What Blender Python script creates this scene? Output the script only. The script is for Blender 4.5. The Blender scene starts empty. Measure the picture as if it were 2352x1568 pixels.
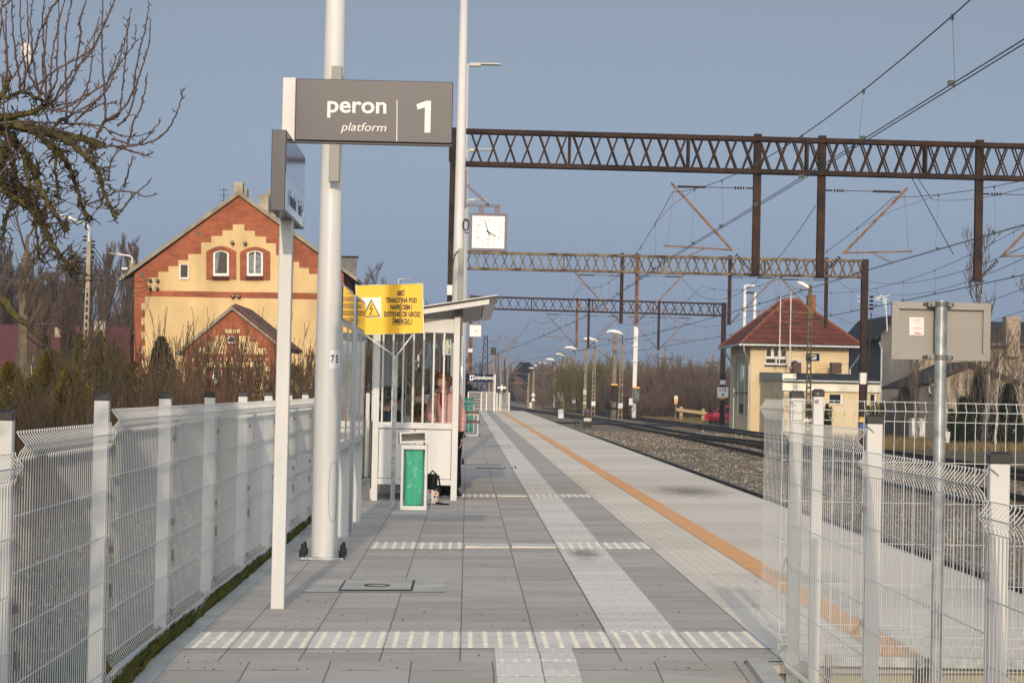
import bpy, bmesh, math, random
from mathutils import Vector, Matrix
R = math.radians
C = bpy.context.scene.collection
S = bpy.context.scene
# ---------------------------------------------------------------- camera
F, CX, CY = 5200.0, 1176.0, 784.0
roll = R(1.2)
yc = Vector((-103, -112, -F)).normalized()
zc = Vector((math.sin(roll), math.cos(roll), 0)); zc.z = (yc.x*zc.x+yc.y*zc.y)/(-yc.z); zc.normalize()
xc = yc.cross(zc).normalized()
EYE = Vector((0, 0, 1.34))
cam = bpy.data.objects.new("camera", bpy.data.cameras.new("camera")); C.objects.link(cam)
m3 = Matrix((xc, yc, zc))
cam.matrix_world = Matrix.Translation(EYE) @ m3.to_4x4()
cam.data.sensor_width = 36; cam.data.lens = 36*F/2352
cam.data.clip_start = .1; cam.data.clip_end = 6000
S.camera = cam
# ---------------------------------------------------------------- sun, sky, exposure
SUN_EL, SUN_AZ = R(17), R(2.0)       # sun low behind the viewer, a touch to the left
sd = Vector((math.sin(SUN_AZ)*math.cos(SUN_EL), math.cos(SUN_AZ)*math.cos(SUN_EL), -math.sin(SUN_EL)))
sun = bpy.data.objects.new("sun", bpy.data.lights.new("sun", 'SUN')); C.objects.link(sun)
sun.rotation_euler = (-sd).to_track_quat('Z', 'Y').to_euler(); sun.location = (0, -50, 40)
sun.data.energy = 2.5; sun.data.angle = R(0.6); sun.data.color = (1, .82, .62)
w = bpy.data.worlds.new("World"); S.world = w; w.use_nodes = True
nt = w.node_tree; N = nt.nodes; L = nt.links
for n in list(N): N.remove(n)
out = N.new('ShaderNodeOutputWorld'); bg = N.new('ShaderNodeBackground'); sky = N.new('ShaderNodeTexSky')
sky.sky_type = 'NISHITA'; sky.sun_disc = False; sky.sun_elevation = SUN_EL
sky.sun_rotation = math.pi + SUN_AZ; sky.air_density = 1.0; sky.dust_density = 1.0; sky.ozone_density = 1.5
# a bank of dull haze lies low over the horizon ahead (away from the sun): the sky is dimmer and bluer there
geo = N.new('ShaderNodeTexCoord'); sep = N.new('ShaderNodeSeparateXYZ'); ramp = N.new('ShaderNodeValToRGB')
L.new(geo.outputs['Generated'], sep.inputs[0]); L.new(sep.outputs['Z'], ramp.inputs[0])
cr = ramp.color_ramp
SKYC = [(0.0, (.165, .208, .290)), (.03, (.200, .252, .345)), (.07, (.246, .312, .415)), (.11, (.285, .358, .465)), (.17, (.320, .395, .505)), (.5, (.36, .47, .63))]
cr.elements[0].position = 0.0; cr.elements[1].position = .5
for i, (p, c) in enumerate(SKYC):
    e = cr.elements[0] if i == 0 else (cr.elements[-1] if i == len(SKYC)-1 else cr.elements.new(p))
    e.color = (*c, 1)
bw = N.new('ShaderNodeRGBToBW'); L.new(sky.outputs[0], bw.inputs[0])
dv = N.new('ShaderNodeMath'); dv.operation = 'DIVIDE'; L.new(bw.outputs[0], dv.inputs[0])
SKYN = N.new('ShaderNodeMapRange')      # how bright the clear sky is at each height ahead, to level it
SKYN.inputs[1].default_value = 0; SKYN.inputs[2].default_value = .06; SKYN.inputs[3].default_value = 1.75; SKYN.inputs[4].default_value = 2.5
L.new(sep.outputs['Z'], SKYN.inputs[0]); L.new(SKYN.outputs[0], dv.inputs[1])
mix = N.new('ShaderNodeVectorMath'); mix.operation = 'SCALE'; L.new(ramp.outputs[0], mix.inputs[0]); L.new(dv.outputs[0], mix.inputs['Scale'])
fr = N.new('ShaderNodeMapRange'); fr.interpolation_type = 'SMOOTHSTEP'; fr.inputs[1].default_value = -.1; fr.inputs[2].default_value = .75
L.new(sep.outputs['Y'], fr.inputs[0])
mx = N.new('ShaderNodeMix'); mx.data_type = 'RGBA'; L.new(fr.outputs[0], mx.inputs[0]); L.new(sky.outputs[0], mx.inputs[6])
s8 = N.new('ShaderNodeVectorMath'); s8.operation = 'SCALE'; s8.inputs['Scale'].default_value = 3.35; L.new(mix.outputs[0], s8.inputs[0])
L.new(s8.outputs[0], mx.inputs[7]); # unseen sky overhead brightened and warmed to add fill light on level ground
zf = N.new('ShaderNodeMapRange'); zf.interpolation_type = 'SMOOTHSTEP'; zf.inputs[1].default_value = .22; zf.inputs[2].default_value = .75; zf.inputs[3].default_value = 1; zf.inputs[4].default_value = 3.9
L.new(sep.outputs['Z'], zf.inputs[0]); sv_ = N.new('ShaderNodeVectorMath'); sv_.operation = 'SCALE'; L.new(mx.outputs[2], sv_.inputs[0]); L.new(zf.outputs[0], sv_.inputs['Scale'])
wm = N.new('ShaderNodeVectorMath'); wm.operation = 'MULTIPLY'; L.new(sv_.outputs[0], wm.inputs[0]); wc = N.new('ShaderNodeMapRange'); wc.data_type = 'FLOAT_VECTOR'
wz = N.new('ShaderNodeMix'); wz.data_type = 'RGBA'; wf = N.new('ShaderNodeMapRange'); wf.inputs[1].default_value = .2; wf.inputs[2].default_value = .6; L.new(sep.outputs['Z'], wf.inputs[0])
L.new(wf.outputs[0], wz.inputs[0]); wz.inputs[6].default_value = (1, 1, 1, 1); wz.inputs[7].default_value = (1.22, 1.0, .78, 1); L.new(wz.outputs[2], wm.inputs[1]); N.remove(wc)
L.new(wm.outputs[0], bg.inputs[0])
bg.inputs[1].default_value = 0.15
L.new(bg.outputs[0], out.inputs[0])
S.view_settings.view_transform = 'Standard'; S.view_settings.look = 'None'
S.view_settings.gamma = 1; S.view_settings.use_curve_mapping = False
S.view_settings.exposure = -0.2
# ---------------------------------------------------------------- placing helpers
SL = 0.019                            # cross fall of the platform
def ray(px, py):
    v = Vector((px-CX, CY-py, -F)); return m3 @ v
def W(px, py, Y):
    d = ray(px, py); return EYE + d*(Y/d.y)
def GZ(px, py, z=-.95):
    d = ray(px, py); return EYE + d*((z-EYE.z)/d.z)
def GP(px, py):
    d = ray(px, py); t = -EYE.z/(d.z-SL*d.x); return EYE + d*t
def pz(x, y=20):
    return SL*x - (0.05*(11.25-y) if y < 11.25 else 0)
# ---------------------------------------------------------------- materials
def M(name, col, rough=.65, metal=0, var=.0, vs=4, col2=None, bump=0, bs=40, stretch=None, spec=.5, coat=0, detail=4):
    if rough >= .75 and spec == .5: spec = .15
    m = bpy.data.materials.new(name); m.use_nodes = True; n = m.node_tree.nodes; l = m.node_tree.links
    b = n['Principled BSDF']; b.inputs['Roughness'].default_value = rough; b.inputs['Metallic'].default_value = metal
    b.inputs['Specular IOR Level'].default_value = spec
    if coat: b.inputs['Coat Weight'].default_value = coat; b.inputs['Coat Roughness'].default_value = .08
    c = (*col, 1); b.inputs['Base Color'].default_value = c
    tc = n.new('ShaderNodeTexCoord'); mp = n.new('ShaderNodeMapping'); l.new(tc.outputs['Object'], mp.inputs[0])
    if stretch: mp.inputs['Scale'].default_value = stretch
    m['map'] = mp.name
    if var or col2:
        nz = n.new('ShaderNodeTexNoise'); nz.inputs['Scale'].default_value = vs; nz.inputs['Detail'].default_value = detail
        nz.inputs['Roughness'].default_value = .6
        l.new(mp.outputs[0], nz.inputs[0]); rp = n.new('ShaderNodeValToRGB'); l.new(nz.outputs[0], rp.inputs[0])
        c2 = (*(col2 or [x*(1-var) for x in col]), 1); c1 = c if col2 else tuple([min(1, x*(1+var*.5)) for x in col]+[1])
        rp.color_ramp.elements[0].position = .36; rp.color_ramp.elements[0].color = c2
        rp.color_ramp.elements[1].position = .64; rp.color_ramp.elements[1].color = c1
        l.new(rp.outputs[0], b.inputs['Base Color'])
    if bump:
        nb = n.new('ShaderNodeTexNoise'); nb.inputs['Scale'].default_value = bs; nb.inputs['Detail'].default_value = 5
        l.new(mp.outputs[0], nb.inputs[0]); bn = n.new('ShaderNodeBump'); bn.inputs['Strength'].default_value = bump
        bn.inputs['Distance'].default_value = .01; l.new(nb.outputs[0], bn.inputs['Height']); l.new(bn.outputs[0], b.inputs['Normal'])
    return m
def brick_mat(name, c1, c2, mortar, scale=1.0, bw=.25, bh=.075, ms=.008):
    m = M(name, c1, .85); n = m.node_tree.nodes; l = m.node_tree.links; b = n['Principled BSDF']
    tc = n.new('ShaderNodeTexCoord'); sp = n.new('ShaderNodeSeparateXYZ'); cb = n.new('ShaderNodeCombineXYZ'); ad = n.new('ShaderNodeMath')
    l.new(tc.outputs['Object'], sp.inputs[0]); l.new(sp.outputs['X'], ad.inputs[0]); l.new(sp.outputs['Y'], ad.inputs[1])
    l.new(ad.outputs[0], cb.inputs[0]); l.new(sp.outputs['Z'], cb.inputs[1])
    t = n.new('ShaderNodeTexBrick'); l.new(cb.outputs[0], t.inputs[0]); t.inputs['Scale'].default_value = scale
    t.inputs['Brick Width'].default_value = bw; t.inputs['Row Height'].default_value = bh; t.inputs['Mortar Size'].default_value = ms
    t.inputs['Color1'].default_value = (*c1, 1); t.inputs['Color2'].default_value = (*c2, 1); t.inputs['Mortar'].default_value = (*mortar, 1)
    nz = n.new('ShaderNodeTexNoise'); nz.inputs['Scale'].default_value = .9; nz.inputs['Detail'].default_value = 6; l.new(cb.outputs[0], nz.inputs[0])
    mr = n.new('ShaderNodeMapRange'); mr.inputs[1].default_value = .3; mr.inputs[2].default_value = .7; mr.inputs[3].default_value = .72; mr.inputs[4].default_value = 1.15
    l.new(nz.outputs[0], mr.inputs[0]); mx = n.new('ShaderNodeVectorMath'); mx.operation = 'SCALE'
    l.new(t.outputs[0], mx.inputs[0]); l.new(mr.outputs[0], mx.inputs['Scale']); l.new(mx.outputs[0], b.inputs['Base Color'])
    return m
# ---------------------------------------------------------------- mesh builder
class MB:
    def __init__(s): s.v = []; s.f = []; s.m = []
    def add(s, vs, fs, mi=0):
        o = len(s.v); s.v += [tuple(v) for v in vs]; s.f += [tuple(i+o for i in f) for f in fs]; s.m += [mi]*len(fs); return s
    def box(s, a, b, mi=0, mat=None):
        x0, y0, z0 = a; x1, y1, z1 = b
        vs = [Vector(p) for p in ((x0,y0,z0),(x1,y0,z0),(x1,y1,z0),(x0,y1,z0),(x0,y0,z1),(x1,y0,z1),(x1,y1,z1),(x0,y1,z1))]
        if mat: vs = [mat @ v for v in vs]
        return s.add(vs, [(0,3,2,1),(4,5,6,7),(0,1,5,4),(1,2,6,5),(2,3,7,6),(3,0,4,7)], mi)
    def bbox(s, a, b, bv=.01, mi=0, mat=None):     # box with bevelled edges
        bm = bmesh.new(); bmesh.ops.create_cube(bm, size=1)
        a = Vector(a); b = Vector(b)
        for v in bm.verts: v.co = Vector([(a[i]+b[i])/2+v.co[i]*(b[i]-a[i]) for i in range(3)])
        bmesh.ops.bevel(bm, geom=list(bm.edges), offset=bv, segments=2, affect='EDGES', profile=.5)
        bm.verts.ensure_lookup_table()
        s.add([mat @ v.co if mat else v.co for v in bm.verts], [[v.index for v in f.verts] for f in bm.faces], mi); bm.free(); return s
    def tube(s, pts, r, n=6, mi=0, cap=True):
        pts = [Vector(p) for p in pts]; k = len(pts)
        if k < 2: return s
        rs = r if isinstance(r, (list, tuple)) else [r]*k
        o = len(s.v); up = None
        for i, p in enumerate(pts):
            t = (pts[min(i+1, k-1)]-pts[max(i-1, 0)])
            if t.length < 1e-9: t = Vector((0, 0, 1))
            t.normalize()
            if up is None: up = Vector((0, 0, 1)) if abs(t.z) < .9 else Vector((0, 1, 0))
            a = t.cross(up)
            if a.length < 1e-5: a = t.cross(Vector((1, 0, .3)))
            a.normalize(); b = t.cross(a); up = b if False else up
            for j in range(n):
                an = 2*math.pi*(j+.5)/n
                s.v.append(tuple(p+(a*math.cos(an)+b*math.sin(an))*rs[i]))
        for i in range(k-1):
            for j in range(n):
                s.f.append((o+i*n+j, o+i*n+(j+1) % n, o+(i+1)*n+(j+1) % n, o+(i+1)*n+j)); s.m.append(mi)
        if cap and n > 2:
            s.f.append(tuple(o+j for j in range(n))); s.m.append(mi)
            s.f.append(tuple(o+(k-1)*n+j for j in reversed(range(n)))); s.m.append(mi)
        return s
    def bar(s, p, q, wx, wy, mi=0):                # rectangular bar between two points
        p = Vector(p); q = Vector(q); t = (q-p).normalized(); up = Vector((0, 1, 0)) if abs(t.y) < .9 else Vector((0, 0, 1))
        a = t.cross(up).normalized()*wx/2; b = t.cross(a).normalized()*wy/2
        vs = [p-a-b, p+a-b, p+a+b, p-a+b, q-a-b, q+a-b, q+a+b, q-a+b]
        return s.add(vs, [(0,3,2,1),(4,5,6,7),(0,1,5,4),(1,2,6,5),(2,3,7,6),(3,0,4,7)], mi)
    def prism(s, pts, d, mi=0):                    # polygon (3-D points) pushed by vector d
        k = len(pts); pts = [Vector(p) for p in pts]; d = Vector(d)
        return s.add(pts+[p+d for p in pts], [tuple(range(k)), tuple(range(2*k-1, k-1, -1))]+[(i, k+i, k+(i+1) % k, (i+1) % k) for i in range(k)], mi)
    def ring(s, po, pi, d, mi=0):
        k = len(po); d = Vector(d); po = [Vector(p) for p in po]; pi = [Vector(p) for p in pi]
        fs = []
        for i in range(k):
            j = (i+1) % k
            fs += [(i, j, k+j, k+i), (2*k+i, 3*k+i, 3*k+j, 2*k+j), (i, 2*k+i, 2*k+j, j), (k+i, k+j, 3*k+j, 3*k+i)]
        return s.add(po+pi+[p+d for p in po]+[p+d for p in pi], fs, mi)
    def lathe(s, prof, n=16, mi=0, at=(0, 0, 0)):
        o = len(s.v); k = len(prof)
        for r, z in prof:
            for j in range(n):
                a = 2*math.pi*j/n; s.v.append((at[0]+r*math.cos(a), at[1]+r*math.sin(a), at[2]+z))
        for i in range(k-1):
            for j in range(n): s.f.append((o+i*n+j, o+i*n+(j+1) % n, o+(i+1)*n+(j+1) % n, o+(i+1)*n+j)); s.m.append(mi)
        s.f.append(tuple(o+j for j in reversed(range(n)))); s.m.append(mi)
        s.f.append(tuple(o+(k-1)*n+j for j in range(n))); s.m.append(mi)
        return s
    def quad(s, a, b, c, d, mi=0): return s.add([a, b, c, d], [(0, 1, 2, 3)], mi)
    def build(s, name, mats, parent=None, smooth=False, loc=None):
        me = bpy.data.meshes.new(name); me.from_pydata(s.v, [], s.f)
        for m in (mats if isinstance(mats, (list, tuple)) else [mats]): me.materials.append(m)
        if any(s.m): me.polygons.foreach_set('material_index', s.m)
        if smooth: me.polygons.foreach_set('use_smooth', [True]*len(me.polygons))
        me.update()
        o = bpy.data.objects.new(name, me); C.objects.link(o)
        if parent is not None: o.parent = parent
        if loc is not None: o.location = loc
        return o
def tag(o, label=None, cat=None, group=None, kind=None):
    if label: o['label'] = label
    if cat: o['category'] = cat
    if group: o['group'] = group
    if kind: o['kind'] = kind
    return o
def thing(name, label, cat, loc=(0, 0, 0), rz=0, group=None):
    o = bpy.data.objects.new(name, None); C.objects.link(o); o.location = loc; o.rotation_euler = (0, 0, rz); o.empty_display_size = .2
    return tag(o, label, cat, group)
def struct(name, mb, mat, smooth=False):
    return tag(mb.build(name, mat, smooth=smooth), kind='structure')
def copy_tree(o, parent=None):
    c = o.copy(); C.objects.link(c); c.parent = parent
    for ch in list(o.children): copy_tree(ch, c)
    return c
DG = None
def text(body, size, mat, parent, mtx, name='lettering', xs=1, bold=0, shear=0, align='CENTER', ext=.001, ay='CENTER'):
    cu = bpy.data.curves.new(name, 'FONT'); cu.body = body; cu.size = size; cu.align_x = align; cu.align_y = ay
    cu.offset = bold*size; cu.shear = shear; cu.extrude = ext; cu.resolution_u = 4
    t = bpy.data.objects.new('t', cu); C.objects.link(t)
    bpy.context.view_layer.update()
    me = bpy.data.meshes.new_from_object(t.evaluated_get(bpy.context.evaluated_depsgraph_get()))
    C.objects.unlink(t); bpy.data.objects.remove(t)
    me.transform(mtx @ Matrix.Diagonal((xs, 1, 1, 1))); me.materials.clear(); me.materials.append(mat); me.name = name
    o = bpy.data.objects.new(name, me); C.objects.link(o); o.parent = parent
    return o
def face_y(x, y, z, rx=0): return Matrix.Translation((x, y, z)) @ Matrix.Rotation(rx, 4, 'Y') @ Matrix.Rotation(R(90), 4, 'X')
def face_x(x, y, z): return Matrix.Translation((x, y, z)) @ Matrix.Rotation(R(90), 4, 'Z') @ Matrix.Rotation(R(90), 4, 'X')
# ---------------------------------------------------------------- shared materials
WHITE = M('cream_white_paint', (.64, .63, .605), .42, var=.09, vs=1.6, stretch=(3, 3, .5), detail=8)
WHITE2 = M('light_grey_paint', (.52, .53, .53), .4, var=.06, vs=1.5)
GALV = M('galvanised_steel', (.42, .45, .46), .42, .55, var=.35, vs=14)
BLACK = M('black_plastic', (.02, .02, .022), .4)
NAVY = M('dark_violet_grey_enamel', (.034, .034, .056), .42, var=.1, vs=3, coat=.3)
RUST = M('rusty_steel', (.060, .036, .028), .85, var=0, vs=1.8, col2=(.026, .019, .017), bump=.3, detail=7)
RUST2 = M('orange_rust_steel', (.26, .12, .06), .8, vs=3, col2=(.10, .045, .028), bump=.3, detail=7)
RUSTPALE = M('flaking_painted_steel', (.24, .20, .13), .8, vs=2.5, col2=(.06, .03, .02), detail=7)
TUBE = M('weathered_tube', (.33, .21, .13), .8, vs=5, col2=(.17, .095, .055), detail=6)
CONC = M('weathered_concrete', (.30, .25, .18), .9, vs=2, col2=(.19, .155, .11), bump=.3)
DARKIRON = M('dark_iron', (.03, .025, .022), .7)
WIRE = M('copper_wire_patina', (.045, .06, .05), .6)
GLASSDK = M('dark_window_glass', (.02, .025, .03), .08, spec=.25)
YEL = M('warning_yellow', (.93, .52, .008), .45, coat=.15)
INK = M('black_print', (.015, .012, .01), .5)
WPRINT = M('white_print', (.8, .78, .74), .45)
# ================================================================ ground, platform, tracks (setting)
rnd = random.Random(3)
GROUND = M('dry_ground', (.17, .125, .075), .95, vs=.35, col2=(.10, .085, .045), bump=.5, bs=6, detail=8)
mb = MB()
xs = [-900, -200, -60, -20, -8, -2.3, -1.95, 3.2, 6, 20, 60, 200, 900]
ys = [-60, -10, 5, 11, 30, 60, 100, 145, 152, 170, 250, 400, 800, 1300]
def gz(x, y):
    l = -.35 if x < -1.9 and x > -10 else (-.95 if x >= 0 else (-.6 if x > -30 else -1.0))
    if y > 148: return -.97
    return l if x < 0 else -.97
for y in ys:
    for x in xs: mb.v.append((x, y, gz(x, y)))
nx = len(xs)
for j in range(len(ys)-1):
    for i in range(nx-1): mb.f.append((j*nx+i, j*nx+i+1, (j+1)*nx+i+1, (j+1)*nx+i)); mb.m.append(0)
struct('ground', mb, GROUND)
XE = 3.7; YP = 11.25; YEND = 148.0; XK = -1.44
def sheet(x0, x1, y0, y1, dz=0, mi=0, mbx=None, step=None):
    m = mbx or MB()
    m.quad((x0, y0, pz(x0, y0)+dz), (x1, y0, pz(x1, y0)+dz), (x1, y1, pz(x1, y1)+dz), (x0, y1, pz(x0, y1)+dz), mi); return m
# --- paving material: slab grid with joints, per-slab tone and smeared stains
def slab_mat(name, c1, c2, sx, sy, joint=.0065, streak=(2.2, 6, 1), jcol=(.17, .145, .115), offs=(0, 0)):
    m = M(name, c1, .9, spec=.12); n = m.node_tree.nodes; l = m.node_tree.links; b = n['Principled BSDF']
    tc = n.new('ShaderNodeTexCoord'); mp = n.new('ShaderNodeMapping'); mp.inputs['Location'].default_value = (offs[0]/sx, offs[1]/sy, 0)
    mp.inputs['Scale'].default_value = (1/sx, 1/sy, 1); l.new(tc.outputs['Object'], mp.inputs[0])
    sp = n.new('ShaderNodeSeparateXYZ'); l.new(mp.outputs[0], sp.inputs[0])
    def frac_edge(o, sz, jw):
        wv = n.new('ShaderNodeTexNoise'); wv.inputs['Scale'].default_value = 2.5; l.new(tc.outputs['Object'], wv.inputs[0])
        a = n.new('ShaderNodeMath'); a.operation = 'MULTIPLY_ADD'; a.inputs[1].default_value = .03; l.new(wv.outputs[0], a.inputs[0]); l.new(o, a.inputs[2])
        f = n.new('ShaderNodeMath'); f.operation = 'FRACT'; l.new(a.outputs[0], f.inputs[0])
        g = n.new('ShaderNodeMath'); g.operation = 'PINGPONG'; g.inputs[1].default_value = .5; l.new(f.outputs[0], g.inputs[0])
        h = n.new('ShaderNodeMath'); h.operation = 'LESS_THAN'; h.inputs[1].default_value = jw/sz; l.new(g.outputs[0], h.inputs[0]); return h
    hx = frac_edge(sp.outputs['X'], sx, joint*.55); hy = frac_edge(sp.outputs['Y'], sy, joint*1.0)
    fl = n.new('ShaderNodeVectorMath'); fl.operation = 'FLOOR'; l.new(mp.outputs[0], fl.inputs[0])
    wn = n.new('ShaderNodeTexWhiteNoise'); wn.noise_dimensions = '3D'; l.new(fl.outputs[0], wn.inputs[0])
    mp2 = n.new('ShaderNodeMapping'); mp2.inputs['Scale'].default_value = streak; l.new(tc.outputs['Object'], mp2.inputs[0])
    nz = n.new('ShaderNodeTexNoise'); nz.inputs['Scale'].default_value = 1.0; nz.inputs['Detail'].default_value = 7; nz.inputs['Roughness'].default_value = .65
    l.new(mp2.outputs[0], nz.inputs[0])
    ad = n.new('ShaderNodeMath'); ad.operation = 'MULTIPLY_ADD'; ad.inputs[1].default_value = .55; l.new(wn.outputs[0], ad.inputs[0]); l.new(nz.outputs[0], ad.inputs[2])
    rp = n.new('ShaderNodeValToRGB'); l.new(ad.outputs[0], rp.inputs[0])
    rp.color_ramp.elements[0].position = .38; rp.color_ramp.elements[0].color = (*c2, 1)
    rp.color_ramp.elements[1].position = 1.0; rp.color_ramp.elements[1].color = (*c1, 1)
    # joints: broken up by noise so that they come and go
    nj = n.new('ShaderNodeTexNoise'); nj.inputs['Scale'].default_value = 5; nj.inputs['Detail'].default_value = 3; l.new(tc.outputs['Object'], nj.inputs[0])
    gj = n.new('ShaderNodeMapRange'); gj.inputs[1].default_value = .42; gj.inputs[2].default_value = .56; l.new(nj.outputs[0], gj.inputs[0])
    jy = n.new('ShaderNodeMath'); jy.operation = 'MULTIPLY'; l.new(hy.outputs[0], jy.inputs[0]); l.new(gj.outputs[0], jy.inputs[1])
    jj = n.new('ShaderNodeMath'); jj.operation = 'MAXIMUM'; l.new(hx.outputs[0], jj.inputs[0]); l.new(jy.outputs[0], jj.inputs[1])
    mx = n.new('ShaderNodeMix'); mx.data_type = 'RGBA'; l.new(jj.outputs[0], mx.inputs[0]); l.new(rp.outputs[0], mx.inputs[6]); mx.inputs[7].default_value = (*jcol, 1)
    # two oily blotches on the paving
    last = mx.outputs[2]
    for (sx_, sy_, rx_, ry_) in ((.98, 18.6, .16, .75), (3.0, 30.2, .55, 1.9), (2.3, 16.2, .35, .6)):
        d = n.new('ShaderNodeMapping'); d.vector_type = 'TEXTURE'; d.inputs['Location'].default_value = (sx_, sy_, 0); d.inputs['Scale'].default_value = (rx_, ry_, 1)
        l.new(tc.outputs['Object'], d.inputs[0]); ln = n.new('ShaderNodeVectorMath'); ln.operation = 'LENGTH'; 
        mu = n.new('ShaderNodeVectorMath'); mu.operation = 'MULTIPLY'; mu.inputs[1].default_value = (1, 1, 0); l.new(d.outputs[0], mu.inputs[0]); l.new(mu.outputs[0], ln.inputs[0])
        nn = n.new('ShaderNodeTexNoise'); nn.inputs['Scale'].default_value = 7; nn.inputs['Detail'].default_value = 6; l.new(tc.outputs['Object'], nn.inputs[0])
        aa = n.new('ShaderNodeMath'); aa.operation = 'MULTIPLY_ADD'; aa.inputs[1].default_value = 1.6; l.new(nn.outputs[0], aa.inputs[0]); l.new(ln.outputs['Value'], aa.inputs[2])
        mr = n.new('ShaderNodeMapRange'); mr.inputs[1].default_value = 1.0; mr.inputs[2].default_value = 1.9; mr.inputs[3].default_value = .62 if sx_ != 2.3 else .25; mr.inputs[4].default_value = 0
        l.new(aa.outputs[0], mr.inputs[0]); m2 = n.new('ShaderNodeMix'); m2.data_type = 'RGBA'; l.new(mr.outputs[0], m2.inputs[0]); l.new(last, m2.inputs[6])
        m2.inputs[7].default_value = (.07, .055, .04, 1); last = m2.outputs[2]
    l.new(last, b.inputs['Base Color'])
    bn = n.new('ShaderNodeBump'); bn.inputs['Strength'].default_value = .25; bn.inputs['Distance'].default_value = .004; l.new(nz.outputs[0], bn.inputs['Height']); l.new(bn.outputs[0], b.inputs['Normal'])
    return m
PAVE = slab_mat('grey_paving_slabs', (.49, .435, .38), (.385, .335, .29), .4, .4)
PAVE2 = slab_mat('grey_ramp_slabs', (.49, .435, .38), (.385, .335, .29), .4, .55, offs=(.24, 0))
PLATE = slab_mat('pale_concrete_edge_plates', (.73, .63, .51), (.61, .53, .43), 2.2, 1.3, streak=(.8, 7, 1), joint=.008, jcol=(.3, .28, .25), offs=(.7, .3))
TACT = slab_mat('pale_tactile_concrete', (.73, .66, .58), (.61, .55, .48), .4, .4, joint=.006, jcol=(.26, .24, .22))
NUB = M('cream_studs', (.66, .61, .52), .7, var=.15, vs=9)
ORANGE = M('orange_safety_line', (.84, .43, .18), .8, vs=2.5, col2=(.72, .38, .18), stretch=(1, 3, 1))
KERB = M('concrete_kerb', (.52, .49, .43), .85, vs=3, col2=(.39, .37, .33), bump=.4)
mb = MB(); sheet(XK, 1.6, YP, YEND, 0, 0, mb); struct('platform_paving', mb, PAVE)
mb = MB(); sheet(1.6, XE, YP, YEND, 0, 0, mb)
# body of the platform under the plates: end wall and sides, real thickness
struct('platform_edge_plates', mb, PLATE)
ENDW = M('cast_concrete_wall', (.47, .42, .30), .9, vs=3, col2=(.36, .32, .23), bump=.4)
mb = MB(); y0 = YP
mb.prism([(1.5, y0-.1, -1), (XE-.1, y0-.1, -1), (XE-.1, y0-.1, pz(XE)-.05), (1.5, y0-.1, pz(1.5)-.05)], (0, YEND-y0+.1, 0))
struct('platform_wall', mb, ENDW)
mb = MB(); mb.prism([(1.42, y0-.14, pz(1.42)-.045), (XE, y0-.14, pz(XE)-.045), (XE, y0-.14, pz(XE)-.004), (1.42, y0-.14, pz(1.42)-.004)], (0, .14, 0))
mb.prism([(XE-.02, y0, pz(XE)-.14), (XE+.001, y0, pz(XE)-.14), (XE+.001, y0, pz(XE)+.001), (XE-.02, y0, pz(XE)+.0005)], (0, YEND-y0, 0))
struct('platform_coping', mb, KERB)
mb = MB(); sheet(XK, 1.40, -3, YP, 0, 0, mb); struct('ramp_paving', mb, PAVE2)
# kerbs
mb = MB()
for (a, b_) in ((-3, YP), (YP, 34.6)):
    for q in ((XK-.1, XK), ):
        z0, z1 = pz(-1.5, a), pz(-1.5, b_)
        mb.add([(q[0], a, z0-.3), (q[1], a, z0-.3), (q[1], a, z0+.004), (q[0], a, z0+.004), (q[0], b_, z1-.3), (q[1], b_, z1-.3), (q[1], b_, z1+.004), (q[0], b_, z1+.004)],
               [(0,1,2,3),(4,7,6,5),(0,4,5,1),(1,5,6,2),(2,6,7,3),(3,7,4,0)])
struct('kerb', mb, KERB)
mb = MB(); a, b_ = -3, 11.15; z0, z1 = pz(1.4, a), pz(1.4, 11.2); q = (1.40, 1.50)
mb.add([(q[0], a, z0-.5), (q[1], a, z0-.5), (q[1], a, z0+.03), (q[0], a, z0+.03), (q[0], b_, z1-.5), (q[1], b_, z1-.5), (q[1], b_, z1+.03), (q[0], b_, z1+.03)],
       [(0,1,2,3),(4,7,6,5),(0,4,5,1),(1,5,6,2),(2,6,7,3),(3,7,4,0)])
struct('ramp_kerb', mb, KERB)
# tactile strips: base sheets 4 mm above, ribs and studs as real relief
B1, B2, B3 = (11.77, 12.57), (19.1, 19.92), (28.35, 29.2)
base = MB(); rib = MB(); nub = MB()
def ribs(x0, x1, y0, y1, k=6):
    w_ = (x1-x0)/k
    y = y0
    while y < y1-.01:
        ye = min(y+.4, y1)-.006
        for i in range(k):
            a = x0+w_*(i+.22); b_ = x0+w_*(i+.70); za, zb = pz(a, y)+.004, pz(a, ye)+.004; h = .006
            rib.add([(a, y, za), (b_, y, za), (b_-.01, y+.012, za+h), (a+.01, y+.012, za+h), (a, ye, zb), (b_, ye, zb), (b_-.01, ye-.012, zb+h), (a+.01, ye-.012, zb+h)],
                    [(0,1,2,3),(1,5,6,2),(2,6,7,3),(3,7,4,0),(5,4,7,6)])
        y += .4 if y1-y0 < 120 else .4
def studs(x0, x1, y0, y1, p=.08):
    nx_ = int(round((x1-x0)/p)); ny_ = int(round((y1-y0)/p)); px_ = (x1-x0)/nx_; py_ = (y1-y0)/ny_
    for i in range(nx_):
        for j in range(ny_):
            x = x0+(i+.5)*px_; y = y0+(j+.5)*py_; z = pz(x, y)+.004; r = .0185; r2 = .012; h = .0065
            vs = [(x+r*math.cos(t*math.pi/4), y+r*math.sin(t*math.pi/4), z) for t in range(8)]+[(x+r2*math.cos(t*math.pi/4), y+r2*math.sin(t*math.pi/4), z+h) for t in range(8)]
            nub.add(vs, [(t, (t+1) % 8, 8+(t+1) % 8, 8+t) for t in range(8)]+[tuple(range(8, 16))])
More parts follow.
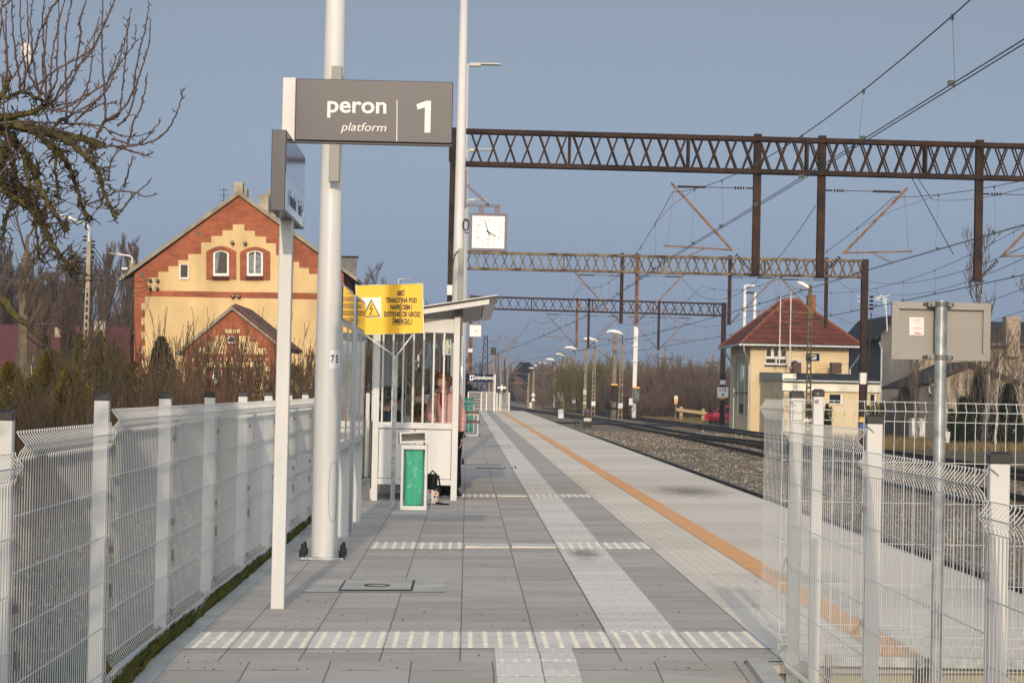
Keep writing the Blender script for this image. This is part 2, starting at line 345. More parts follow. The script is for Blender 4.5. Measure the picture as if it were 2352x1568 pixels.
sheet(XK, 1.4, *B1, .004, 0, base); studs(XK+.01, 1.6, *B1); sheet(1.4, 1.62, *B1, .004, 0, base)
sheet(.17, .57, 6, B1[0], .004, 0, base) if False else None
for (a, b_) in ((6.0, 11.25), (11.25, B1[0])):
    sheet(.17, .57, a, b_, .004, 0, base); ribs(.17, .57, a, b_)
prev = B1[1]
for (a, b_) in (B2, B3, (YEND-1.2, YEND-.4)):
    sheet(.8, 1.2, prev, a, .004, 0, base)
    if prev < 60: ribs(.8, 1.2, prev, min(a, 75))
    sheet(.8, 1.6, a, b_, .004, 0, base); studs(.8, 1.6, a, b_)
    prev = b_
sheet(-.8, 0, *B2, .004, 0, base); studs(-.8, 0, *B2)
sheet(-.3, .4, *B3, .004, 0, base); studs(-.3, .4, *B3)
struct('tactile_paving', base, TACT); struct('tactile_ribs', rib, TACT); struct('tactile_studs', nub, NUB)
BAR = M('cream_drain_cover', (.66, .62, .52), .6, var=.15, vs=8)
mb = MB()
for (x0, x1, y) in ((.01, .39, 19.3), (.41, .79, 19.3), (.41, .79, 28.6)):
    mb.box((x0, y, pz((x0+x1)/2)-.01), (x1, y+.42, pz((x0+x1)/2)+.012))
struct('line_marking_plates', mb, BAR)
# dotted edge zone 1.66-2.1: low ridges in a staggered pattern
mb = MB()
y = YP+.3
while y < 70:
    for i in range(6):
        x = 1.70+i*.072; za = pz(x)+.0; 
        mb.add([(x, y, za), (x+.045, y, za), (x+.045, y+.05, za), (x, y+.05, za), (x+.01, y+.012, za+.0022), (x+.035, y+.012, za+.0022), (x+.035, y+.038, za+.0022), (x+.01, y+.038, za+.0022)],
               [(0,1,5,4),(1,2,6,5),(2,3,7,6),(3,0,4,7),(4,5,6,7)])
    y += .085 if y < 35 else .17
struct('edge_zone_studs', mb, PLATE)
mb = MB(); sheet(2.13, 2.33, YP, YEND, .004, 0, mb); struct('safety_line', mb, ORANGE)
# covers in the paving (each could be lifted away)
def cover(px0, px1, pyt, pyb, label, oval=True):
    a = GP(px0, pyb); b_ = GP(px1, pyb); t = GP(px0, pyt); y0, y1 = a.y, t.y; x0, x1 = a.x, b_.x
    r = thing('manhole_cover', label, 'manhole cover', (0, 0, 0))
    m = MB(); zc_ = lambda x: pz(x)+.004
    fr = .22
    m.add([(x0-fr, y0-.05, zc_(x0-fr)), (x1+fr, y0-.05, zc_(x1+fr)), (x1+fr, y1+.08, zc_(x1+fr)), (x0-fr, y1+.08, zc_(x0-fr))], [(0,1,2,3)])
    m.build('concrete_frame', KERB, r)
    m = MB(); m.add([(x0, y0, zc_(x0)+.003), (x1, y0, zc_(x1)+.003), (x1, y1, zc_(x1)+.003), (x0, y1, zc_(x0)+.003)], [(0,1,2,3)]); m.build('dark_joint', DARKIRON, r)
    m = MB(); d = .014; d2 = .05; m.add([(x0+d, y0+d2, zc_(x0)+.006), (x1-d, y0+d2, zc_(x1)+.006), (x1-d, y1-d2, zc_(x1)+.006), (x0+d, y1-d2, zc_(x0)+.006)], [(0,1,2,3)]); m.build('lid', TACT if False else KERB, r)
    if oval:
        m = MB(); cx_, cy_ = (x0+x1)/2, (y0+y1)/2-.08
        o_ = [(cx_+.09*math.cos(t*math.pi/8), cy_+.11*math.sin(t*math.pi/8), zc_(cx_)+.009) for t in range(16)]
        i_ = [(cx_+.075*math.cos(t*math.pi/8), cy_+.085*math.sin(t*math.pi/8), zc_(cx_)+.009) for t in range(16)]
        m.ring(o_, i_, (0, 0, .002)); m.build('lifting_ring', DARKIRON, r)
    return r
cover(776, 947, 1333, 1358, 'square concrete manhole cover with oval lifting ring, nearest in the paving')
cover(1097, 1162, 1071, 1075.5, 'flat concrete manhole cover set in paving just past the shelter', False)
# grass strip between kerb and fence
GRASS = M('winter_grass', (.13, .12, .03), .9, vs=6, col2=(.06, .065, .02))
mb = MB(); r2 = random.Random(8)
def blade(m, x, y, z, h, r_, w_=.004):
    dx, dy = r_.uniform(-.6, .6)*h, r_.uniform(-.5, .5)*h; a = r_.uniform(0, 3.14)
    wx, wy = w_*math.cos(a), w_*math.sin(a)
    m.add([(x-wx, y-wy, z), (x+wx, y+wy, z), (x+dx*.5, y+dy*.5, z+h*.7), (x+dx, y+dy, z+h*r_.uniform(.75, 1))], [(0, 1, 2), (0, 2, 3)])
for i in range(30000):
    y = 9.3*math.pow(27/9.3, r2.random()); x = r2.uniform(-1.80, -1.545)
    if math.sin(y*2.9+3)+math.sin(y*1.3) < -1.1 and r2.random() < .7: continue
    blade(mb, x, y, pz(-1.6, y)-.02, r2.uniform(.04, .125), r2)
tag(mb.build('grass_strip', GRASS), 'tufts of dull green grass along the foot of the left mesh fence', 'grass', kind='stuff')
SOIL = M('dark_soil', (.055, .05, .03), .95, vs=9, col2=(.035, .03, .02), bump=.5)
mb = MB(); mb.quad((-2.0, -3, -.75), (-1.5, -3, -.75), (-1.5, YP, -.05), (-2.0, YP, -.05)); mb.quad((-2.0, YP, -.05), (-1.5, YP, -.05), (-1.5, 36, -.05), (-2.0, 36, -.05))
struct('soil_strip', mb, SOIL)
# ---------------------------------------------------------------- railway
def shift(y):
    if y < 95: return 0.0
    if y < 260: return -.00017*(y-95)**2
    return -.00017*165**2-.0561*(y-260)*.45
BALL = M('ballast_bed', (.25, .235, .205), .95, bump=1, bs=22)
n = BALL.node_tree.nodes; l = BALL.node_tree.links; tc = n.new('ShaderNodeTexCoord')
vo = n.new('ShaderNodeTexVoronoi'); vo.inputs['Scale'].default_value = 18; l.new(tc.outputs['Object'], vo.inputs[0])
sv = n.new('ShaderNodeSeparateColor'); l.new(vo.outputs['Color'], sv.inputs[0])
rp = n.new('ShaderNodeValToRGB'); l.new(sv.outputs[0], rp.inputs[0]); rp.color_ramp.elements[0].color = (.085, .068, .05, 1); rp.color_ramp.elements[1].color = (.38, .33, .26, 1)
nz = n.new('ShaderNodeTexNoise'); nz.inputs['Scale'].default_value = .5; nz.inputs['Detail'].default_value = 7; l.new(tc.outputs['Object'], nz.inputs[0])
mr = n.new('ShaderNodeMapRange'); mr.inputs[1].default_value = .42; mr.inputs[2].default_value = .6; l.new(nz.outputs[0], mr.inputs[0])
mx = n.new('ShaderNodeMix'); mx.data_type = 'RGBA'; l.new(mr.outputs[0], mx.inputs[0]); l.new(rp.outputs[0], mx.inputs[6]); mx.inputs[7].default_value = (.17, .10, .045, 1)
mx2 = n.new('ShaderNodeMix'); mx2.data_type = 'RGBA'; mx2.inputs[0].default_value = .35; l.new(mx.outputs[2], mx2.inputs[6]); l.new(rp.outputs[0], mx2.inputs[7])
l.new(mx2.outputs[2], n['Principled BSDF'].inputs['Base Color'])
mb = MB(); yy = [8, 20, 40, 60, 80, 95]+list(range(105, 270, 10))+[300, 350, 420, 520, 700]
for y in yy:
    s_ = shift(y)
    for x, z in ((3.4, -.93), (3.9, -.88), (8.1, -.87), (9.3, -.87), (14.0, -.88), (18.3, -.9), (19.2, -.96)): mb.v.append((x+s_, y, z))
for j in range(len(yy)-1):
    for i in range(6): mb.f.append((j*7+i, j*7+i+1, j*7+7+i+1, j*7+7+i)); mb.m.append(0)
struct('ballast_bed', mb, BALL)
STONE = M('ballast_stone', (.36, .30, .22), .9, vs=.6, col2=(.23, .145, .08)); STONEL = M('pale_ballast_stone', (.42, .40, .35), .9); STONED = M('dark_ballast_stone', (.10, .085, .07), .9)
mb = MB(); r2 = random.Random(5)
for i in range(30000):
    y = 18+112*r2.random()**1.3; x = r2.uniform(6.3, 17.8)
    if y < 60 and x > 10.4 and r2.random() < .3: continue
    s_ = r2.uniform(.012, .028)*(1+y/140); z = -.87+s_*.2; x += shift(y)
    a = r2.random()*6; q = [Vector((math.cos(a+k*2.1)*s_*r2.uniform(.7, 1.2), math.sin(a+k*2.1)*s_*r2.uniform(.7, 1.2), r2.uniform(-.2, .5)*s_)) for k in range(3)]
    P = Vector((x, y, z)); mb.add([P+q[0], P+q[1], P+q[2], P+Vector((0, 0, s_*r2.uniform(.8, 1.3)))], [(0, 1, 3), (1, 2, 3), (2, 0, 3)], 1 if r2.random() < .14 else (2 if r2.random() < .45 else 0))
tag(mb.build('ballast_stones', [STONE, STONEL, STONED]), 'loose grey and rusty ballast stones between the tracks', 'ballast', kind='stuff')
RAIL = M('rail_steel', (.035, .022, .016), .6, vs=4, col2=(.02, .014, .01)); RHEAD = M('rail_head', (.035, .032, .032), .45, .6)
SLEEP = M('sleeper_wood_concrete', (.17, .13, .09), .9, vs=5, col2=(.09, .07, .05))
def rail_mb(xf, y0, y1, st=8):
    m = MB(); ysr = []; y = y0
    while y < y1: ysr.append(y); y += st if y < 280 else 30
    ysr.append(y1)
    prof = [(-.075, -.18), (.075, -.18), (.07, -.165), (.012, -.145), (.012, -.045), (.036, -.035), (.036, 0), (-.036, 0), (-.036, -.035), (-.012, -.045), (-.012, -.145), (-.07, -.165)]
    k = len(prof); o = 0
    for y in ysr:
        x = xf(y)
        for a, b_ in prof: m.v.append((x+a, y, -.70+b_))
    for j in range(len(ysr)-1):
        for i in range(k): m.f.append((j*k+i, j*k+(i+1) % k, (j+1)*k+(i+1) % k, (j+1)*k+i)); m.m.append(1 if i == 6 else 0)
    m.f.append(tuple(range(k))); m.m.append(0)
    return m
def track(xf, y0, y1, label, lo=20):
    t = thing('railway_track', label, 'railway track', group='tracks beside the platform')
    for s_ in (-.7525, .7525): rail_mb(lambda y: xf(y)+s_, y0, y1).build('rail', [RAIL, RHEAD], t)
    y = y0; k = 0; rest = MB(); m0 = MB(); m0.bbox((-1.25, -.13, -.985), (1.25, .13, -.855), .02); first = m0.build('sleeper', SLEEP, t, loc=(xf(y0), y0, 0))
    while y < min(y1, 420):
        y += .62
        if y < lo: continue
        if k < 90:
            c = first.copy(); C.objects.link(c); c.parent = t; c.location = (xf(y), y, 0)
        else: rest.box((xf(y)-1.25, y-.13, -.985), (xf(y)+1.25, y+.13, -.855))
        k += 1
    tag(rest.build('sleeper', SLEEP, t), kind='stuff')
    return t
track(lambda y: 5.42+shift(y), 12, 700, 'rusty railway track hidden below the platform edge, its far rail showing', 30)
track(lambda y: 11.5+shift(y), 14, 700, 'middle railway track beyond the strip of ballast', 40)
track(lambda y: 16.3+shift(y), 20, 300, 'farthest railway track, in front of the yellow signal box', 50)
def xover(y):
    t = max(0, min(1, (y-52)/92)); t = t*t*(3-2*t); return 7.9+(14.4-7.9)*0 + (9.9-.0) + shift(y) - (1-t)*0 + (-(1-t)*0)
xo = thing('railway_track', 'turnout rails crossing over from the middle track towards the left one', 'railway track', group='tracks beside the platform')
for off in (-.7525, .7525):
    rail_mb(lambda y: 11.5-5.3*(lambda t: t*t*(3-2*t))(max(0, min(1, (y-45)/75)))+off+shift(y) if False else 16.3-4.8*(lambda t: t*t*(3-2*t))(max(0, min(1, (y-58)/70)))+off+shift(y), 58, 130, 4).build('rail', [RAIL, RHEAD], xo)
# level crossing road far off and a tarmac patch by the signal box
TAR = M('old_tarmac', (.10, .10, .10), .9, vs=1, col2=(.075, .075, .072))
mb = MB(); mb.quad((4, 160, -.80), (60, 150, -.80), (60, 158, -.80), (4, 168, -.80)); struct('road', mb, TAR)
# ================================================================ mesh fences
FENCEW = M('white_grey_coated_wire', (.58, .59, .58), .42); POSTM = M('white_grey_coated_post', (.66, .65, .625), .4, var=.04, vs=3)
STEEL = M('stainless_clip', (.32, .31, .29), .35, .7)
def panel_mesh(L_, flip=1, wr=.0021, sides=4, rows=1.23):
    # welded mesh with a V fold at the top and at the foot; local x along the fence, z up, fold towards y*flip
    m = MB(); H_ = rows; g = .030*flip
    prof = [(0, H_), (0, H_-.012), (g*.3, H_-.024), (g, H_-.05), (g*.3, H_-.076), (0, H_-.10), (0, .13), (g*.3, .106), (g, .08), (g*.3, .054), (0, .03), (0, 0)]
    k = int(round(L_/.05))
    for i in range(k+1):
        x = i*L_/k
        m.tube([(x, y, z) for y, z in prof], wr, sides, cap=False)
    for y, z in ((0, H_-.005), (g, H_-.05), (0, H_-.10), (0, .93), (0, .73), (0, .53), (0, .33), (0, .13), (g, .08), (0, .03)):
        s_ = .005 if abs(y) < .001 else 0
        m.tube([(0, y-s_*flip, z), (L_, y-s_*flip, z)], wr*1.15, sides)
    return m
def post_mb(h, a=.06, b=.04, bv=.004): return MB().bbox((-a/2, -b/2, 0), (a/2, b/2, h), bv)
def cap_mb(a=.06, b=.04):
    m = MB(); e = .003
    m.bbox((-a/2-e, -b/2-e, -.025), (a/2+e, b/2+e, .006), .003)
    m.add([(-a/2-e, -b/2-e, .004), (a/2+e, -b/2-e, .004), (a/2+e, b/2+e, .004), (-a/2-e, b/2+e, .004), (-a/2+.008, -b/2+.008, .012), (a/2-.008, -b/2+.008, .012), (a/2-.008, b/2-.008, .012), (-a/2+.008, b/2-.008, .012)],
          [(0,1,5,4),(1,2,6,5),(2,3,7,6),(3,0,4,7),(4,5,6,7)]); return m
class Fence:
    def __init__(s, label, flip, group=None):
        s.r = thing('mesh_fence', label, 'fence', group=group); s.flip = flip; s.pm = {}; s.post0 = None; s.cap0 = None; s.clip0 = None
    def post(s, x, y, zt, zb, rz=0, clips=(), side=1, a=.06, b=.04):
        h = zt-zb
        o = post_mb(h, a, b).build('post', POSTM, s.r); o.location = (x, y, zb); o.rotation_euler.z = rz
        cp = cap_mb(a, b).build('cap', BLACK, o); cp.location = (0, 0, h)
        for c in clips:
            q = MB().box((-.012, -.008, -.014), (.012, .012, .014)).build('clip', STEEL, o); q.location = (.0, side*(b/2+.006), c-zb)
            q.rotation_euler.z = 0
        return o
    def panel(s, p, q, zb, rows=1.23, wr=.0021):
        d = Vector((q[0]-p[0], q[1]-p[1], 0)); key = (round(d.length, 2), rows, wr)
        if key not in s.pm: s.pm[key] = panel_mesh(d.length, s.flip, wr=wr, rows=rows).build('mesh_panel', FENCEW, s.r); o = s.pm[key]
        else: o = s.pm[key].copy(); C.objects.link(o)
        o.parent = s.r; o.location = (p[0], p[1], zb); o.rotation_euler.z = math.atan2(d.y, d.x); return o
# left fence: runs along the platform, stepping down beside the ramp
XF = -1.62
FL = Fence('long white wire mesh fence on the left with black capped posts', -1)
PY = [5.9, 7.98] + [10.1+2.11*i for i in range(12)]
top = lambda y: 1.225 if y > 9.6 else (1.165 if y > 7.5 else 1.09)
for i, y in enumerate(PY):
    t_ = top(y)+.06 if y > 9.6 or y < 7 else top(y)+.06
    FL.post(XF, y, (1.285 if y > 9.6 else (1.225 if y > 7 else 1.15)), (-.03 if y > 10 else -.35), R(0), side=-1, a=.065, b=.05)
    if i < len(PY)-1:
        zt = 1.225 if y > 9.6 else (1.165 if y > 7.5 else 1.09)
        FL.panel((XF+.045, y+.02), (XF+.045, PY[i+1]-.02), zt-1.23, wr=.0027)
        for zc_ in (1.05, .60, .12):
            q = MB().box((-.006, -.012, -.016), (.012, .012, .016)).build('clip', STEEL, FL.r); q.location = (XF+.05, y+.02, zc_+zt-1.225)
        q = MB().bbox((-.004, -.010, -.030), (.010, .010, .030), .003).build('bracket', STEEL, FL.r); q.location = (XF+.052, y+.035, .42+zt-1.225)
# short cross fence behind the shelter, where the platform narrows
FB = Fence('short mesh fence across the platform end seen through the shelter glass', -1)
for x in (XF+.1, -.55): FB.post(x, 34.8, 1.29, -.02)
FB.panel((XF+.12, 34.78), (-.57, 34.78), 0.0)
# fence beyond the shelter, along the narrowed platform
FC = Fence('far stretch of mesh fence along the narrow part of the platform', -1)
ys_ = [34.9+2.3*i for i in range(12)]
for i, y in enumerate(ys_):
    FC.post(-.62, y, 1.29, -.02)
    if i < len(ys_)-1: FC.panel((-.6, y), (-.6, ys_[i+1]), 0.0)
# right fence: follows the ramp down towards the viewer
XR = 1.59
FR = Fence('white wire mesh fence stepping down the ramp on the right, black capped posts', 1)
FR.panel((XR, 11.2), (XR, 12.05), 1.327-1.23, wr=.0019)
RP = [(11.14, 1.36, 1.22), (9.0, 1.265, 1.132), (6.88, 1.175, 1.04), (4.78, 1.09, .95)]
for i, (y, zt, zp) in enumerate(RP):
    FR.post(XR+.035, y, zt, -.6, a=.062, b=.045)
    q = MB().tube([(XR-.005, y-.03, zp+.06), (XR-.02, y-.035, zp+.085), (XR+.0, y-.03, zp+.10), (XR+.03, y-.025, zp+.075)], .0024, 6).build('hook', GALV, FR.r)
    for c in (1.0, .55, .12):
        q = MB().box((-.010, -.008, -.012), (.004, .008, .012)).build('clip', STEEL, FR.r); q.location = (XR-.0, y-.02, zp-1.23+c)
    if i < 3: FR.panel((XR, RP[i+1][0]+.0), (XR, y-.02), zp-1.23, wr=.0022)
# level fence across the end of the platform, behind the ramp fence
FP = Fence('level wire mesh fence across the end of the platform, facing the viewer', -1)
yP = 11.08
def cross(px, py=900): return W(px, py, yP).x
zP = W(2100, 921.5, yP).z
FP.post(cross(1878), yP-.02, W(1878, 899, yP).z, -.4, a=.05, b=.045)
q = MB().lathe([(.009, 0), (.009, .004), (.005, .008)], 10).build('bolt', STEEL, FP.r); q.rotation_euler.x = R(90); q.location = W(1876, 921, yP-.045)
q = MB().lathe([(.0045, 0), (.0045, .003)], 8).build('bolt', STEEL, FP.r); q.rotation_euler.x = R(90); q.location = W(1878, 904, yP-.05)
FP.panel((cross(1800), yP+.012), (cross(1800)+2.5, yP+.012), zP-1.23)
RAILB = MB().bbox((cross(1880), yP-.03, zP-1.30), (3.9, yP+.0, zP-1.25), .003).build('bottom_rail', GALV, FP.r)
for px in (1910, 2116): 
    q = MB().bbox((-.012, -.045, -.05), (.012, .0, .012), .003).build('bracket', STEEL, FP.r); q.location = (cross(px), yP-.03, zP-1.25)
    q = MB().tube([(cross(px), yP-.07, zP-1.30), (cross(px)-.01, yP-.07, zP-1.6)], .012, 8).build('leg', DARKIRON, FP.r)
# fence closing the far end of the platform
FE = Fence('low mesh fence closing the far end of the platform', -1)
ye = YEND-.3
def ex(px): return W(px, 940, ye).x
prev = None
for px in (1075, 1105, 1117, 1141, 1148, 1169):
    x = ex(px); FE.post(x, ye, 1.26, 0, a=.08, b=.08)
    if prev is not None: FE.panel((prev, ye), (x, ye), 0.05, wr=.009)
    prev = x
# ================================================================ lamp poles
def lamp_head(m, x, y, z, dx=1, s=1.0):
    m.bbox((x, y-.09*s, z), (x+dx*.34*s, y+.09*s, z+.07*s), .015)
def lamp_pole(x, y, zt, label, num=None, r0=.098, r1=.05, grp='tall white platform lamp poles'):
    zb = pz(x, y)
    t = thing('lamp_pole', label, 'lamp pole', (x, y, zb), 0, grp); h = zt-zb
    MB().lathe([(r0, .0), (r0, .02), (r0*.99, 1.6), (r1, h)], 28).build('pole', WHITE, t, smooth=True)
    MB().bbox((-.17, -.17, .0), (.17, .17, .022), .004).build('base_plate', GALV, t)
    for sx in (-1, 1):
        for sy in (-1, 1):
            MB().lathe([(.026, 0), (.026, .05), (.024, .058), (.015, .062), (.015, .095), (.009, .108)], 12, at=(sx*.155, sy*.135, .02)).build('bolt_cap', BLACK, t, smooth=False)
    a = MB(); a.tube([(0, 0, h-.08), (.12, 0, h-.03), (.25, 0, h-.02)], .03, 8); a.build('arm', WHITE2, t)
    hd = MB(); hd.bbox((.08, -.09, h-.07), (.40, .09, h+.03), .02); hd.bbox((.38, -.13, h-.02), (.95, .13, h+.025), .015)
    hd.build('lamp_head', M('lamp_grey', (.50, .50, .46), .5) if 'lamp_grey' not in bpy.data.materials else bpy.data.materials['lamp_grey'], t)
    return t
P75 = W(742, 1279, 18.05)
L75 = lamp_pole(P75.x, 18.05, 10.3, 'thick white lamp pole numbered 75 right behind the platform sign', '75')
h75 = L75.location.z
m = MB(); m.bbox((-.045, -.005, -.075), (.045, .0, .075), .002)
def local(t, p): return Vector(p)-Vector(t.location)
PLM = M('white_plate', (.78, .78, .77), .45)
pp = W(779, 825, 17.96); 
q = MB()
for i in range(6):      # number plate curved round the pole
    a0 = R(-66+i*15); a1 = R(-66+(i+1)*15); rr = .0985
    q.add([(rr*math.sin(a0+R(0))*1, -rr*math.cos(a0), -.072), (rr*math.sin(a1), -rr*math.cos(a1), -.072), (rr*math.sin(a1), -rr*math.cos(a1), .072), (rr*math.sin(a0), -rr*math.cos(a0), .072)], [(0, 1, 2, 3)])
o = q.build('number_plate', PLM, L75); o.rotation_euler.z = R(80); zpl = pp.z-L75.location.z; o.location = (0, 0, zpl)
for ch, ang in (('7', 26), ('5', 52)):
    a = R(ang); mt = Matrix.Translation((.1005*math.sin(a), -.1005*math.cos(a), zpl)) @ Matrix.Rotation(a, 4, 'Z') @ Matrix.Rotation(R(90), 4, 'X')
    text(ch, .085, INK, L75, mt, name='number', xs=.62, bold=.02)
for (pa, pb) in (((768, 153), (768, 188)), ((764, 320), (764, 418))): pass
# two grey speaker boxes strapped on pole 75
def box_on_pole(t, px, pt, pb, Y, w_=.072, d_=.06, label='speaker'):
    a = W(px, pt, Y); b_ = W(px, pb, Y)
    q = MB().bbox((-w_/2, -d_/2, 0), (w_/2, d_/2, a.z-b_.z), .004).build('speaker_box', M('grey_olive_box', (.27, .265, .235), .5) if 'grey_olive_box' not in bpy.data.materials else bpy.data.materials['grey_olive_box'], t)
    q.location = b_-Vector(t.location); return q
o = box_on_pole(L75, 767, 153, 418, 17.85, .082, .07); o.rotation_euler.y = R(0.3)
s_ = MB()
for z in (o.location.z+.12, o.location.z+.75): s_.tube([(.08*math.cos(t), .08*math.sin(t), z) for t in [k*math.pi/8 for k in range(17)]], .006, 4)
s_.build('clamp', GALV, L75)
mm = MB(); mm.tube([(-.099*math.cos(R(-20)), 0, 0)], .002) if False else None
# service door outline on the pole
d0 = W(770, 1130, 17.96); zA, zB = W(768, 1062, 17.95).z-h75, W(768, 1196, 17.95).z-h75
dm = MB(); pts = []
for k in range(13):
    a = math.pi*k/12; pts.append((R(40)+R(28)*math.cos(a+math.pi)*-1*0, 0))
oo = []
for k in range(24):
    a = 2*math.pi*k/24; u = R(52)+R(30)*math.cos(a)*min(1, 1.0); v = (zA+zB)/2+((zA-zB)/2-.0)*max(-1, min(1, 1.25*math.sin(a)))
    oo.append((.0995*math.sin(u), -.0995*math.cos(u), v))
dm.tube(oo+[oo[0]], .0013, 4); dm.build('service_door', DARKIRON, L75)
for zz in ((770, 1080), (771, 1135)):
    pass
X76 = -.205
poles = [(40.6, 'white lamp pole numbered 76 carrying the nearer station clock'), (63.1, 'slim white lamp pole just beyond the nearer clock pole'), (85.6, 'slim white lamp pole, third along the line past the shelter'), (108.1, 'white lamp pole that carries the farther small clock')]
LP = []
for y, lb in poles:
    LP.append(lamp_pole(X76, y, 10.45, lb, r0=.11, r1=.062))
LP[0].rotation_euler.z = 0
FARL = lamp_pole(W(910, 900, 185).x, 185, W(910, 640, 185).z, 'distant lamp head rising behind the yellow warning sign', r0=.12, grp=None)
sp76 = box_on_pole(LP[0], 1056.5, 571, 688, 40.4, .10, .10)
q = MB(); q.bbox((-.1, -.125, 0), (.055, -.118, .24), .002)
o = q.build('number_plate', PLM, LP[0]); o.location = (.02, 0, W(1053, 872, 40.5).z-LP[0].location.z); o.location.x = W(1056, 865, 40.5).x-X76
text('76', .16, INK, LP[0], face_y(W(1054, 865, 40.5).x-X76, -.13, W(1053, 865, 40.5).z-LP[0].location.z), name='number', xs=.75)
bands = MB()
for py in (456, 471, 643, 652):
    z = W(1058, py, 40.6).z-LP[0].location.z; r_ = .11-(z/10.4)*.048+.004
    bands.lathe([(r_, -.012), (r_, .012)], 20, at=(0, 0, z))
bands.build('steel_band', GALV, LP[0])
cb = W(1070, 517, 40.6)-Vector(LP[0].location)
MB().tube([(cb.x+.05*math.cos(t), -.1, cb.z+.10*math.sin(t)) for t in [k*math.pi/8 for k in range(17)]], .013, 6).build('cable_coil', BLACK, LP[0])
MB().tube([W(1056, 572, 40.45)-LP[0].location, W(1044, 585, 40.45)-LP[0].location, W(1040, 610, 40.45)-LP[0].location, W(1038, 645, 40.45)-LP[0].location], .011, 6).build('cable', BLACK, LP[0])
# ================================================================ station clocks
FRAMEM = M('violet_grey_frame', (.13, .12, .17), .5)
FACEM = M('white_clock_face', (.80, .80, .80), .3, coat=.3)
NUMM = M('grey_numerals', (.06, .06, .065), .5)
def clock(pxl, pxr, pyt, pyb, Y, label, polex):
    a = W(pxl, pyt, Y); b_ = W(pxr, pyb, Y); cx_ = (a.x+b_.x)/2; cz = (a.z+b_.z)/2; hw = (b_.x-a.x)/2; f = .08*hw*2
    t = thing('station_clock', label, 'clock', (cx_, Y, cz), 0, 'double faced station clocks')
    hw_ = hw
    m = MB(); o_ = [(-hw, -.09, -hw), (hw, -.09, -hw), (hw, -.09, hw), (-hw, -.09, hw)]; i_ = [(x*.86, y, z*.86) for x, y, z in o_]
    m.ring(o_, i_, (0, .18, 0)); m.build('frame', FRAMEM, t)
    k = hw*.86-.001; MB().box((-k, -.075, -k), (k, .075, k)).build('face', FACEM, t)
    d = MB()
    for i in range(60):
        an = math.radians(i*6); r_ = hw*.765; s_ = hw*(.020 if i % 5 == 0 else .011)
        x, z = r_*math.sin(an), r_*math.cos(an)
        d.add([(x+s_*math.cos(q_*math.pi/3), -.077, z+s_*math.sin(q_*math.pi/3)) for q_ in range(6)], [tuple(range(6))])
    d.build('minute_dots', NUMM, t)
    for i in range(1, 13):
        an = math.radians(i*30); text(str(i), hw*.2, NUMM, t, face_y(hw*.62*math.sin(an), -.077, hw*.62*math.cos(an)), name='numeral', xs=.85)
    def hand(deg, l0, l1, w_):
        an = math.radians(deg); u = Vector((math.sin(an), 0, math.cos(an))); n_ = Vector((u.z, 0, -u.x))*w_/2; y = Vector((0, -.079, 0))
        MB().prism([y-u*l1-n_, y+u*l0-n_*.6, y+u*l0+n_*.6, y-u*l1+n_], (0, -.003, 0)).build('hand', NUMM, t)
    hand(119, hw*.46, hw*.12, hw*.075); hand(342, hw*.64, hw*.22, hw*.055)
    text('ELZEG', hw*.1, NUMM, t, face_y(0, -.077, -hw*.38), name='maker_mark')
    br = MB(); px_ = polex-cx_
    br.bar((px_+.06, 0, hw+.14), (hw*.62, 0, hw+.14), .05, .05); br.bar((px_+.06, 0, hw+.55), (hw*.0, 0, hw+.15), .05, .05); br.bar((px_+.09, 0, hw+.08), (px_+.09, 0, hw+.78), .07, .07)
    for x in (-hw*.4, hw*.45): br.bar((x, 0, hw-.005), (x, 0, hw+.12), .09, .05)
    br.build('bracket', FRAMEM, t)
    for zz in (hw*.6, -hw*.05): MB().bar((px_+.1, 0, zz), (-hw, 0, zz), .03, .03).build('stay', FRAMEM, t)
    return t
    br.bar((px_+.1, 0, hw*.6), (-hw, 0, hw*.6), .03, .03); br.bar((px_+.1, 0, -hw*.05), (-hw, 0, -hw*.05), .03, .03)
    br.build('bracket', FRAMEM, t); return t
clock(1079, 1164, 491, 576, 40.6, 'large square station clock showing four minutes to four, nearer one', X76)
clock(1077, 1107, 744, 775, 108.1, 'small distant square station clock, beyond the shelter roof', X76)
# ================================================================ platform sign "peron 1"
def pole_box(t, name, px, pt, pb, Y, wd, dp, mat, bv=.006):
    a = W(px[0], pt, Y); b_ = W(px[1], pb, Y); lean = 0
    return MB().bbox((b_.x-wd/2, Y-dp/2, b_.z), (b_.x+wd/2, Y+dp/2, a.z), bv).build(name, mat, t)
ps = thing('platform_sign', 'grey platform number sign reading peron 1 on a square white post', 'sign', (0, 0, 0))
pb_ = W(638, 1392, 13.94); pxw = .082
MB().bbox((pb_.x-pxw/2, 13.90, pz(pb_.x)), (pb_.x+pxw/2, 13.98, W(665, 180, 13.94).z), .006).build('post', WHITE, ps)
bl, br_ = W(681, 183, 13.9), W(1041, 188, 13.9); bb = W(1040, 329, 13.9)
x0, x1, z1, z0 = bl.x, br_.x, (bl.z+br_.z)/2, (bb.z+W(681, 324, 13.9).z)/2
MB().bbox((x0, 13.88, z0), (x1, 13.98, z1), .004).build('board', NAVY, ps)
MB().box((x0, 13.90, z0-.012), (x1, 13.97, z0-.0005)).build('bottom_trim', BLACK, ps)
def on(px, py, Y): q_ = W(px, py, Y); return q_
def txt(s_, px, py, hpx, Y, par, mat=WPRINT, sc=1.0, **k):
    p = W(px, py, Y); return text(s_, hpx/5200*Y*sc, mat, par, face_y(p.x, p.y, p.z, R(0)), **k)
txt('peron', 820, 243, 47, 13.878, ps, xs=1.08, bold=.018, sc=1.14, name='lettering')
txt('platform', 835, 293, 25, 13.878, ps, xs=1.1, shear=.22, sc=1.1, name='lettering')
one = MB(); P = lambda px, py: W(px, py, 13.878)
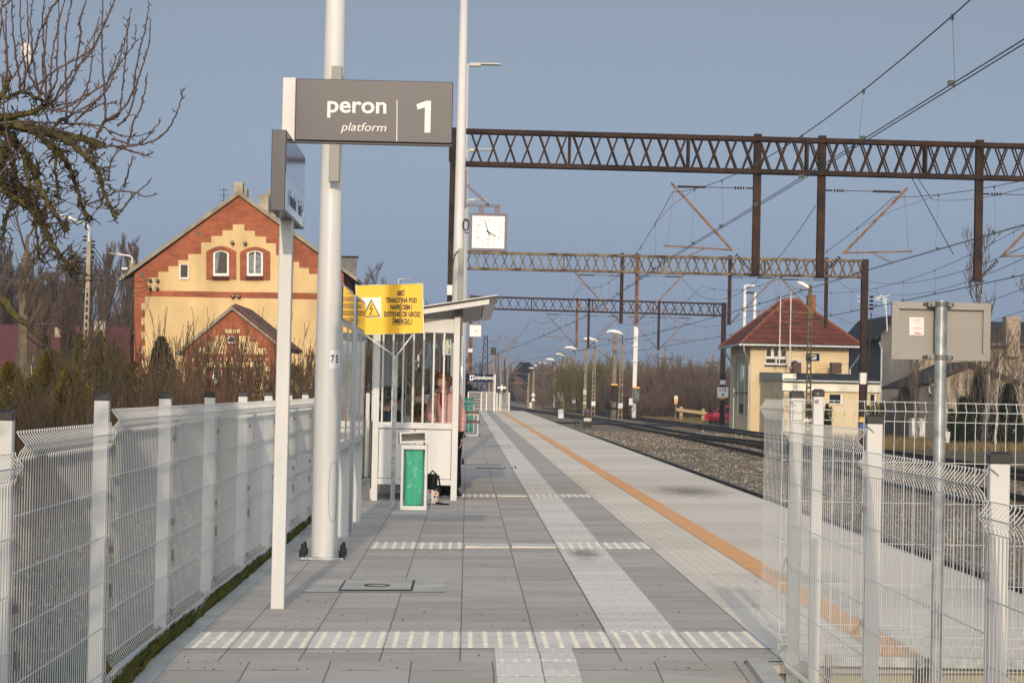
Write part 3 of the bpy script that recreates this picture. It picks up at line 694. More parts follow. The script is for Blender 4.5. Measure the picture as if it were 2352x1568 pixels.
one.prism([P(975, 305), P(988.5, 305), P(990, 232), P(979, 232), P(957, 240), P(959, 252), P(976, 247)], (0, -.001, 0)); one.build('numeral', WPRINT, ps)
one = MB(); one.prism([P(910.5, 325), P(912.3, 325), P(913, 231), P(911.2, 231)], (0, -.001, 0)); one.build('divider_line', WPRINT, ps)
for z in (W(651, 196, 13.9).z, W(651, 230, 13.9).z, W(651, 273, 13.9).z, W(651, 315, 13.9).z):
    MB().lathe([(.004, 0), (.004, .006)], 8).build('bolt', STEEL, ps, loc=(x0-.092, 13.93, z))
# direction board seen nearly end-on, reads Inowroclaw / Torun
ds = thing('direction_sign', 'dark direction board seen edge on, fixed across the white sign post', 'sign')
Y1, Y2 = 13.2, 14.72
xr = W(656, 390, Y1).x; xl = W(622.5, 390, Y1).x; zt = W(640, 298, Y1).z; zb = W(640, 484, Y1).z
MB().bbox((xl, Y1, zb), (xr, Y2, zt), .004).build('casing', NAVY, ds)
SIGNF = M('glossy_pale_sign_face', (.50, .53, .58), .12, coat=.6); SIGND = M('glossy_dark_sign_face', (.06, .075, .13), .10, coat=.8)
zm = zb+(zt-zb)*.47
MB().box((xr, Y1+.02, zm), (xr+.002, Y2-.01, zt-.01)).build('upper_face', SIGND, ds)
MB().box((xr, Y1+.02, zb+.01), (xr+.002, Y2-.01, zm-.001)).build('lower_face', SIGNF, ds)
GREYINK = M('grey_print', (.09, .10, .13), .4)
text('← Inowrocław', .13, GREYINK, ds, face_x(xr+.0025, (Y1*.66+Y2*.34), zb+.10), xs=.75)
text('Toruń →', .13, GREYINK, ds, face_x(xr+.0025, (Y1*.22+Y2*.78), zb+.10), xs=.75)
MB().box((xr-.001, Y2-.012, zb), (xr+.004, Y2, zb+.075)).build('end_trim', WHITE, ds)
# ================================================================ info cabinets
CABM = M('cabinet_frame_paint', (.55, .56, .55), .35); GLM = M('cabinet_glass', (.10, .11, .11), .03, spec=1.0, coat=1)
PAPER = M('timetable_paper', (.62, .62, .56), .25, var=.2, vs=14, coat=1)
def cabinet(y0, y1, label, legs=True):
    t = thing('notice_cabinet', label, 'notice cabinet', group='notice cabinets beside the platform fence')
    xr_ = -1.05; xl_ = xr_-.11; zb_, zt_, zh = .80, 2.22, 1.90
    MB().bbox((xl_, y0, zb_), (xr_-.012, y1, zt_), .006).build('case', CABM, t)
    MB().box((xr_-.0115, y0+.03, zh+.02), (xr_-.002, y1-.03, zt_-.03)).build('header_glass', GLM, t)
    n_ = 2; w_ = (y1-y0-.06)/n_
    for i in range(n_):
        a = y0+.03+i*w_; MB().box((xr_-.0115, a+.02, zb_+.07), (xr_-.004, a+w_-.02, zh-.03)).build('window_glass', GLM, t)
        f = MB(); f.ring([(xr_-.012, a, zb_+.05), (xr_-.012, a+w_-.004, zb_+.05), (xr_-.012, a+w_-.004, zh-.01), (xr_-.012, a, zh-.01)],
                         [(xr_-.012, a+.03, zb_+.08), (xr_-.012, a+w_-.034, zb_+.08), (xr_-.012, a+w_-.034, zh-.04), (xr_-.012, a+.03, zh-.04)], (.014, 0, 0)); f.build('window_frame', CABM, t)
        pm = MB(); pm.box((xr_-.0035, a+.12, 1.15), (xr_-.003, a+w_-.15, 1.72)); pm.build('timetable', PAPER, t)
    for yy_ in (y0+.02, y1-.10): MB().bbox((xl_+.0, yy_, pz(-1.1)), (xr_-.005, yy_+.05, zb_), .004).build('leg', CABM, t)
    return t
c1 = cabinet(18.9, 20.75, 'grey glazed notice cabinet directly behind the thick lamp pole, nearer of two')
c2 = cabinet(21.4, 23.2, 'grey glazed notice cabinet farther along, next to the yellow warning sign')
rp_ = thing('round_post', 'plain round grey post standing between the two notice cabinets', 'post', (W(800, 1215, 21.1).x, 21.1, 0))
MB().lathe([(.032, 0), (.032, W(812, 682, 21.1).z), (.026, W(812, 681, 21.1).z+.004)], 16).build('tube', WHITE2, rp_, smooth=True)
# ================================================================ yellow warning sign
ws = thing('warning_sign', 'yellow high voltage warning sign with lightning triangle on galvanised post', 'warning sign')
Yw = 25.6
def wp(px, py, Y=Yw): return W(px, py, Y)
zt_ = (wp(817, 655).z+wp(972, 651).z)/2
A, B, Cc, D = wp(817, 656), wp(971, 651), wp(973, 764), wp(822, 769)
ptl, ptr, pbr, pbl = A, B, Cc, D
MB().prism([pbl, pbr, ptr, ptl], (0, .02, 0)).build('board', YEL, ws)
fr = MB(); ce = (ptl+ptr+pbr+pbl)/4
fr.ring([ce+(p-ce)*1.012 for p in (pbl, pbr, ptr, ptl)], [ce+(p-ce)*.993 for p in (pbl, pbr, ptr, ptl)], (0, .03, 0)); o = fr.build('rim', GALV, ws); o.location.y = -.006
MB().prism([wp(831, 719.5, Yw-.001), wp(875.5, 728, Yw-.001) if False else wp(876, 729, Yw-.001), wp(874.5, 683.5, Yw-.001), wp(830, 685, Yw-.001)], (0, -.001, 0)).build('white_panel', PLM, ws) if False else None
q = MB(); y_ = Yw-.001
q.prism([wp(831, 730, y_), wp(876, 728.5, y_), wp(875, 682.5, y_), wp(830, 684, y_)], (0, -.0012, 0)); q.build('white_panel', PLM, ws)
y_ = Yw-.0025; q = MB(); q.prism([wp(832, 729, y_), wp(874, 727, y_), wp(852.5, 686.5, y_)], (0, -.0005, 0)); q.build('triangle_border', INK, ws)
y_ = Yw-.0035; q = MB(); q.prism([wp(836.5, 726, y_), wp(870.5, 725, y_), wp(853, 691, y_)], (0, -.0005, 0)); q.build('triangle', YEL, ws)
y_ = Yw-.0045; q = MB(); q.prism([wp(853.6, 699, y_), wp(848, 711, y_), wp(853.2, 710.5, y_), wp(850.4, 720.5, y_), wp(852, 720.6, y_), wp(857, 707.5, y_), wp(851.5, 708, y_), wp(856, 699, y_)], (0, -.0005, 0))
q.prism([wp(848.5, 718, y_), wp(850.2, 724, y_), wp(854, 719.5, y_)], (0, -.0005, 0)); q.build('lightning_symbol', INK, ws)
for s_, px, py in (('SIEĆ', 921, 674), ('TRAKCYJNA POD', 922, 690), ('NAPIĘCIEM !', 921.5, 706), ('DOTKNIĘCIE GROZI', 923.5, 722), ('ŚMIERCIĄ !', 923.5, 738)):
    p = wp(px, py, Yw-.002); text(s_, .074, INK, ws, face_y(p.x, p.y, p.z, R(-.7)), xs=.60, bold=.045, ay='CENTER')
q = MB(); y_ = Yw-.002; q.prism([wp(899, 745.5, y_), wp(948, 744, y_), wp(948, 745.2, y_), wp(899, 746.7, y_)], (0, -.0008, 0)); q.build('underline', INK, ws)
pbx = W(901, 1166, Yw+.04); ztp = W(903, 815, Yw).z
q = MB(); q.box((pbx.x-.025, Yw+.03, 0), (pbx.x+.025, Yw+.034, ztp)); q.box((pbx.x-.025, Yw+.034, 0), (pbx.x-.021, Yw+.07, ztp)); q.box((pbx.x+.021, Yw+.034, 0), (pbx.x+.025, Yw+.07, ztp)); q.build('post', GALV, ws)
q = MB(); q.bar((pbx.x-.01, Yw+.04, ztp-.01), wp(838, 768, Yw+.04), .014, .014); q.bar((pbx.x+.01, Yw+.04, ztp-.01), wp(950, 765, Yw+.04), .014, .014)
q.bar(wp(838, 768, Yw+.04), wp(836, 700, Yw+.04), .014, .014); q.bar(wp(950, 765, Yw+.04), wp(949, 700, Yw+.04), .014, .014); q.build('strut', GALV, ws)
# ================================================================ waiting shelter
SH = thing('waiting_shelter', 'white glazed waiting shelter with slatted end wall and tilted roof', 'shelter')
Ys, Ye_ = 27.55, 33.4; xa, xb = W(849, 1147, Ys).x+.015, W(1043, 1147, Ys).x
def sz(py, px=950): return W(px, py, Ys).z
zTop = sz(731); zWin0 = sz(970); zPan1, zPan0 = sz(984), sz(1100); zR0 = sz(1113)
def end_wall(Y, full=True):
    f = MB(); d = .06
    f.bbox((xa, Y, pz(xa)), (xa+.075, Y+d, zTop+.02), .004); f.bbox((xb-.045, Y, pz(xb)), (xb+.03, Y+d, zTop+.10), .004)
    f.build('end_frame', WHITE, SH)
    g = MB(); g.bbox((xa+.0755, Y+.002, zTop-.17), (xb-.0455, Y+d-.002, zTop), .004); g.build('top_beam', WHITE, SH)
    g = MB(); g.bbox((xa+.0755, Y+.002, zWin0-.075), (xb-.0455, Y+d-.002, zWin0), .004); g.build('mid_rail', WHITE, SH)
    g = MB(); g.bbox((xa+.0755, Y+.002, zR0), (xb-.0455, Y+d-.002, zR0+.07), .004); g.build('bottom_rail', WHITE, SH)
    x = xa+.11
    while x < xb-.06:
        MB().box((x-.011, Y+.01, zWin0), (x+.011, Y+.03, zTop-.17)).build('window_bar', WHITE, SH); x += .1235
    xm = (xa+xb)/2+.01
    for a, b_ in ((xa+.08, xm-.004), (xm+.004, xb-.05)):
        MB().bbox((a, Y+.006, zR0+.075), (b_, Y+.03, zWin0-.085), .006).build('wall_panel', WHITE, SH)
end_wall(Ys); end_wall(Ye_)
GL = bpy.data.materials.new('clear_glass'); GL.use_nodes = True; n = GL.node_tree.nodes; l = GL.node_tree.links; n.remove(n['Principled BSDF'])
tr = n.new('ShaderNodeBsdfTransparent'); gl = n.new('ShaderNodeBsdfGlossy'); gl.inputs['Roughness'].default_value = .02; fz = n.new('ShaderNodeFresnel'); fz.inputs[0].default_value = 1.33
tr.inputs[0].default_value = (.97, .985, .985, 1)
mxs = n.new('ShaderNodeMixShader'); l.new(fz.outputs[0], mxs.inputs[0]); l.new(tr.outputs[0], mxs.inputs[1]); l.new(gl.outputs[0], mxs.inputs[2]); l.new(mxs.outputs[0], n['Material Output'].inputs[0])
for Y in (Ys+.04, Ye_+.04): MB().box((xa+.08, Y, zWin0+.002), (xb-.05, Y+.006, zTop-.172)).build('glass_pane', GL, SH)
# back wall along the platform: corrugated grey panels and posts
q = MB(); q.bbox((xa-.02, Ys+.07, .12), (xa+.0, Ye_-.01, .95), .004); q.build('back_panel', WHITE2, SH)
for k in range(4):
    a = Ys+.07+k*1.45; MB().bbox((xa-.02, a, .0), (xa+.03, a+.05, zTop), .004).build('back_post', WHITE, SH)
    MB().box((xa-.005, a+.055, .96), (xa+.001, a+1.44, zTop-.1)).build('back_glass', GL, SH)
MB().bbox((xa-.02, Ys+.06, zTop-.1), (xa+.04, Ye_, zTop+.0), .004).build('back_beam', WHITE, SH)
MB().bbox((xb-.03, Ys+.07, zTop+.02), (xb+.03, Ye_-.01, zTop+.12), .004).build('front_beam', WHITE, SH)
MB().bbox((xb-.04, Ye_-2.9, pz(xb)), (xb+.02, Ye_-2.84, zTop+.02), .004).build('middle_post', WHITE, SH)
# tilted roof: rises towards the track
rA = W(900, 716, 27.25); rB = W(1143, 679, 27.25)
sl_ = (rB.z-rA.z)/(rB.x-rA.x); x0r, x1r = xa-.25, rB.x; z_ = lambda x: rB.z+(x-rB.x)*sl_
def slab(x0, x1, y0, y1, o0, o1): 
    return MB().prism([(x0, y0, z_(x0)+o0), (x1, y0, z_(x1)+o0), (x1, y0, z_(x1)+o1), (x0, y0, z_(x0)+o1)], (0, y1-y0, 0))
slab(x0r, x1r, 27.2, 33.7, 0, .012).build('roof_sheet', WHITE, SH)
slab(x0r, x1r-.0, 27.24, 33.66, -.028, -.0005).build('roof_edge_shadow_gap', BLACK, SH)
slab(x0r, x1r-.10, 27.24, 27.30, -.085, -.0285).build('roof_front_trim', WHITE, SH)
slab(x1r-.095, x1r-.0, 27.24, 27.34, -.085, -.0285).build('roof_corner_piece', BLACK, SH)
slab(x1r-.16, x1r-.02, 27.345, 33.6, -.085, -.0285).build('roof_side_trim', WHITE, SH)
SOFF = M('slatted_soffit', (.42, .41, .40), .6)
q = MB(); k = 0
x = x0r
q = MB()
yy_ = 27.32
while yy_ < 33.2:
    q.prism([(x0r, yy_, z_(x0r)-.075), (x1r-.17, yy_, z_(x1r-.17)-.075), (x1r-.17, yy_, z_(x1r-.17)-.03), (x0r, yy_, z_(x0r)-.03)], (0, .34, 0)); yy_ += .365
q.build('soffit', SOFF, SH)
OLIVE = bpy.data.materials['grey_olive_box']
MB().bbox((xb-.04, Ys-.02, zTop+.03), (xb+.045, Ys+.08, z_(xb)-.03), .004).build('roof_bracket', M('dark_bracket', (.12, .11, .10), .5), SH)
MB().bbox((xb+.035, Ys+.01, zTop-.20), (xb+.06, Ys+.09, zTop+.2), .004).build('roof_bracket', bpy.data.materials['dark_bracket'], SH)
# bench inside
bn_ = thing('bench', 'long slatted bench inside the waiting shelter', 'bench', (xa+.28, 0, 0))
BROWN = M('brown_slats', (.11, .05, .03), .5)
for k in range(3): MB().bbox((-.2+k*.13, Ys+.5, .44), (-.09+k*.13, Ye_-.4, .47), .006).build('seat_slat', BROWN, bn_)
for y in (Ys+.45, Ys+2.5, Ye_-.5):
    MB().ring([(-.2, y, .06), (.18, y, .06), (.18, y, .44), (-.2, y, .44)], [(-.15, y, .11), (.13, y, .11), (.13, y, .39), (-.15, y, .39)], (0, .04, 0)).build('leg_frame', WHITE2, bn_)
# km / sector plate hanging in the shelter
sg = thing('sector_plate', 'cream plate with figures 1 and 2 hanging behind the shelter bars', 'sign')
p = W(1026, 797, 27.75); MB().bbox((p.x-.052, 27.75, p.z-.095), (p.x+.055, 27.76, p.z+.095), .003).build('plate', M('cream_plate', (.74, .74, .62), .5), sg)
text('1', .085, INK, sg, face_y(p.x-.028, 27.748, p.z+.055), bold=.02); text('1', .085, INK, sg, face_y(p.x+.03, 27.748, p.z+.055), bold=.02); text('2', .085, INK, sg, face_y(p.x+.03, 27.748, p.z-.045), bold=.02)
# ================================================================ litter bin by the shelter
BAG = M('green_plastic_bag', (.06, .40, .25), .16, var=.12, vs=3, coat=.5, bump=1.0, bs=5, stretch=(3.5, 3.5, 1))
BAG.node_tree.nodes['Bump'].inputs['Distance'].default_value = .03
nb = BAG.node_tree.nodes['Principled BSDF']; nb.inputs['Transmission Weight'].default_value = .0
def bag(par, x0, x1, y0, y1, z0, z1, seed=1, name='bin_bag'):
    r_ = random.Random(seed); m = MB(); nu, nv = 44, 26; cx_, cy_ = (x0+x1)/2, (y0+y1)/2
    ph = [r_.uniform(0, 6.3) for _ in range(6)]
    for j in range(nv+1):
        v = j/nv; z = z0+(z1-z0)*v
        for i in range(nu):
            a = 2*math.pi*i/nu
            c_, s_ = math.cos(a), math.sin(a); k_ = 1/max(abs(c_), abs(s_)); k_ = 1+(k_-1)*.75
            f = .95-.10*math.exp(-v*9)+.030*math.sin(9*a+ph[0]+3*v)*(.3+v)+.022*math.sin(17*a+ph[1]-5*v)*(.3+v)+.02*math.sin(5*a+ph[2]+9*v)+r_.uniform(-.008, .008)
            m.v.append((cx_+c_*k_*f*(x1-x0)/2, cy_+s_*k_*f*(y1-y0)/2, z+.008*math.sin(7*a+ph[3])))
    for j in range(nv):
        for i in range(nu): m.f.append((j*nu+i, j*nu+(i+1) % nu, (j+1)*nu+(i+1) % nu, (j+1)*nu+i)); m.m.append(0)
    m.f.append(tuple(range(nu-1, -1, -1))); m.m.append(0)
    return m.build(name, BAG, par, smooth=True)
def litter_bin(x0, x1, y, zb, h, label, d=.30, lid=True, grp=None):
    t = thing('litter_bin', label, 'litter bin', (0, 0, 0), 0, grp); c = .028
    body = MB()
    for (a, b_) in ((x0, y), (x1-c, y), (x0, y+d-c), (x1-c, y+d-c)): body.bbox((a, b_, zb), (a+c, b_+c, zb+h), .003)
    body.build('corner_posts', WHITE, t)
    for (za, zb_) in ((zb+.0, zb+.045), (zb+h-.05, zb+h)):
        q = MB()
        q.bbox((x0+.001, y-.003, za), (x1-.001, y+.012, zb_), .003); q.bbox((x0+.001, y+d-.012, za), (x1-.001, y+d+.003, zb_), .003)
        q.bbox((x0-.003, y+.013, za), (x0+.012, y+d-.013, zb_), .003); q.bbox((x1-.012, y+.013, za), (x1+.003, y+d-.013, zb_), .003)
        q.build('rail', WHITE, t)
    MB().box((x0+.01, y+.02, zb+.01), (x1-.01, y+d-.02, zb+.03)).build('base', WHITE2, t)
    bag(t, x0+.03, x1-.03, y+.03, y+d-.03, zb+.04, zb+h-.03, seed=int(abs(x0)*100))
    for (a, z) in ((x0+.015, zb+h-.03), (x1-.015, zb+h-.03), (x0+.015, zb+.02), (x1-.015, zb+.02), (x0+.014, zb+h*.5), (x1-.014, zb+h*.5)):
        o_ = MB().lathe([(.005, 0), (.004, .003)], 8).build('bolt', STEEL, t); o_.rotation_euler.x = R(90); o_.location = (a, y-.002, z)
    if lid:   # box-shaped rain hood, tilted and crooked
        g = thing('hood', None, None); g.parent = t; del_ = None
        hw = (x1-x0)/2+.004; hh = .125
        hm = MB(); e_ = .018
        hm.ring([(-hw, 0, 0), (hw, 0, 0), (hw, 0, hh), (-hw, 0, hh)], [(-hw+e_, 0, e_), (hw-e_, 0, e_), (hw-e_, 0, hh-e_), (-hw+e_, 0, hh-e_)], (0, d-.02, 0))
        hm.box((-hw+.001, d-.021, .001), (hw-.001, d-.012, hh-.001))
        bpy.data.objects.remove(g)
        o_ = hm.build('hood', WHITE, t); o_.location = ((x0+x1)/2-.012, y-.0, zb+h+.022); o_.rotation_euler = (R(-2), R(-3.5), R(6))
        o_ = MB().box((x1-.05, y+.02, zb+h-.0), (x1-.03, y+.05, zb+h+.03)).build('hinge', DARKIRON, t)
    return t
ba = W(918, 1168, 25.4); bc = W(980, 1168, 25.4)
litter_bin(ba.x+.004, bc.x-.004, 25.4, pz(-.6), .728, 'white framed litter bin with green bag and crooked hood by the shelter', .30)
# bench and bins far along the platform
fb = thing('platform_bench', 'white framed bench with brown slats standing far along the platform', 'bench'); yb = 66.0
bx = W(1098, 1000, yb).x; bl_ = W(1066, 1000, yb).x
for yy_ in (yb, yb+1.6): MB().ring([(bl_, yy_, .02), (bx, yy_, .02), (bx, yy_, .66), (bl_, yy_, .66)], [(bl_+.03, yy_, .05), (bx-.03, yy_, .05), (bx-.03, yy_, .63), (bl_+.03, yy_, .63)], (0, .05, 0)).build('end_frame', WHITE, fb)
MB().bbox((bl_, yb-.05, .665), (bx, yb+1.7, .72), .01).build('back_slat', BROWN, fb)
MB().bbox((bl_, yb-.06, .39), (bx+.06, yb+1.7, .45), .01).build('seat_slat', BROWN, fb)
MB().box((bl_+.03, yb+.01, .05), (bx-.03, yb+.02, .62)).build('side_glass', GL, fb)
a_ = W(1066, 990, 70).x; b2_ = W(1086, 990, 70).x
for i, (yy_, lb) in enumerate(((70, 'green bagged round litter bin behind the far bench, front one'), (74, 'green bagged round litter bin behind the far bench, rear one'))):
    t = thing('round_bin', lb, 'litter bin', ((a_+b2_)/2, yy_, 0)); h = .96+.13*i
    r_ = random.Random(i); pr = [(.13+.012*math.sin(k*1.7), .08+k*(h-.12)/8) for k in range(9)]
    MB().lathe(pr, 14).build('bin_bag', BAG, t, smooth=True)
    MB().lathe([(.15, h-.06), (.165, h-.03), (.15, h)], 14).build('bag_rim', BAG, t, smooth=True)
    q = MB(); q.tube([(.16*math.cos(k*math.pi/6), .16*math.sin(k*math.pi/6), h-.1) for k in range(13)], .012, 5)
    for k in range(4): q.tube([(.16*math.cos(k*1.57), .16*math.sin(k*1.57), 0), (.16*math.cos(k*1.57), .16*math.sin(k*1.57), h-.1)], .012, 5)
    q.build('stand', WHITE, t)
ib = thing('info_board', 'tall narrow cream board seen edge on beyond the shelter', 'information board'); p = W(1057, 1008, 61)
MB().bbox((p.x-.05, 61, 0), (p.x+.035, 62.6, W(1064, 773, 61).z), .01).build('board', WHITE, ib)
MB().lathe([(.012, 0), (.012, .01)], 8).build('bolt', STEEL, ib, loc=(p.x, 60.99, 2.5))
# station name board near the platform end
sn = thing('station_name_sign', 'navy blue station name board reading Gniewkowo on a white post', 'sign'); Yn = 147.2
NAVYB = M('navy_blue_board', (.008, .018, .06), .8)
a = W(1066, 858, Yn); b_ = W(1133, 877, Yn)
MB().bbox((a.x, Yn, b_.z), (b_.x, Yn+.08, a.z), .01).build('board', NAVYB, sn)
p = W(1109, 867.0, Yn-.02); text('Gniewkowo', .40, WPRINT, sn, face_y(p.x, p.y, p.z), xs=.72, bold=.02)
p = W(1083, 867.5, Yn-.02); q = MB(); q.box((p.x-.12, p.y-.002, p.z-.17), (p.x+.10, p.y, p.z+.17)); q.build('train_symbol', WPRINT, sn)
q = MB(); q.box((p.x-.05, p.y-.005, p.z-.08), (p.x+.05, p.y-.003, p.z+.10)); q.build('train_symbol', NAVYB, sn)
p = W(1136, 900, Yn); MB().bbox((p.x-.07, Yn+.1, 0), (p.x+.07, Yn+.2, a.z), .01).build('post', WHITE, sn)
xs_ = thing('cross_marker', 'black board with a white cross on a thin post by the far fence', 'railway sign')
p = W(1152.5, 890, 147); q = MB(); q.box((p.x-.31, 147, p.z-.18), (p.x+.31, 147.03, p.z+.19)); q.build('board', BLACK, xs_)
q = MB(); q.box((p.x-.27, 146.97, p.z-.05), (p.x+.27, 146.99, p.z+.06)); q.box((p.x-.055, 146.965, p.z-.17), (p.x+.055, 146.985, p.z+.18)); q.build('cross', WPRINT, xs_)
MB().tube([(p.x, 147.02, 0), (p.x, 147.02, p.z-.18)], .025, 6).build('post', WHITE2, xs_)
# back of a road sign on a galvanised pole beside the ramp
rs = thing('road_sign', 'grey rear side of a rectangular sign clamped to a galvanised pole', 'sign'); Yr = 10.96
SB = M('grey_sheet_back', (.275, .265, .245), .42, .15, var=.05, vs=2)
a = W(2048, 690, Yr); b_ = W(2272, 831, Yr)
x0, x1, z1, z0 = a.x, b_.x, a.z-.004, b_.z+.004
MB().box((x0+.03, Yr+.002, z0+.03), (x1-.03, Yr+.006, z1-.03)).build('sheet', SB, rs)
e_ = .035; fm = MB(); cs = [(x0, z0), (x1, z0), (x1, z1), (x0, z1)]; ci = [(x0+e_, z0+e_), (x1-e_, z0+e_), (x1-e_, z1-e_), (x0+e_, z1-e_)]
for i in range(4):
    j = (i+1) % 4; g = .0006
    p_ = [Vector((q_[0], Yr-.018, q_[1])) for q_ in (cs[i], cs[j], ci[j], ci[i])]; ce = sum(p_, Vector())/4
    MB().prism([ce+(v-ce)*.996 for v in p_], (0, .026, 0)).build('rim', SB, rs)
pc = W(2164, 700, Yr-.05); pb2 = W(2152, 1470, Yr-.05); xp = (pc.x*.5+pb2.x*.5)
MB().lathe([(.0285, -.9), (.0285, z1+.006), (.024, z1+.007)], 24, at=(pc.x-.004, Yr-.052, 0)).build('pole', GALV, rs, smooth=False)
xp = pc.x-.004
GALVD = M('dull_zinc_clamp', (.22, .22, .215), .5, .4, var=.4, vs=30)
for zc_ in (z1-.012, z0+.012):
    q = MB(); q.lathe([(.034, -.012), (.034, .012)], 20, at=(xp, Yr-.052, zc_)); q.bbox((xp-.065, Yr-.06, zc_-.012), (xp-.03, Yr-.02, zc_+.012), .002); q.bbox((xp+.03, Yr-.05, zc_-.012), (xp+.055, Yr-.02, zc_+.012), .002); q.build('clamp', GALVD, rs)
    o_ = MB().lathe([(.006, 0), (.006, .008), (.003, .012)], 8).build('bolt', STEEL, rs); o_.rotation_euler.x = R(90); o_.location = (xp-.05, Yr-.06, zc_)
    q = MB(); q.box((xp-.082, Yr-.021, zc_-.008), (xp-.066, Yr-.0185, zc_+.008)); q.box((xp+.056, Yr-.021, zc_-.008), (xp+.068, Yr-.0185, zc_+.008)); q.build('slot', BLACK, rs)
s0 = W(2089, 728, Yr); s1 = W(2122, 770, Yr)
MB().prism([(s0.x, Yr+.0015, s0.z-(.0)), (s0.x+.001, Yr+.0015, s1.z-.0), (s1.x, Yr+.0015, s1.z), (s1.x-.001, Yr+.0015, s0.z)], (0, -.0005, 0)).build('sticker', M('paper_sticker', (.80, .76, .72), .5), rs)
REDP = M('red_print', (.55, .05, .05), .5)
pm = W(2108, 765, Yr); mt = Matrix.Translation((pm.x, Yr+.0006, pm.z)) @ Matrix.Rotation(R(180), 4, 'Y') @ Matrix.Rotation(R(90), 4, 'X')
text('WIMED', .0125, REDP, rs, mt, xs=.95, bold=.02, ext=.0001)
for py, wd in ((733, 18), (735, 20), (737, 16), (741, 14), (751, 12), (753, 22), (755, 22), (757, 10)):
    p = W(2107, py, Yr); lm = MB().box((p.x-wd/5200*Yr/2, Yr+.0004, p.z-.0004), (p.x+wd/5200*Yr/2, Yr+.0008, p.z+.0004)); lm.build('small_print', REDP, rs)
# ================================================================ overhead line portals
INSUL = M('brown_insulator', (.05, .03, .025), .3); GREENI = M('grey_green_fitting', (.26, .27, .21), .6)
WHITEBAND = M('white_paint_band', (.75, .73, .68), .6)
def insul(m, p, q, r=.07, n=5, mi=0):
    p, q = Vector(p), Vector(q); d = (q-p)
    for i in range(n):
        c = p+d*((i+.5)/n); e = d.normalized()*d.length*.13/ n*2
        m.tube([c-e, c, c+e], [r*.45, r, r*.45], 8, mi)
def truss(par, x0, x1, Y, zt0, zt1, dep, wid=.3, cell=.45, mat=RUST, seg=7):
    # chords: two angles on top, two below, in front and behind
    zt = lambda x: zt0+(zt1-zt0)*(x-x0)/(x1-x0)
    c = MB()
    for y in (Y-wid/2, Y+wid/2):
        for k, (o, h) in enumerate(((0, .12), (-dep, .12))):
            c.add([(x0, y-.04, zt(x0)+o), (x1, y-.04, zt(x1)+o), (x1, y+.04, zt(x1)+o), (x0, y+.04, zt(x0)+o), (x0, y-.04, zt(x0)+o-h), (x1, y-.04, zt(x1)+o-h), (x1, y+.04, zt(x1)+o-h), (x0, y+.04, zt(x0)+o-h)],
                  [(0,1,2,3),(4,7,6,5),(0,4,5,1),(1,5,6,2),(2,6,7,3),(3,7,4,0)])
    c.build('chords', mat, par)
    la = MB(); n = int((x1-x0)/cell)
    for face, y in enumerate((Y-wid/2, Y+wid/2)):
        for i in range(n):
            a = x0+i*(x1-x0)/n; b = a+(x1-x0)/n*.62; t = (.042, .02)
            if i % seg == 0: la.bar((a-.05, y, zt(a)-.1), (a-.05, y, zt(a)-dep), .07, .05)
            la.bar((a+.05, y-.012, zt(a)-dep), (b+.05, y-.012, zt(b)-.1), *t)
            la.bar((b+.05, y+.012, zt(b)-dep), (a+.05, y+.012, zt(a)-.1), *t)
    la.build('lattice', mat, par)
    return zt
def bracket(par, X, Y, zb, d, L_=2.25, H_=2.38, tube=TUBE, reg=True, zreg=.68, mirror_tie=True):
    # inclined tube from the foot of the post to the messenger wire, tie rod above, registration tube, steady arm
    a = Vector((X+d*.12, Y, zb+.12)); b = Vector((X+d*L_, Y, zb+H_)); u = (b-a).normalized()
    m = MB(); m.tube([a+u*.75, b+u*.12], .036, 8); m.build('strut_tube', tube, par)
    m = MB(); insul(m, a+u*.22, a+u*.62); m.tube([a, a+u*.22], .03, 6); m.build('insulator', INSUL, par)
    m = MB(); zt = zb+H_-.02; e = Vector((X+d*(L_-.1), Y, zt)); m.tube([(X+d*1.4, Y, zt), e], .03, 6); m.tube([(X+d*.4, Y, zt), (X+d*1.4, Y, zt)], .010, 5); m.tube([(X, Y, zt), (X+d*.3, Y, zt)], .022, 5); m.build('tie_rod', RUST, par)
    m = MB(); insul(m, (X+d*.32, Y, zt), (X+d*.62, Y, zt), .055, 4); m.build('insulator', INSUL, par)
    mid = a+u*(.62+.35)
    r0 = Vector((mid.x, Y, zb+zreg)); t0 = a+u*((zb+zreg-a.z)/u.z)
    m = MB(); m.tube([t0, t0+Vector((d*1.85, 0, .08))], .022, 6); q = t0+Vector((d*1.4, 0, .05)); w = Vector((X+d*2.0, Y, 5.02)); m.tube([q-Vector((d*.7, 0, 0)), Vector((w.x-d*.25, Y, w.z+.10)), w], .016, 5)
    m.tube([b, t0+Vector((d*1.75, 0, .08))], .007, 4); m.build('registration_arm', tube, par)
    return b
def post(par, X, Y, zt, zb, w_=.2, mat=RUST, nm='drop_post'):
    MB().bbox((X-w_/2, Y-w_/2, zb), (X+w_/2, Y+w_/2, zt), .012).build(nm, mat, par)
    MB().box((X-w_*.8, Y-w_*.8, zb-.02), (X+w_*.8, Y+w_*.8, zb-.001)).build('post_foot', mat, par)
YPO = [61.0, 112.7, 165.8]
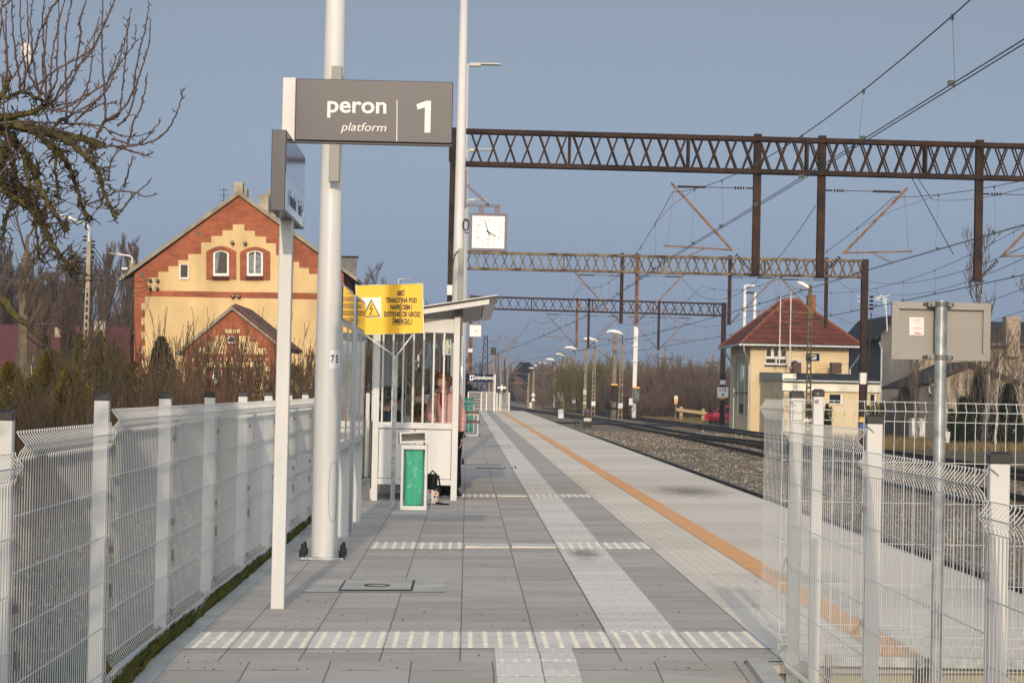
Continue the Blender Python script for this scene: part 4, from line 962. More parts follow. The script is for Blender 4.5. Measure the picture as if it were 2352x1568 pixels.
# portal 1
po1 = thing('catenary_portal', 'nearest rusty lattice portal over the tracks, widest in the picture', 'overhead line portal', group='rusty lattice portals over the tracks')
Y = YPO[0]; a = W(1078, 297, Y); b = W(2340, 331, Y)
zt1 = truss(po1, a.x-.45, 21.5, Y, a.z, a.z+(b.z-a.z)*(21.5-a.x)/(b.x-a.x), .88)
lx = W(1039, 560, Y).x
MB().bbox((lx-.11, Y-.15, -.95), (lx+.10, Y+.15, a.z+.02), .01).build('leg', RUST, po1)
MB().bbox((lx-.115, Y-.155, W(1036, 678, Y).z), (lx+.105, Y+.155, W(1036, 655, Y).z), .004).build('white_band', WHITEBAND, po1)
MB().bbox((21.0, Y-.15, -.95), (21.25, Y+.15, a.z+.02), .01).build('leg', RUST, po1)
for px, pb, d in ((1737, 633, -1), (1885, 637, 1), (2247, 645, 1)):
    X = W(px, 520, Y).x; zb = W(px, pb, Y).z
    post(po1, X, Y, zt1(X)+.08, zb, .205)
    bracket(po1, X, Y, zb, d)
# portal 2
po2 = thing('catenary_portal', 'second rusty lattice portal, flaking paint, right leg before the brown tiled roof', 'overhead line portal', group='rusty lattice portals over the tracks')
Y = YPO[1]; a = W(1075, 577, Y); b = W(1985, 597, Y); x0 = -.3
zt2 = truss(po2, x0, b.x+.1, Y, a.z+(b.z-a.z)*(x0-a.x)/(b.x-a.x), b.z, .80, mat=RUSTPALE, seg=11)
MB().bbox((b.x-.12, Y-.2, -.95), (b.x+.2, Y+.2, b.z+.03), .01).build('leg', RUST, po2)
MB().bbox((b.x-.125, Y-.205, W(1979, 882, Y).z), (b.x+.205, Y+.205, W(1979, 856, Y).z), .004).build('white_band', WHITEBAND, po2)
YELP = M('yellow_paint_band', (.62, .36, .04), .6); BLUP = M('blue_plate', (.03, .08, .35), .5)
MB().bbox((b.x-.125, Y-.205, .15), (b.x+.205, Y+.205, .42), .004).build('yellow_band', YELP, po2)
MB().bbox((b.x-.125, Y-.205, -.18), (b.x+.205, Y+.205, .08), .004).build('blue_plate', BLUP, po2)
MB().bbox((x0-.12, Y-.15, -.95), (x0+.12, Y+.15, a.z), .01).build('leg', RUST, po2)
q = MB(); p0_ = W(1997, 700, Y-.5); insul(q, p0_+Vector((.1, 0, .5)), p0_+Vector((.1, 0, -.3)), .16, 4); q.tube([p0_+Vector((.1, 0, -.4)), (p0_.x-.1, Y-.5, .6)], .03, 5); q.build('switch_insulator', INSUL, po2)
for px, pb, d in ((1428, 742, -1), (1463, 742, 1), (1676, 745, 1), (1898, 752, -1)):
    X = W(px, 650, Y).x; zb = W(px, pb, Y).z; post(po2, X, Y, zt2(X)+.08, zb, .17, RUST if px != 1463 else RUST2)
    bracket(po2, X, Y, zb, d)
# portal 3
po3 = thing('catenary_portal', 'third and farthest lattice portal, ending left of the signal box roof', 'overhead line portal', group='rusty lattice portals over the tracks')
Y = YPO[2]; a = W(1083, 679, Y); b = W(1661, 696, Y)
zt3 = truss(po3, a.x, b.x, Y, a.z, b.z, .86, cell=.62)
MB().bbox((b.x-.10, Y-.2, -.95), (b.x+.24, Y+.2, b.z+.03), .01).build('leg', RUST, po3)
MB().bbox((b.x-.105, Y-.205, W(1660, 883, Y).z), (b.x+.245, Y+.205, W(1660, 876, Y).z+.1), .004).build('white_band', WHITEBAND, po3)
MB().bbox((b.x-.12, Y-.22, W(1660, 917, Y).z), (b.x+.26, Y+.22, W(1660, 906, Y).z), .004).build('yellow_band', YELP, po3)
q = W(1660, 901, Y-.25); MB().bbox((q.x-.4, Y-.26, q.z-.38), (q.x+.4, Y-.23, q.z+.38), .01).build('distance_plate', PLM, po3)
text('115', .36, INK, po3, face_y(q.x, Y-.265, q.z+.18), xs=1.1, bold=.02); text('4', .36, INK, po3, face_y(q.x, Y-.265, q.z-.18), bold=.02)
MB().bbox((a.x-.15, Y-.2, -.95), (a.x+.15, Y+.2, a.z+.05), .01).build('leg', RUST2, po3)
MB().bbox((a.x-.155, Y-.205, W(1080, 809, Y).z), (a.x+.155, Y+.205, W(1080, 800, Y).z), .004).build('white_band', WHITEBAND, po3)
for px, pb, d in ((1325, 797, -1), (1352, 799, 1), (1513, 803, -1), (1514, 803, 1)):
    X = W(px, 740, Y).x; zb = W(px, pb, Y).z
    if px != 1514: post(po3, X, Y, zt3(X)+.08, zb, .17, RUST2 if px == 1325 else RUST)
    bracket(po3, X, Y, zb, d)
# ---------------------------------------------------------------- contact and messenger wires
def span(t, xa_, ya_, xb_, yb_, zm0=6.8, zm1=6.8, zc0=5.03, zc1=5.03, nd=8, mid=5.72, rc=.008):
    m = MB(); n_ = 18; cat = []
    for i in range(n_+1):
        s = i/n_; x = xa_+(xb_-xa_)*s; y = ya_+(yb_-ya_)*s; z = zm0+(zm1-zm0)*s-(((zm0+zm1)/2)-mid)*(1-(2*s-1)**2); cat.append(Vector((x, y, z)))
    m.tube(cat, rc*1.1, 5); m.build('messenger_wire', WIRE, t)
    c = MB()
    for o in (-.035, .035): c.tube([(xa_+o, ya_, zc0), ((xa_+xb_)/2+o, (ya_+yb_)/2, (zc0+zc1)/2-.03), (xb_+o, yb_, zc1)], rc, 5)
    c.build('contact_wires', WIRE, t)
    for i in range(1, nd+1):
        d = MB()
        s = i/(nd+1); x = xa_+(xb_-xa_)*s; y = ya_+(yb_-ya_)*s; z = zm0+(zm1-zm0)*s-(((zm0+zm1)/2)-mid)*(1-(2*s-1)**2); zc_ = zc0+(zc1-zc0)*s
        d.tube([(x, y, z), (x+(.05 if i % 2 else -.05), y+.03, zc_)], .0035, 4); d.box((x-.015, y-.02, z-.05), (x+.015, y+.02, z+.02)); d.box((x-.04, y-.02, zc_-.01), (x+.04, y+.02, zc_+.05))
        d.build('dropper', WIRE, t)
    # short equalising stitch wires at both supports
    e = MB()
    for (xs_, ys_, sg_) in ((xa_, ya_, 1), (xb_, yb_, -1)):
        s = 5.5/abs(yb_-ya_); zq = 6.8-(6.8-mid)*(1-(1-2*s)**2)
        e.tube([(xs_, ys_, 6.45), (xs_+(xb_-xa_)*s*sg_, ys_+5.5*sg_, zq-.02)], .005, 4)
    e.build('stitch_wire', WIRE, t)
names = ['left', 'middle', 'right']
def wires(axis, stag, ysup, label):
    t = thing('overhead_wires', label, 'overhead wires', group='contact and messenger wires over the tracks')
    for i in range(len(ysup)-1):
        y0_, y1_ = ysup[i], ysup[i+1]; s0 = stag*(-1)**i; k = shift
        span(t, axis+k(y0_)+s0, y0_, axis+k(y1_)-s0, y1_)
    return t
ysup = [9.0, 61.0, 112.7, 165.8, 215, 262, 320, 390]
wires(5.55, .12, ysup, 'twin contact wires and messenger sweeping up to the top right corner, over the near track')
wires(11.55, .12, ysup, 'contact wires and messenger over the middle track, below the big portal')
wires(16.2, .12, ysup[:5], 'contact wires crossing low on the right, above the grey sign back')
t = thing('overhead_wires', 'slack anchor wires running out from the second portal to its right leg', 'overhead wires')
q = MB()
def cable(m, p, q_, sag, r=.008, n=14):
    p, q_ = Vector(p), Vector(q_); m.tube([p.lerp(q_, i/n)-Vector((0, 0, sag*4*(i/n)*(1-i/n))) for i in range(n+1)], r, 4)
cable(q, W(1897, 592, 112.7), W(1976, 660, 112.7), .6, .012); cable(q, W(1740, 585, 112.7), W(1975, 750, 150), .5, .010); cable(q, W(1555, 620, 112.7), W(1875, 470, 61), 2.0, .009)
cable(q, W(2095, 410, 61), W(2190, 585, 62), .0, .012); cable(q, W(2105, 405, 61), W(2140, 458, 58), .0, .010); cable(q, W(2140, 458, 58), W(2352, 432, 40), .1, .007)
q.build('cable', WIRE, t)
t = thing('overhead_wires', 'three thin feeder lines crossing the sky on the far right behind the sign', 'overhead wires')
q = MB()
for (a_, b_, s_) in (((1990, 645, 100), (2420, 535, 50), .5), ((1995, 720, 130), (2420, 635, 60), .6), ((1995, 668, 130), (2420, 560, 60), .7), ((1560, 880, 230), (2420, 690, 90), 1.2)):
    cable(q, W(a_[0], a_[1], a_[2]), W(b_[0], b_[1], b_[2]), s_, .010)
q.build('cable', WIRE, t)
# ---------------------------------------------------------------- single masts farther on
def far_z(px, py): return GZ(px, py)
def cmast(pxt, pyt, pxb, pyb, label, w0=.34, w1=.22, mat=CONC, Y=None, arm=None, plates=()):
    g = GZ(pxb, pyb) if Y is None else W(pxb, pyb, Y); Y = g.y; tp = W(pxt, pyt, Y); zb = -.95
    t = thing('line_mast', label, 'overhead line mast', (g.x, Y, zb))
    tx = tp.x-g.x; h = tp.z-zb
    m = MB(); a, b = w0/2, w1/2
    m.add([(-a, -a, 0), (a, -a, 0), (a, a, 0), (-a, a, 0), (tx-b, -b, h), (tx+b, -b, h), (tx+b, b, h), (tx-b, b, h)], [(3,2,1,0),(4,5,6,7),(0,1,5,4),(1,2,6,5),(2,3,7,6),(3,0,4,7)]); m.build('shaft', mat, t)
    for (z0_, z1_, mt) in plates:
        MB().bbox((-a*.95, -a-.03, z0_), (a*.95, -a*.6, z1_), .01).build('painted_band', mt, t)
    if arm is not None:
        bracket(t, tx, 0, 5.0-.3-zb, arm, L_=2.6, H_=2.2)
        for c in list(t.children):
            pass
    return t
# bracket() writes a world-height contact point, so give the local mast version its own contact height
def mast_arm(t, X, zb, d, L_=2.9, H_=2.3):
    a = Vector((X+d*.15, 0, zb)); b = Vector((X+d*L_, 0, zb+H_)); u = (b-a).normalized()
    m = MB(); m.tube([a, b], .045, 5); m.build('strut_tube', TUBE, t)
    m = MB(); insul(m, a+u*.3, a+u*.9, .09, 3); insul(m, (X+d*.4, 0, zb+H_-.05), (X+d*.8, 0, zb+H_-.05), .08, 3); m.build('insulators', INSUL, t)
    m = MB(); m.tube([(X, 0, zb+H_-.05), b], .02, 4); c = a+u*1.0; m.tube([c, c+Vector((d*2.2, 0, .1))], .028, 4); m.tube([c+Vector((d*.6, 0, 0)), (X+d*2.9, 0, zb+.3)], .02, 4); m.build('registration_arm', TUBE, t)
STAMP = M('pale_stencil_patch', (.55, .53, .47), .8)
mA = cmast(1347, 796, 1342, 955, 'pale concrete mast with a white patch, left of the twin lamps', plates=((1.15, 1.4, STAMP), (2.1, 2.6, STAMP)) )
mast_arm(mA, (W(1346.5, 796, mA.location.y)-mA.location).x, 4.6, -1, 2.9, 1.9)
mB = cmast(1300, 823, 1293, 946, 'pale concrete mast with white zigzag board at its foot')
mast_arm(mB, .1, 3.9, -1, 2.9, 1.9)
zg = MB(); 
for i in range(4):
    z = 1.3+i*.27; zg.bar((-.75, -.35, z), (.0, -.35, z+.22), .08, .04); zg.bar((.0, -.38, z+.42), (.15, -.38, z+.05), .12, .04) if False else zg.bar((-.0, -.35, z), (-.75, -.35, z+.22), .08, .04)
zg.build('zigzag_board', WHITEBAND, mB)
mC = cmast(1215, 856, 1212, 939, 'slender concrete mast, left one of a pair near the platform end')
mast_arm(mC, .1, 2.8, -1, 2.9, 1.8)
mD = cmast(1226, 851, 1224, 940, 'concrete mast with two white triangle plates near the platform end')
mast_arm(mD, .1, 2.8, -1, 2.9, 1.8)
for z in (1.35, 1.95): MB().prism([(-.3, -.35, z-.25), (.3, -.35, z-.25), (0, -.35, z+.28)], (0, -.03, 0)).build('triangle_plate', WHITEBAND, mD)
mE = cmast(1413, 766, 1408, 965, 'heavy concrete mast with rusty counterweight stack and yellow top', w0=.42, w1=.30)
mast_arm(mE, .2, 4.9, -1, 2.9, 1.9)
MB().bbox((-.25, -.75, 1.75), (.30, -.3, 2.95), .03).build('counterweight', RUST, mE); MB().bbox((-.26, -.76, 2.96), (.31, -.29, 3.08), .02).build('yellow_cap', YEL, mE)
MB().bbox((-.4, -.4, .95), (.4, .4, 1.05), .02).build('collar', RUST, mE)
for x in (-.12, .22): MB().tube([(x, -.5, .4), (x, -.5, 5.5)], .02, 4).build('guide_rod', RUST, mE)
WM = M('fresh_white_mast', (.72, .72, .70), .5)
mF = cmast(1461, 750, 1455, 966, 'fresh white steel mast with a green counterweight stack', w0=.32, w1=.36, mat=WM)
MB().bbox((-.15, -.85, 1.6), (.40, -.38, 2.75), .04).build('counterweight', M('greenish_weights', (.16, .19, .15), .7, vs=3, col2=(.07, .075, .06)), mF); MB().bbox((-.16, -.86, 2.76), (.41, -.37, 2.88), .02).build('yellow_cap', YEL, mF)
for z in (.9, 5.0, 6.3): MB().bbox((-.27, -.27, z), (.27, .27, z+.08), .02).build('collar', WM, mF)
MB().bbox((-.45, -.5, 1.3), (-.05, -.28, 1.9), .02).build('control_box', WM, mF)
MB().tube([(-.3, -.3, 5), (-2.4, -.3, 0)], .02, 4).build('guy_wire', WIRE, mF)
def lattice(px_t, py_t, px_b, Y, label, w0=.9, w1=.35, arm=1, mat=RUST, name='lattice_mast'):
    g = W(px_b, 930, Y); tp = W(px_t, py_t, Y); t = thing(name, label, 'lattice mast', (g.x, Y, -.95)); h = tp.z+.95; tx = tp.x-g.x
    m = MB(); n_ = 12
    def cn(s, i): ww = (w0+(w1-w0)*s)/2; return Vector((tx*s+(-ww, ww, ww, -ww)[i], (-ww, -ww, ww, ww)[i], h*s))
    for i in range(4):
        m.bar(cn(0, i), cn(1, i), .09, .09)
        for k in range(n_):
            a, b = k/n_, (k+1)/n_; j = (i+1) % 4
            m.bar(cn(a, i), cn(b, j), .045, .045) if k % 2 else m.bar(cn(a, j), cn(b, i), .045, .045)
    m.build('lattice', mat, t)
    if arm: mast_arm(t, tx, h-3.2, arm, 3.4, 2.6)
    return t
lattice(1116, 770, 1111, 243, 'tall dark lattice mast right of the rusty portal leg')
lattice(1142, 810, 1138, 335, 'dark lattice mast behind the station name board')
lattice(1132, 838, 1128, 420, 'lattice mast with white top plate low behind the name board', 1.6, .8, 0, RUST2)
lattice(1103, 833, 1100, 420, 'thin distant lattice mast left of the name board', .9, .4, 1)
for k, (pt, yt, pb_, Y, lb) in enumerate(((1135, 814, 1132, 300, 'light concrete mast between two lattice masts'), (1125, 830, 1123, 330, 'short concrete pole with dark transformer fittings'))):
    g = W(pb_, 925, Y); mm_ = cmast(pt, yt, pb_, 925, lb, Y=Y); 
    if k == 0: mast_arm(mm_, .1, 7, 1)
    else: MB().bbox((.1, -.3, 7.5), (.9, .3, 8.6), .05).build('fitting', DARKIRON, mm_)
r_ = random.Random(4)
for k in range(9):
    px = [1150, 1158, 1165, 1172, 1180, 1188, 1147, 1162, 1177][k]; Y = 380+45*k; py = 905-5200*(7.2+r_.uniform(-.8, .6))/Y
    t = cmast(px+1, py, px, 930, ['thin far mast over the white cross marker', 'thin far mast seen through the end fence', 'far mast where the tracks meet the horizon', 'tiny far mast left of the dark spruce', 'tiny far mast against the spruce foot', 'tiny far mast below the lamps', 'tiny mast at the left of the vanishing point', 'tiny mast among wires at the vanishing point', 'most distant tiny mast'][k], .35, .25, RUST if k % 2 else CONC, Y=Y)
    t['group'] = 'tiny far overhead line masts'; mast_arm(t, 0, (W(px, py, Y).z+.95)-3, -1 if k % 2 else 1, 3, 2.3)
# ---------------------------------------------------------------- street lamps along the yard
LW = M('white_lamp_shade', (.80, .80, .76), .4)
for i, (hx, hy, bx_, by_, Y) in enumerate(((1413, 764, 1424, 945, 187), (1357, 781, 1362, 957, 213), (1311, 800, 1317, 951, 257), (1287, 815, 1290, 948, 304), (1264, 826, 1270, 945, 351), (1246, 834, 1250, 942, 388), (1235, 841, 1238, 938, 441), (1222, 846, 1227, 936, 491), (1203, 852, 1207, 934, 535), (1197, 860, 1201, 932, 650))):
    lb = ['large white street lamp beside the heavy mast with counterweight', 'white street lamp hidden partly behind the rusty drop post', 'third white street lamp in the receding row', 'fourth street lamp, by the zigzag board mast', 'fifth street lamp in the receding row', 'sixth street lamp, before bare birch trees', 'seventh street lamp in the receding row', 'eighth street lamp, near the triangle plates', 'next to last street lamp over the dark spruce', 'last and smallest street lamp of the row'][i]
    g = W(bx_, by_, Y); hd = W(hx, hy, Y); t = thing('street_lamp', lb, 'street lamp', (g.x, Y, -.95), 0, 'street lamps receding along the yard'); s = 1
    h = hd.z+.95; tx = W(bx_+4 if i else 1430, hy+8, Y).x-g.x; hx_ = hd.x-g.x
    m = MB(); wd = .15
    for sx in (-1, 1): m.bar((sx*wd, 0, 0), (tx+sx*.08, 0, h-.75), .09, .14)
    for k in range(14): z = .5+k*(h-1.6)/14; m.box((-wd+tx*z/h, -.05, z), (wd*.9+tx*z/h, .05, z+.12))
    m.build('concrete_pole', CONC, t)
    m = MB(); m.tube([(tx, 0, h-.9), (tx+.02, 0, h-.35), (tx-.15, 0, h-.12), (hx_+.35, 0, h-.03)], .035, 6); m.build('arm', RUST, t)
    c = Vector((hx_, 0, h)); m = MB(); m.tube([c+Vector((.62, 0, -.10)), c+Vector((.35, 0, .02)), c+Vector((-.1, 0, .12)), c+Vector((-.5, 0, .12)), c+Vector((-.72, 0, .03))], [.06, .15, .17, .12, .04], 8); m.build('lamp_shade', LW, t, smooth=True)
    m = MB(); m.bbox((-.20+tx*.1, -.3, 1.05), (.20+tx*.1, -.1, 1.5), .04); m.build('white_box', WM, t)
sl = thing('street_lamp', 'white curved street lamp on concrete pole before the brown tiled roof', 'street lamp', (0, 0, 0)); Y = 128.0
a = W(1861, 665, Y); b = W(1856, 980, Y)
m = MB(); 
for sx in (-1, 1): m.bar((b.x+sx*.13, Y, -.95), (a.x+sx*.07, Y, a.z-.4), .07, .15)
for k in range(22): z = -.7+k*.36; xx = b.x+(a.x-b.x)*(z+.95)/(a.z+.95); m.box((xx-.12, Y-.05, z), (xx+.12, Y+.05, z+.14))
m.bbox((a.x-.10, Y-.08, a.z-1.6), (a.x+.10, Y+.08, a.z+.25), .02); m.build('concrete_pole', M('mossy_concrete', (.16, .13, .08), .9, vs=3, col2=(.09, .08, .05)), sl)
hd = W(1845, 655, Y); m = MB(); m.tube([(a.x, Y, a.z+.1), (a.x+.02, Y, a.z+.38), (a.x-.12, Y, a.z+.62), hd+Vector((.33, 0, -.1))], .035, 6); m.build('arm', GALV, sl)
m = MB(); m.tube([hd+Vector((.34, 0, -.16)), hd+Vector((.18, 0, -.06)), hd+Vector((-.1, 0, .1)), hd+Vector((-.38, 0, .18))], [.06, .125, .12, .04], 8); m.build('lamp_shade', LW, sl, smooth=True)
MB().bbox((b.x-.3, Y-.3, -.05), (b.x+.28, Y-.2, .15), .01).build('small_plate', WHITEBAND, sl)
# two slender white platform lamps behind the signal box roof
for (px, pt, dx, lb) in ((1713, 655, 1, 'slender white lamp rising behind the tiled roof, left one'), (1736, 672, -1, 'slender white lamp with dark head behind the tiled roof')):
    Y = 190; a = W(px, pt, Y); t = thing('lamp_pole', lb, 'lamp pole', (W(px-3, 740, Y).x, Y, -.95)); h = a.z+.95
    MB().lathe([(.16, 0), (.13, h)], 10).build('pole', WM, t, smooth=True); MB().bbox((.05 if dx > 0 else -.8, -.15, h-.1), (.8 if dx > 0 else -.05, .15, h+.06), .03).build('lamp_head', WM if dx > 0 else DARKIRON, t)
# wooden power poles with cross arms beyond the bushes
for i, (px, pt, pb_, arm_y, hw, lb) in enumerate(((1527, 797, 868, 823, 17, 'wooden power pole with wide cross arm above the brown bushes, left'), (1638, 815, 872, 834, 15, 'wooden power pole with cross arm nearest the signal box'), (1536, 835, 875, 851, 12, 'lower power pole just right of the left cross arm pole'), (1620, 826, 870, 0, 0, 'plain grey pole between the two cross arm poles'), (1480, 862, 905, 0, 0, 'short grey pole just right of the white mast'))):
    Y = 300; a = W(px, pt, Y); b = W(px-1, pb_, Y); t = thing('power_pole', lb, 'power pole', (b.x, Y, -1)); h = a.z+1
    MB().tube([(0, 0, 0), (a.x-b.x, 0, h)], [.2, .14], 6).build('pole', CONC if i > 2 else TUBE, t)
    if arm_y:
        z = W(px, arm_y, Y).z+1; q = hw/5200*Y; m = MB(); m.box((-q, -.07, z-.07), (q, .07, z+.07)); m.build('cross_arm', RUST, t)
        m = MB()
        for x in (-q, q): insul(m, (x, 0, z), (x, 0, z+.7), .12, 3)
        m.build('insulators', INSUL, t)
t = thing('power_lines', 'slack lines slung between the wooden power poles', 'power lines'); q = MB()
Y = 300
for (p, r2_) in (((1544, 818), (1624, 833)), ((1511, 818), (1430, 870)), ((1544, 818), (1652, 842)), ((1624, 833), (1560, 842)), ((1527, 800), (1700, 800))): cable(q, W(p[0], p[1], Y), W(r2_[0], r2_[1], Y), 1.8, .03)
q.build('cable', WIRE, t)
# ---------------------------------------------------------------- trackside furniture
def small(name, lb, cat, px, py, z=-.95): g = GZ(px, py, z); t = thing(name, lb, cat, g); return t, g.y/5200
t, k = small('dwarf_signal', 'small black dwarf signal with two lenses between the tracks', 'railway signal', 1349, 984, -.9)
MB().bbox((-9*k, -.15, 0), (9*k, .15, 17*k), .02).build('black_base', BLACK, t)
MB().bbox((-8.5*k, -.17, 17.2*k), (8.5*k, .13, 24*k), .01).build('number_plate', WHITEBAND, t)
MB().bbox((-8*k, -.1, 24.2*k), (8*k, .15, 43*k), .05).build('signal_head', M('signal_black', (.05, .045, .04), .4), t)
for z, mt in ((38*k, M('violet_lens', (.10, .08, .14), .1, coat=.6)), (29*k, M('amber_dark_lens', (.09, .045, .02), .15, coat=.6))):
    q = MB().lathe([(6.5*k, 0), (6*k, .03), (3*k, .06)], 14).build('lens', mt, t); q.rotation_euler.x = R(90); q.location = (0, -.105, z)
    q = MB(); q.tube([(7.4*k*math.cos(a_), -.22, 7.4*k*math.sin(a_)) for a_ in [R(-10+i*20) for i in range(11)]], .02, 4); q.build('visor', BLACK, t).location = (0, 0, z)
text('Tm 20', .19, INK, t, face_y(0, -.175, 20.5*k), xs=.8)
t, k = small('marker_post', 'squat white concrete marker post by the near track', 'marker post', 1288, 962)
MB().bbox((-6.5*k, -.2, 0), (6.5*k, .2, 22*k), .05).build('post', WM, t)
t, k = small('marker_post', 'small distant white marker post near the triangle plate mast', 'marker post', 1217, 938)
MB().bbox((-5*k, -.2, 0), (5*k, .2, 14*k), .05).build('post', WM, t)
t, k = small('point_machine', 'black point machine box lying beside the dwarf signal', 'point machine', 1332, 979, -.9)
MB().bbox((-11*k, -.4, 0), (12*k, .5, 7*k), .04).build('box', BLACK, t); MB().bbox((-13*k, -.35, 7.05*k), (-2*k, .3, 13*k), .04).build('cover', DARKIRON, t)
WOOD = M('raw_pale_timber', (.50, .37, .20), .8, vs=4, col2=(.36, .26, .14), stretch=(.3, 1, 3))
t, k = small('wooden_barrier', 'raw timber buffer barrier, one board across two posts', 'barrier', 1588, 968)
for x0_, x1_, hh in ((-28, -20, 34), (23, 30, 30)): MB().bbox((x0_*k, -.12, 0), (x1_*k, .12, hh*k), .03).build('post', WOOD, t)
m = MB(); m.add([(-36*k, -.3, 24*k), (35*k, -.3, 16*k), (35*k, -.3, 23.5*k), (-36*k, -.3, 31*k), (-36*k, -.121, 24*k), (35*k, -.121, 16*k), (35*k, -.121, 23.5*k), (-36*k, -.121, 31*k)], [(0,1,2,3),(7,6,5,4),(0,4,5,1),(1,5,6,2),(2,6,7,3),(3,7,4,0)]); m.build('board', WOOD, t)
t, k = small('small_warning_sign', 'small white and orange warning plate on a thin post', 'warning sign', 1551, 967)
MB().tube([(0, 0, 0), (1*k, 0, 62*k)], .035, 6).build('post', GALV, t); MB().bbox((-4.2*k+.03, -.05, 46.5*k), (4.4*k, -.01, 58*k), .005).build('plate', PLM, t); MB().bbox((-4.2*k+.03, -.05, 39.8*k), (4.4*k, -.01, 46*k), .005).build('orange_plate', M('orange_plate', (.80, .30, .02), .5), t)
MB().prism([(-2.8*k, -.052, 48*k), (3.2*k, -.052, 48*k), (.2*k, -.052, 56.5*k)], (0, -.01, 0)).build('triangle', bpy.data.materials['orange_plate'], t)
t, k = small('cable_drum', 'rusty drum-shaped box standing between the rails and the bushes', 'trackside box', 1486, 973)
MB().lathe([(9*k/2, 0), (9.5*k/2, .2), (9*k/2, 7.5*k)], 14).build('drum', DARKIRON, t)
WR = M('red_marker', (.6, .06, .04), .6)
for px, py, lb in ((1542, 978, 'little red and white stake left of the wooden barrier'), (1614.5, 993, 'little red and white stake nearer, right of the wooden barrier')):
    t, k = small('marker_stake', lb, 'stake', px, py); MB().bbox((-2*k, -.05, 0), (2*k, .05, 3.6*k), .01).build('stake_foot', WM, t); MB().bbox((-2*k, -.05, 3.7*k), (2*k, .05, 7*k), .01).build('stake_top', WR, t)
t, k = small('disc_signal', 'black square disc signal with white bar on a thin post by the box', 'railway signal', 1697, 982)
MB().tube([(0, 0, 0), (0, 0, 46*k)], .05, 6).build('post', BLACK, t); MB().bbox((-6.2*k, -.06, 44*k), (6.2*k, .06, 57*k), .02).build('board', BLACK, t)
q = MB().lathe([(4.9*k, 0), (4.9*k, .03)], 18).build('disc', WM, t); q.rotation_euler.x = R(90); q.location = (0, -.062, 50.5*k); MB().box((-4.2*k, -.12, 49.7*k), (4.2*k, -.095, 51.3*k)).build('bar', BLACK, t)
t, k = small('equipment_cabinet', 'white steel relay cabinet seen through the right mesh fence', 'equipment cabinet', 2108, 1008)
MB().bbox((-17*k, -.4, .0), (14*k, .5, 46*k), .03).build('body', WM, t); MB().bbox((-18*k, -.45, 46.1*k), (15*k, .55, 48*k), .02).build('roof', WM, t); MB().box((-.02, -.41, .15), (.0, -.402, 44*k)).build('door_gap', DARKIRON, t); MB().bbox((-16*k, -.38, -.25), (13*k, .48, -.003), .02).build('plinth', CONC, t)
t, k = small('triangle_marker', 'weathered white triangle marker board seen through the fence', 'railway sign', 2168, 1040)
o = MB().bbox((-8*k, -.03, 25*k), (9*k, .03, 50*k), .01).build('board', STAMP, t); o.rotation_euler.y = R(6); MB().prism([(-3*k, -.032, 28*k), (5*k, -.032, 28*k), (1*k, -.032, 42*k)], (0, -.01, 0)).build('triangle', BLACK, t); MB().tube([(-5*k, 0, 0), (0, 0, 25*k)], .03, 5).build('post', WOOD, t)
# ================================================================ buildings
BRICK = brick_mat('red_brick', (.44, .115, .045), (.31, .07, .03), (.28, .17, .11), 1, .26, .085, .010)
CREAM = M('yellow_cream_render', (.70, .51, .26), .85, var=.20, vs=.45, bump=.2, stretch=(1, 1, .45), detail=8)
CREAM2 = M('pale_cream_render', (.70, .57, .36), .85, var=.08, vs=.5)
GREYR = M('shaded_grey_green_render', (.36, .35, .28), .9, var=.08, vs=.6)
VERGE = M('lichen_concrete_verge', (.36, .32, .24), .9, vs=2, col2=(.24, .21, .15))
WINW = M('white_window_frame', (.75, .74, .72), .5)
CURT = M('net_curtain', (.24, .27, .27), .8, var=.45, vs=9)
ROOFR = M('dark_red_tiles', (.11, .028, .026), .6, var=.2, vs=3)
PLASTER = M('old_plaster', (.46, .42, .33), .9, vs=1.2, col2=(.27, .24, .18), bump=.2)
YH = 120.0
def hz(zx, zy, Y): return W(zx*.3418, 402+zy*.3418, Y)          # house detail coordinates
class Facade:
    def __init__(s, root, Y): s.r = root; s.Y = Y
    def poly(s, pts, off, th, name, mat, conv=None):
        f = conv or hz; P_ = [f(a, b, s.Y) for a, b in pts]; P_ = [Vector((p.x, s.Y-off, p.z)) for p in P_]
        return MB().prism(P_, (0, -th, 0)).build(name, mat, s.r)
def arch(x0, x1, yt, ys, yb, n=6):   # outline, clockwise from lower left; crown at yt, springing at ys
    pts = [(x0, yb), (x1, yb), (x1, ys)]
    for i in range(1, n): a = i/n; pts.append((x1+(x0-x1)*a, ys-(ys-yt)*math.sin(math.pi*a)))
    return pts+[(x0, ys)]
hs = thing('brick_house', 'tall yellow and red brick gabled house on the left with stepped gable pattern', 'house')
fc = Facade(hs, YH)
pk, el, er = (1606, 140), (903, 662), (2309, 662)
gzl = (900-402)/.3418
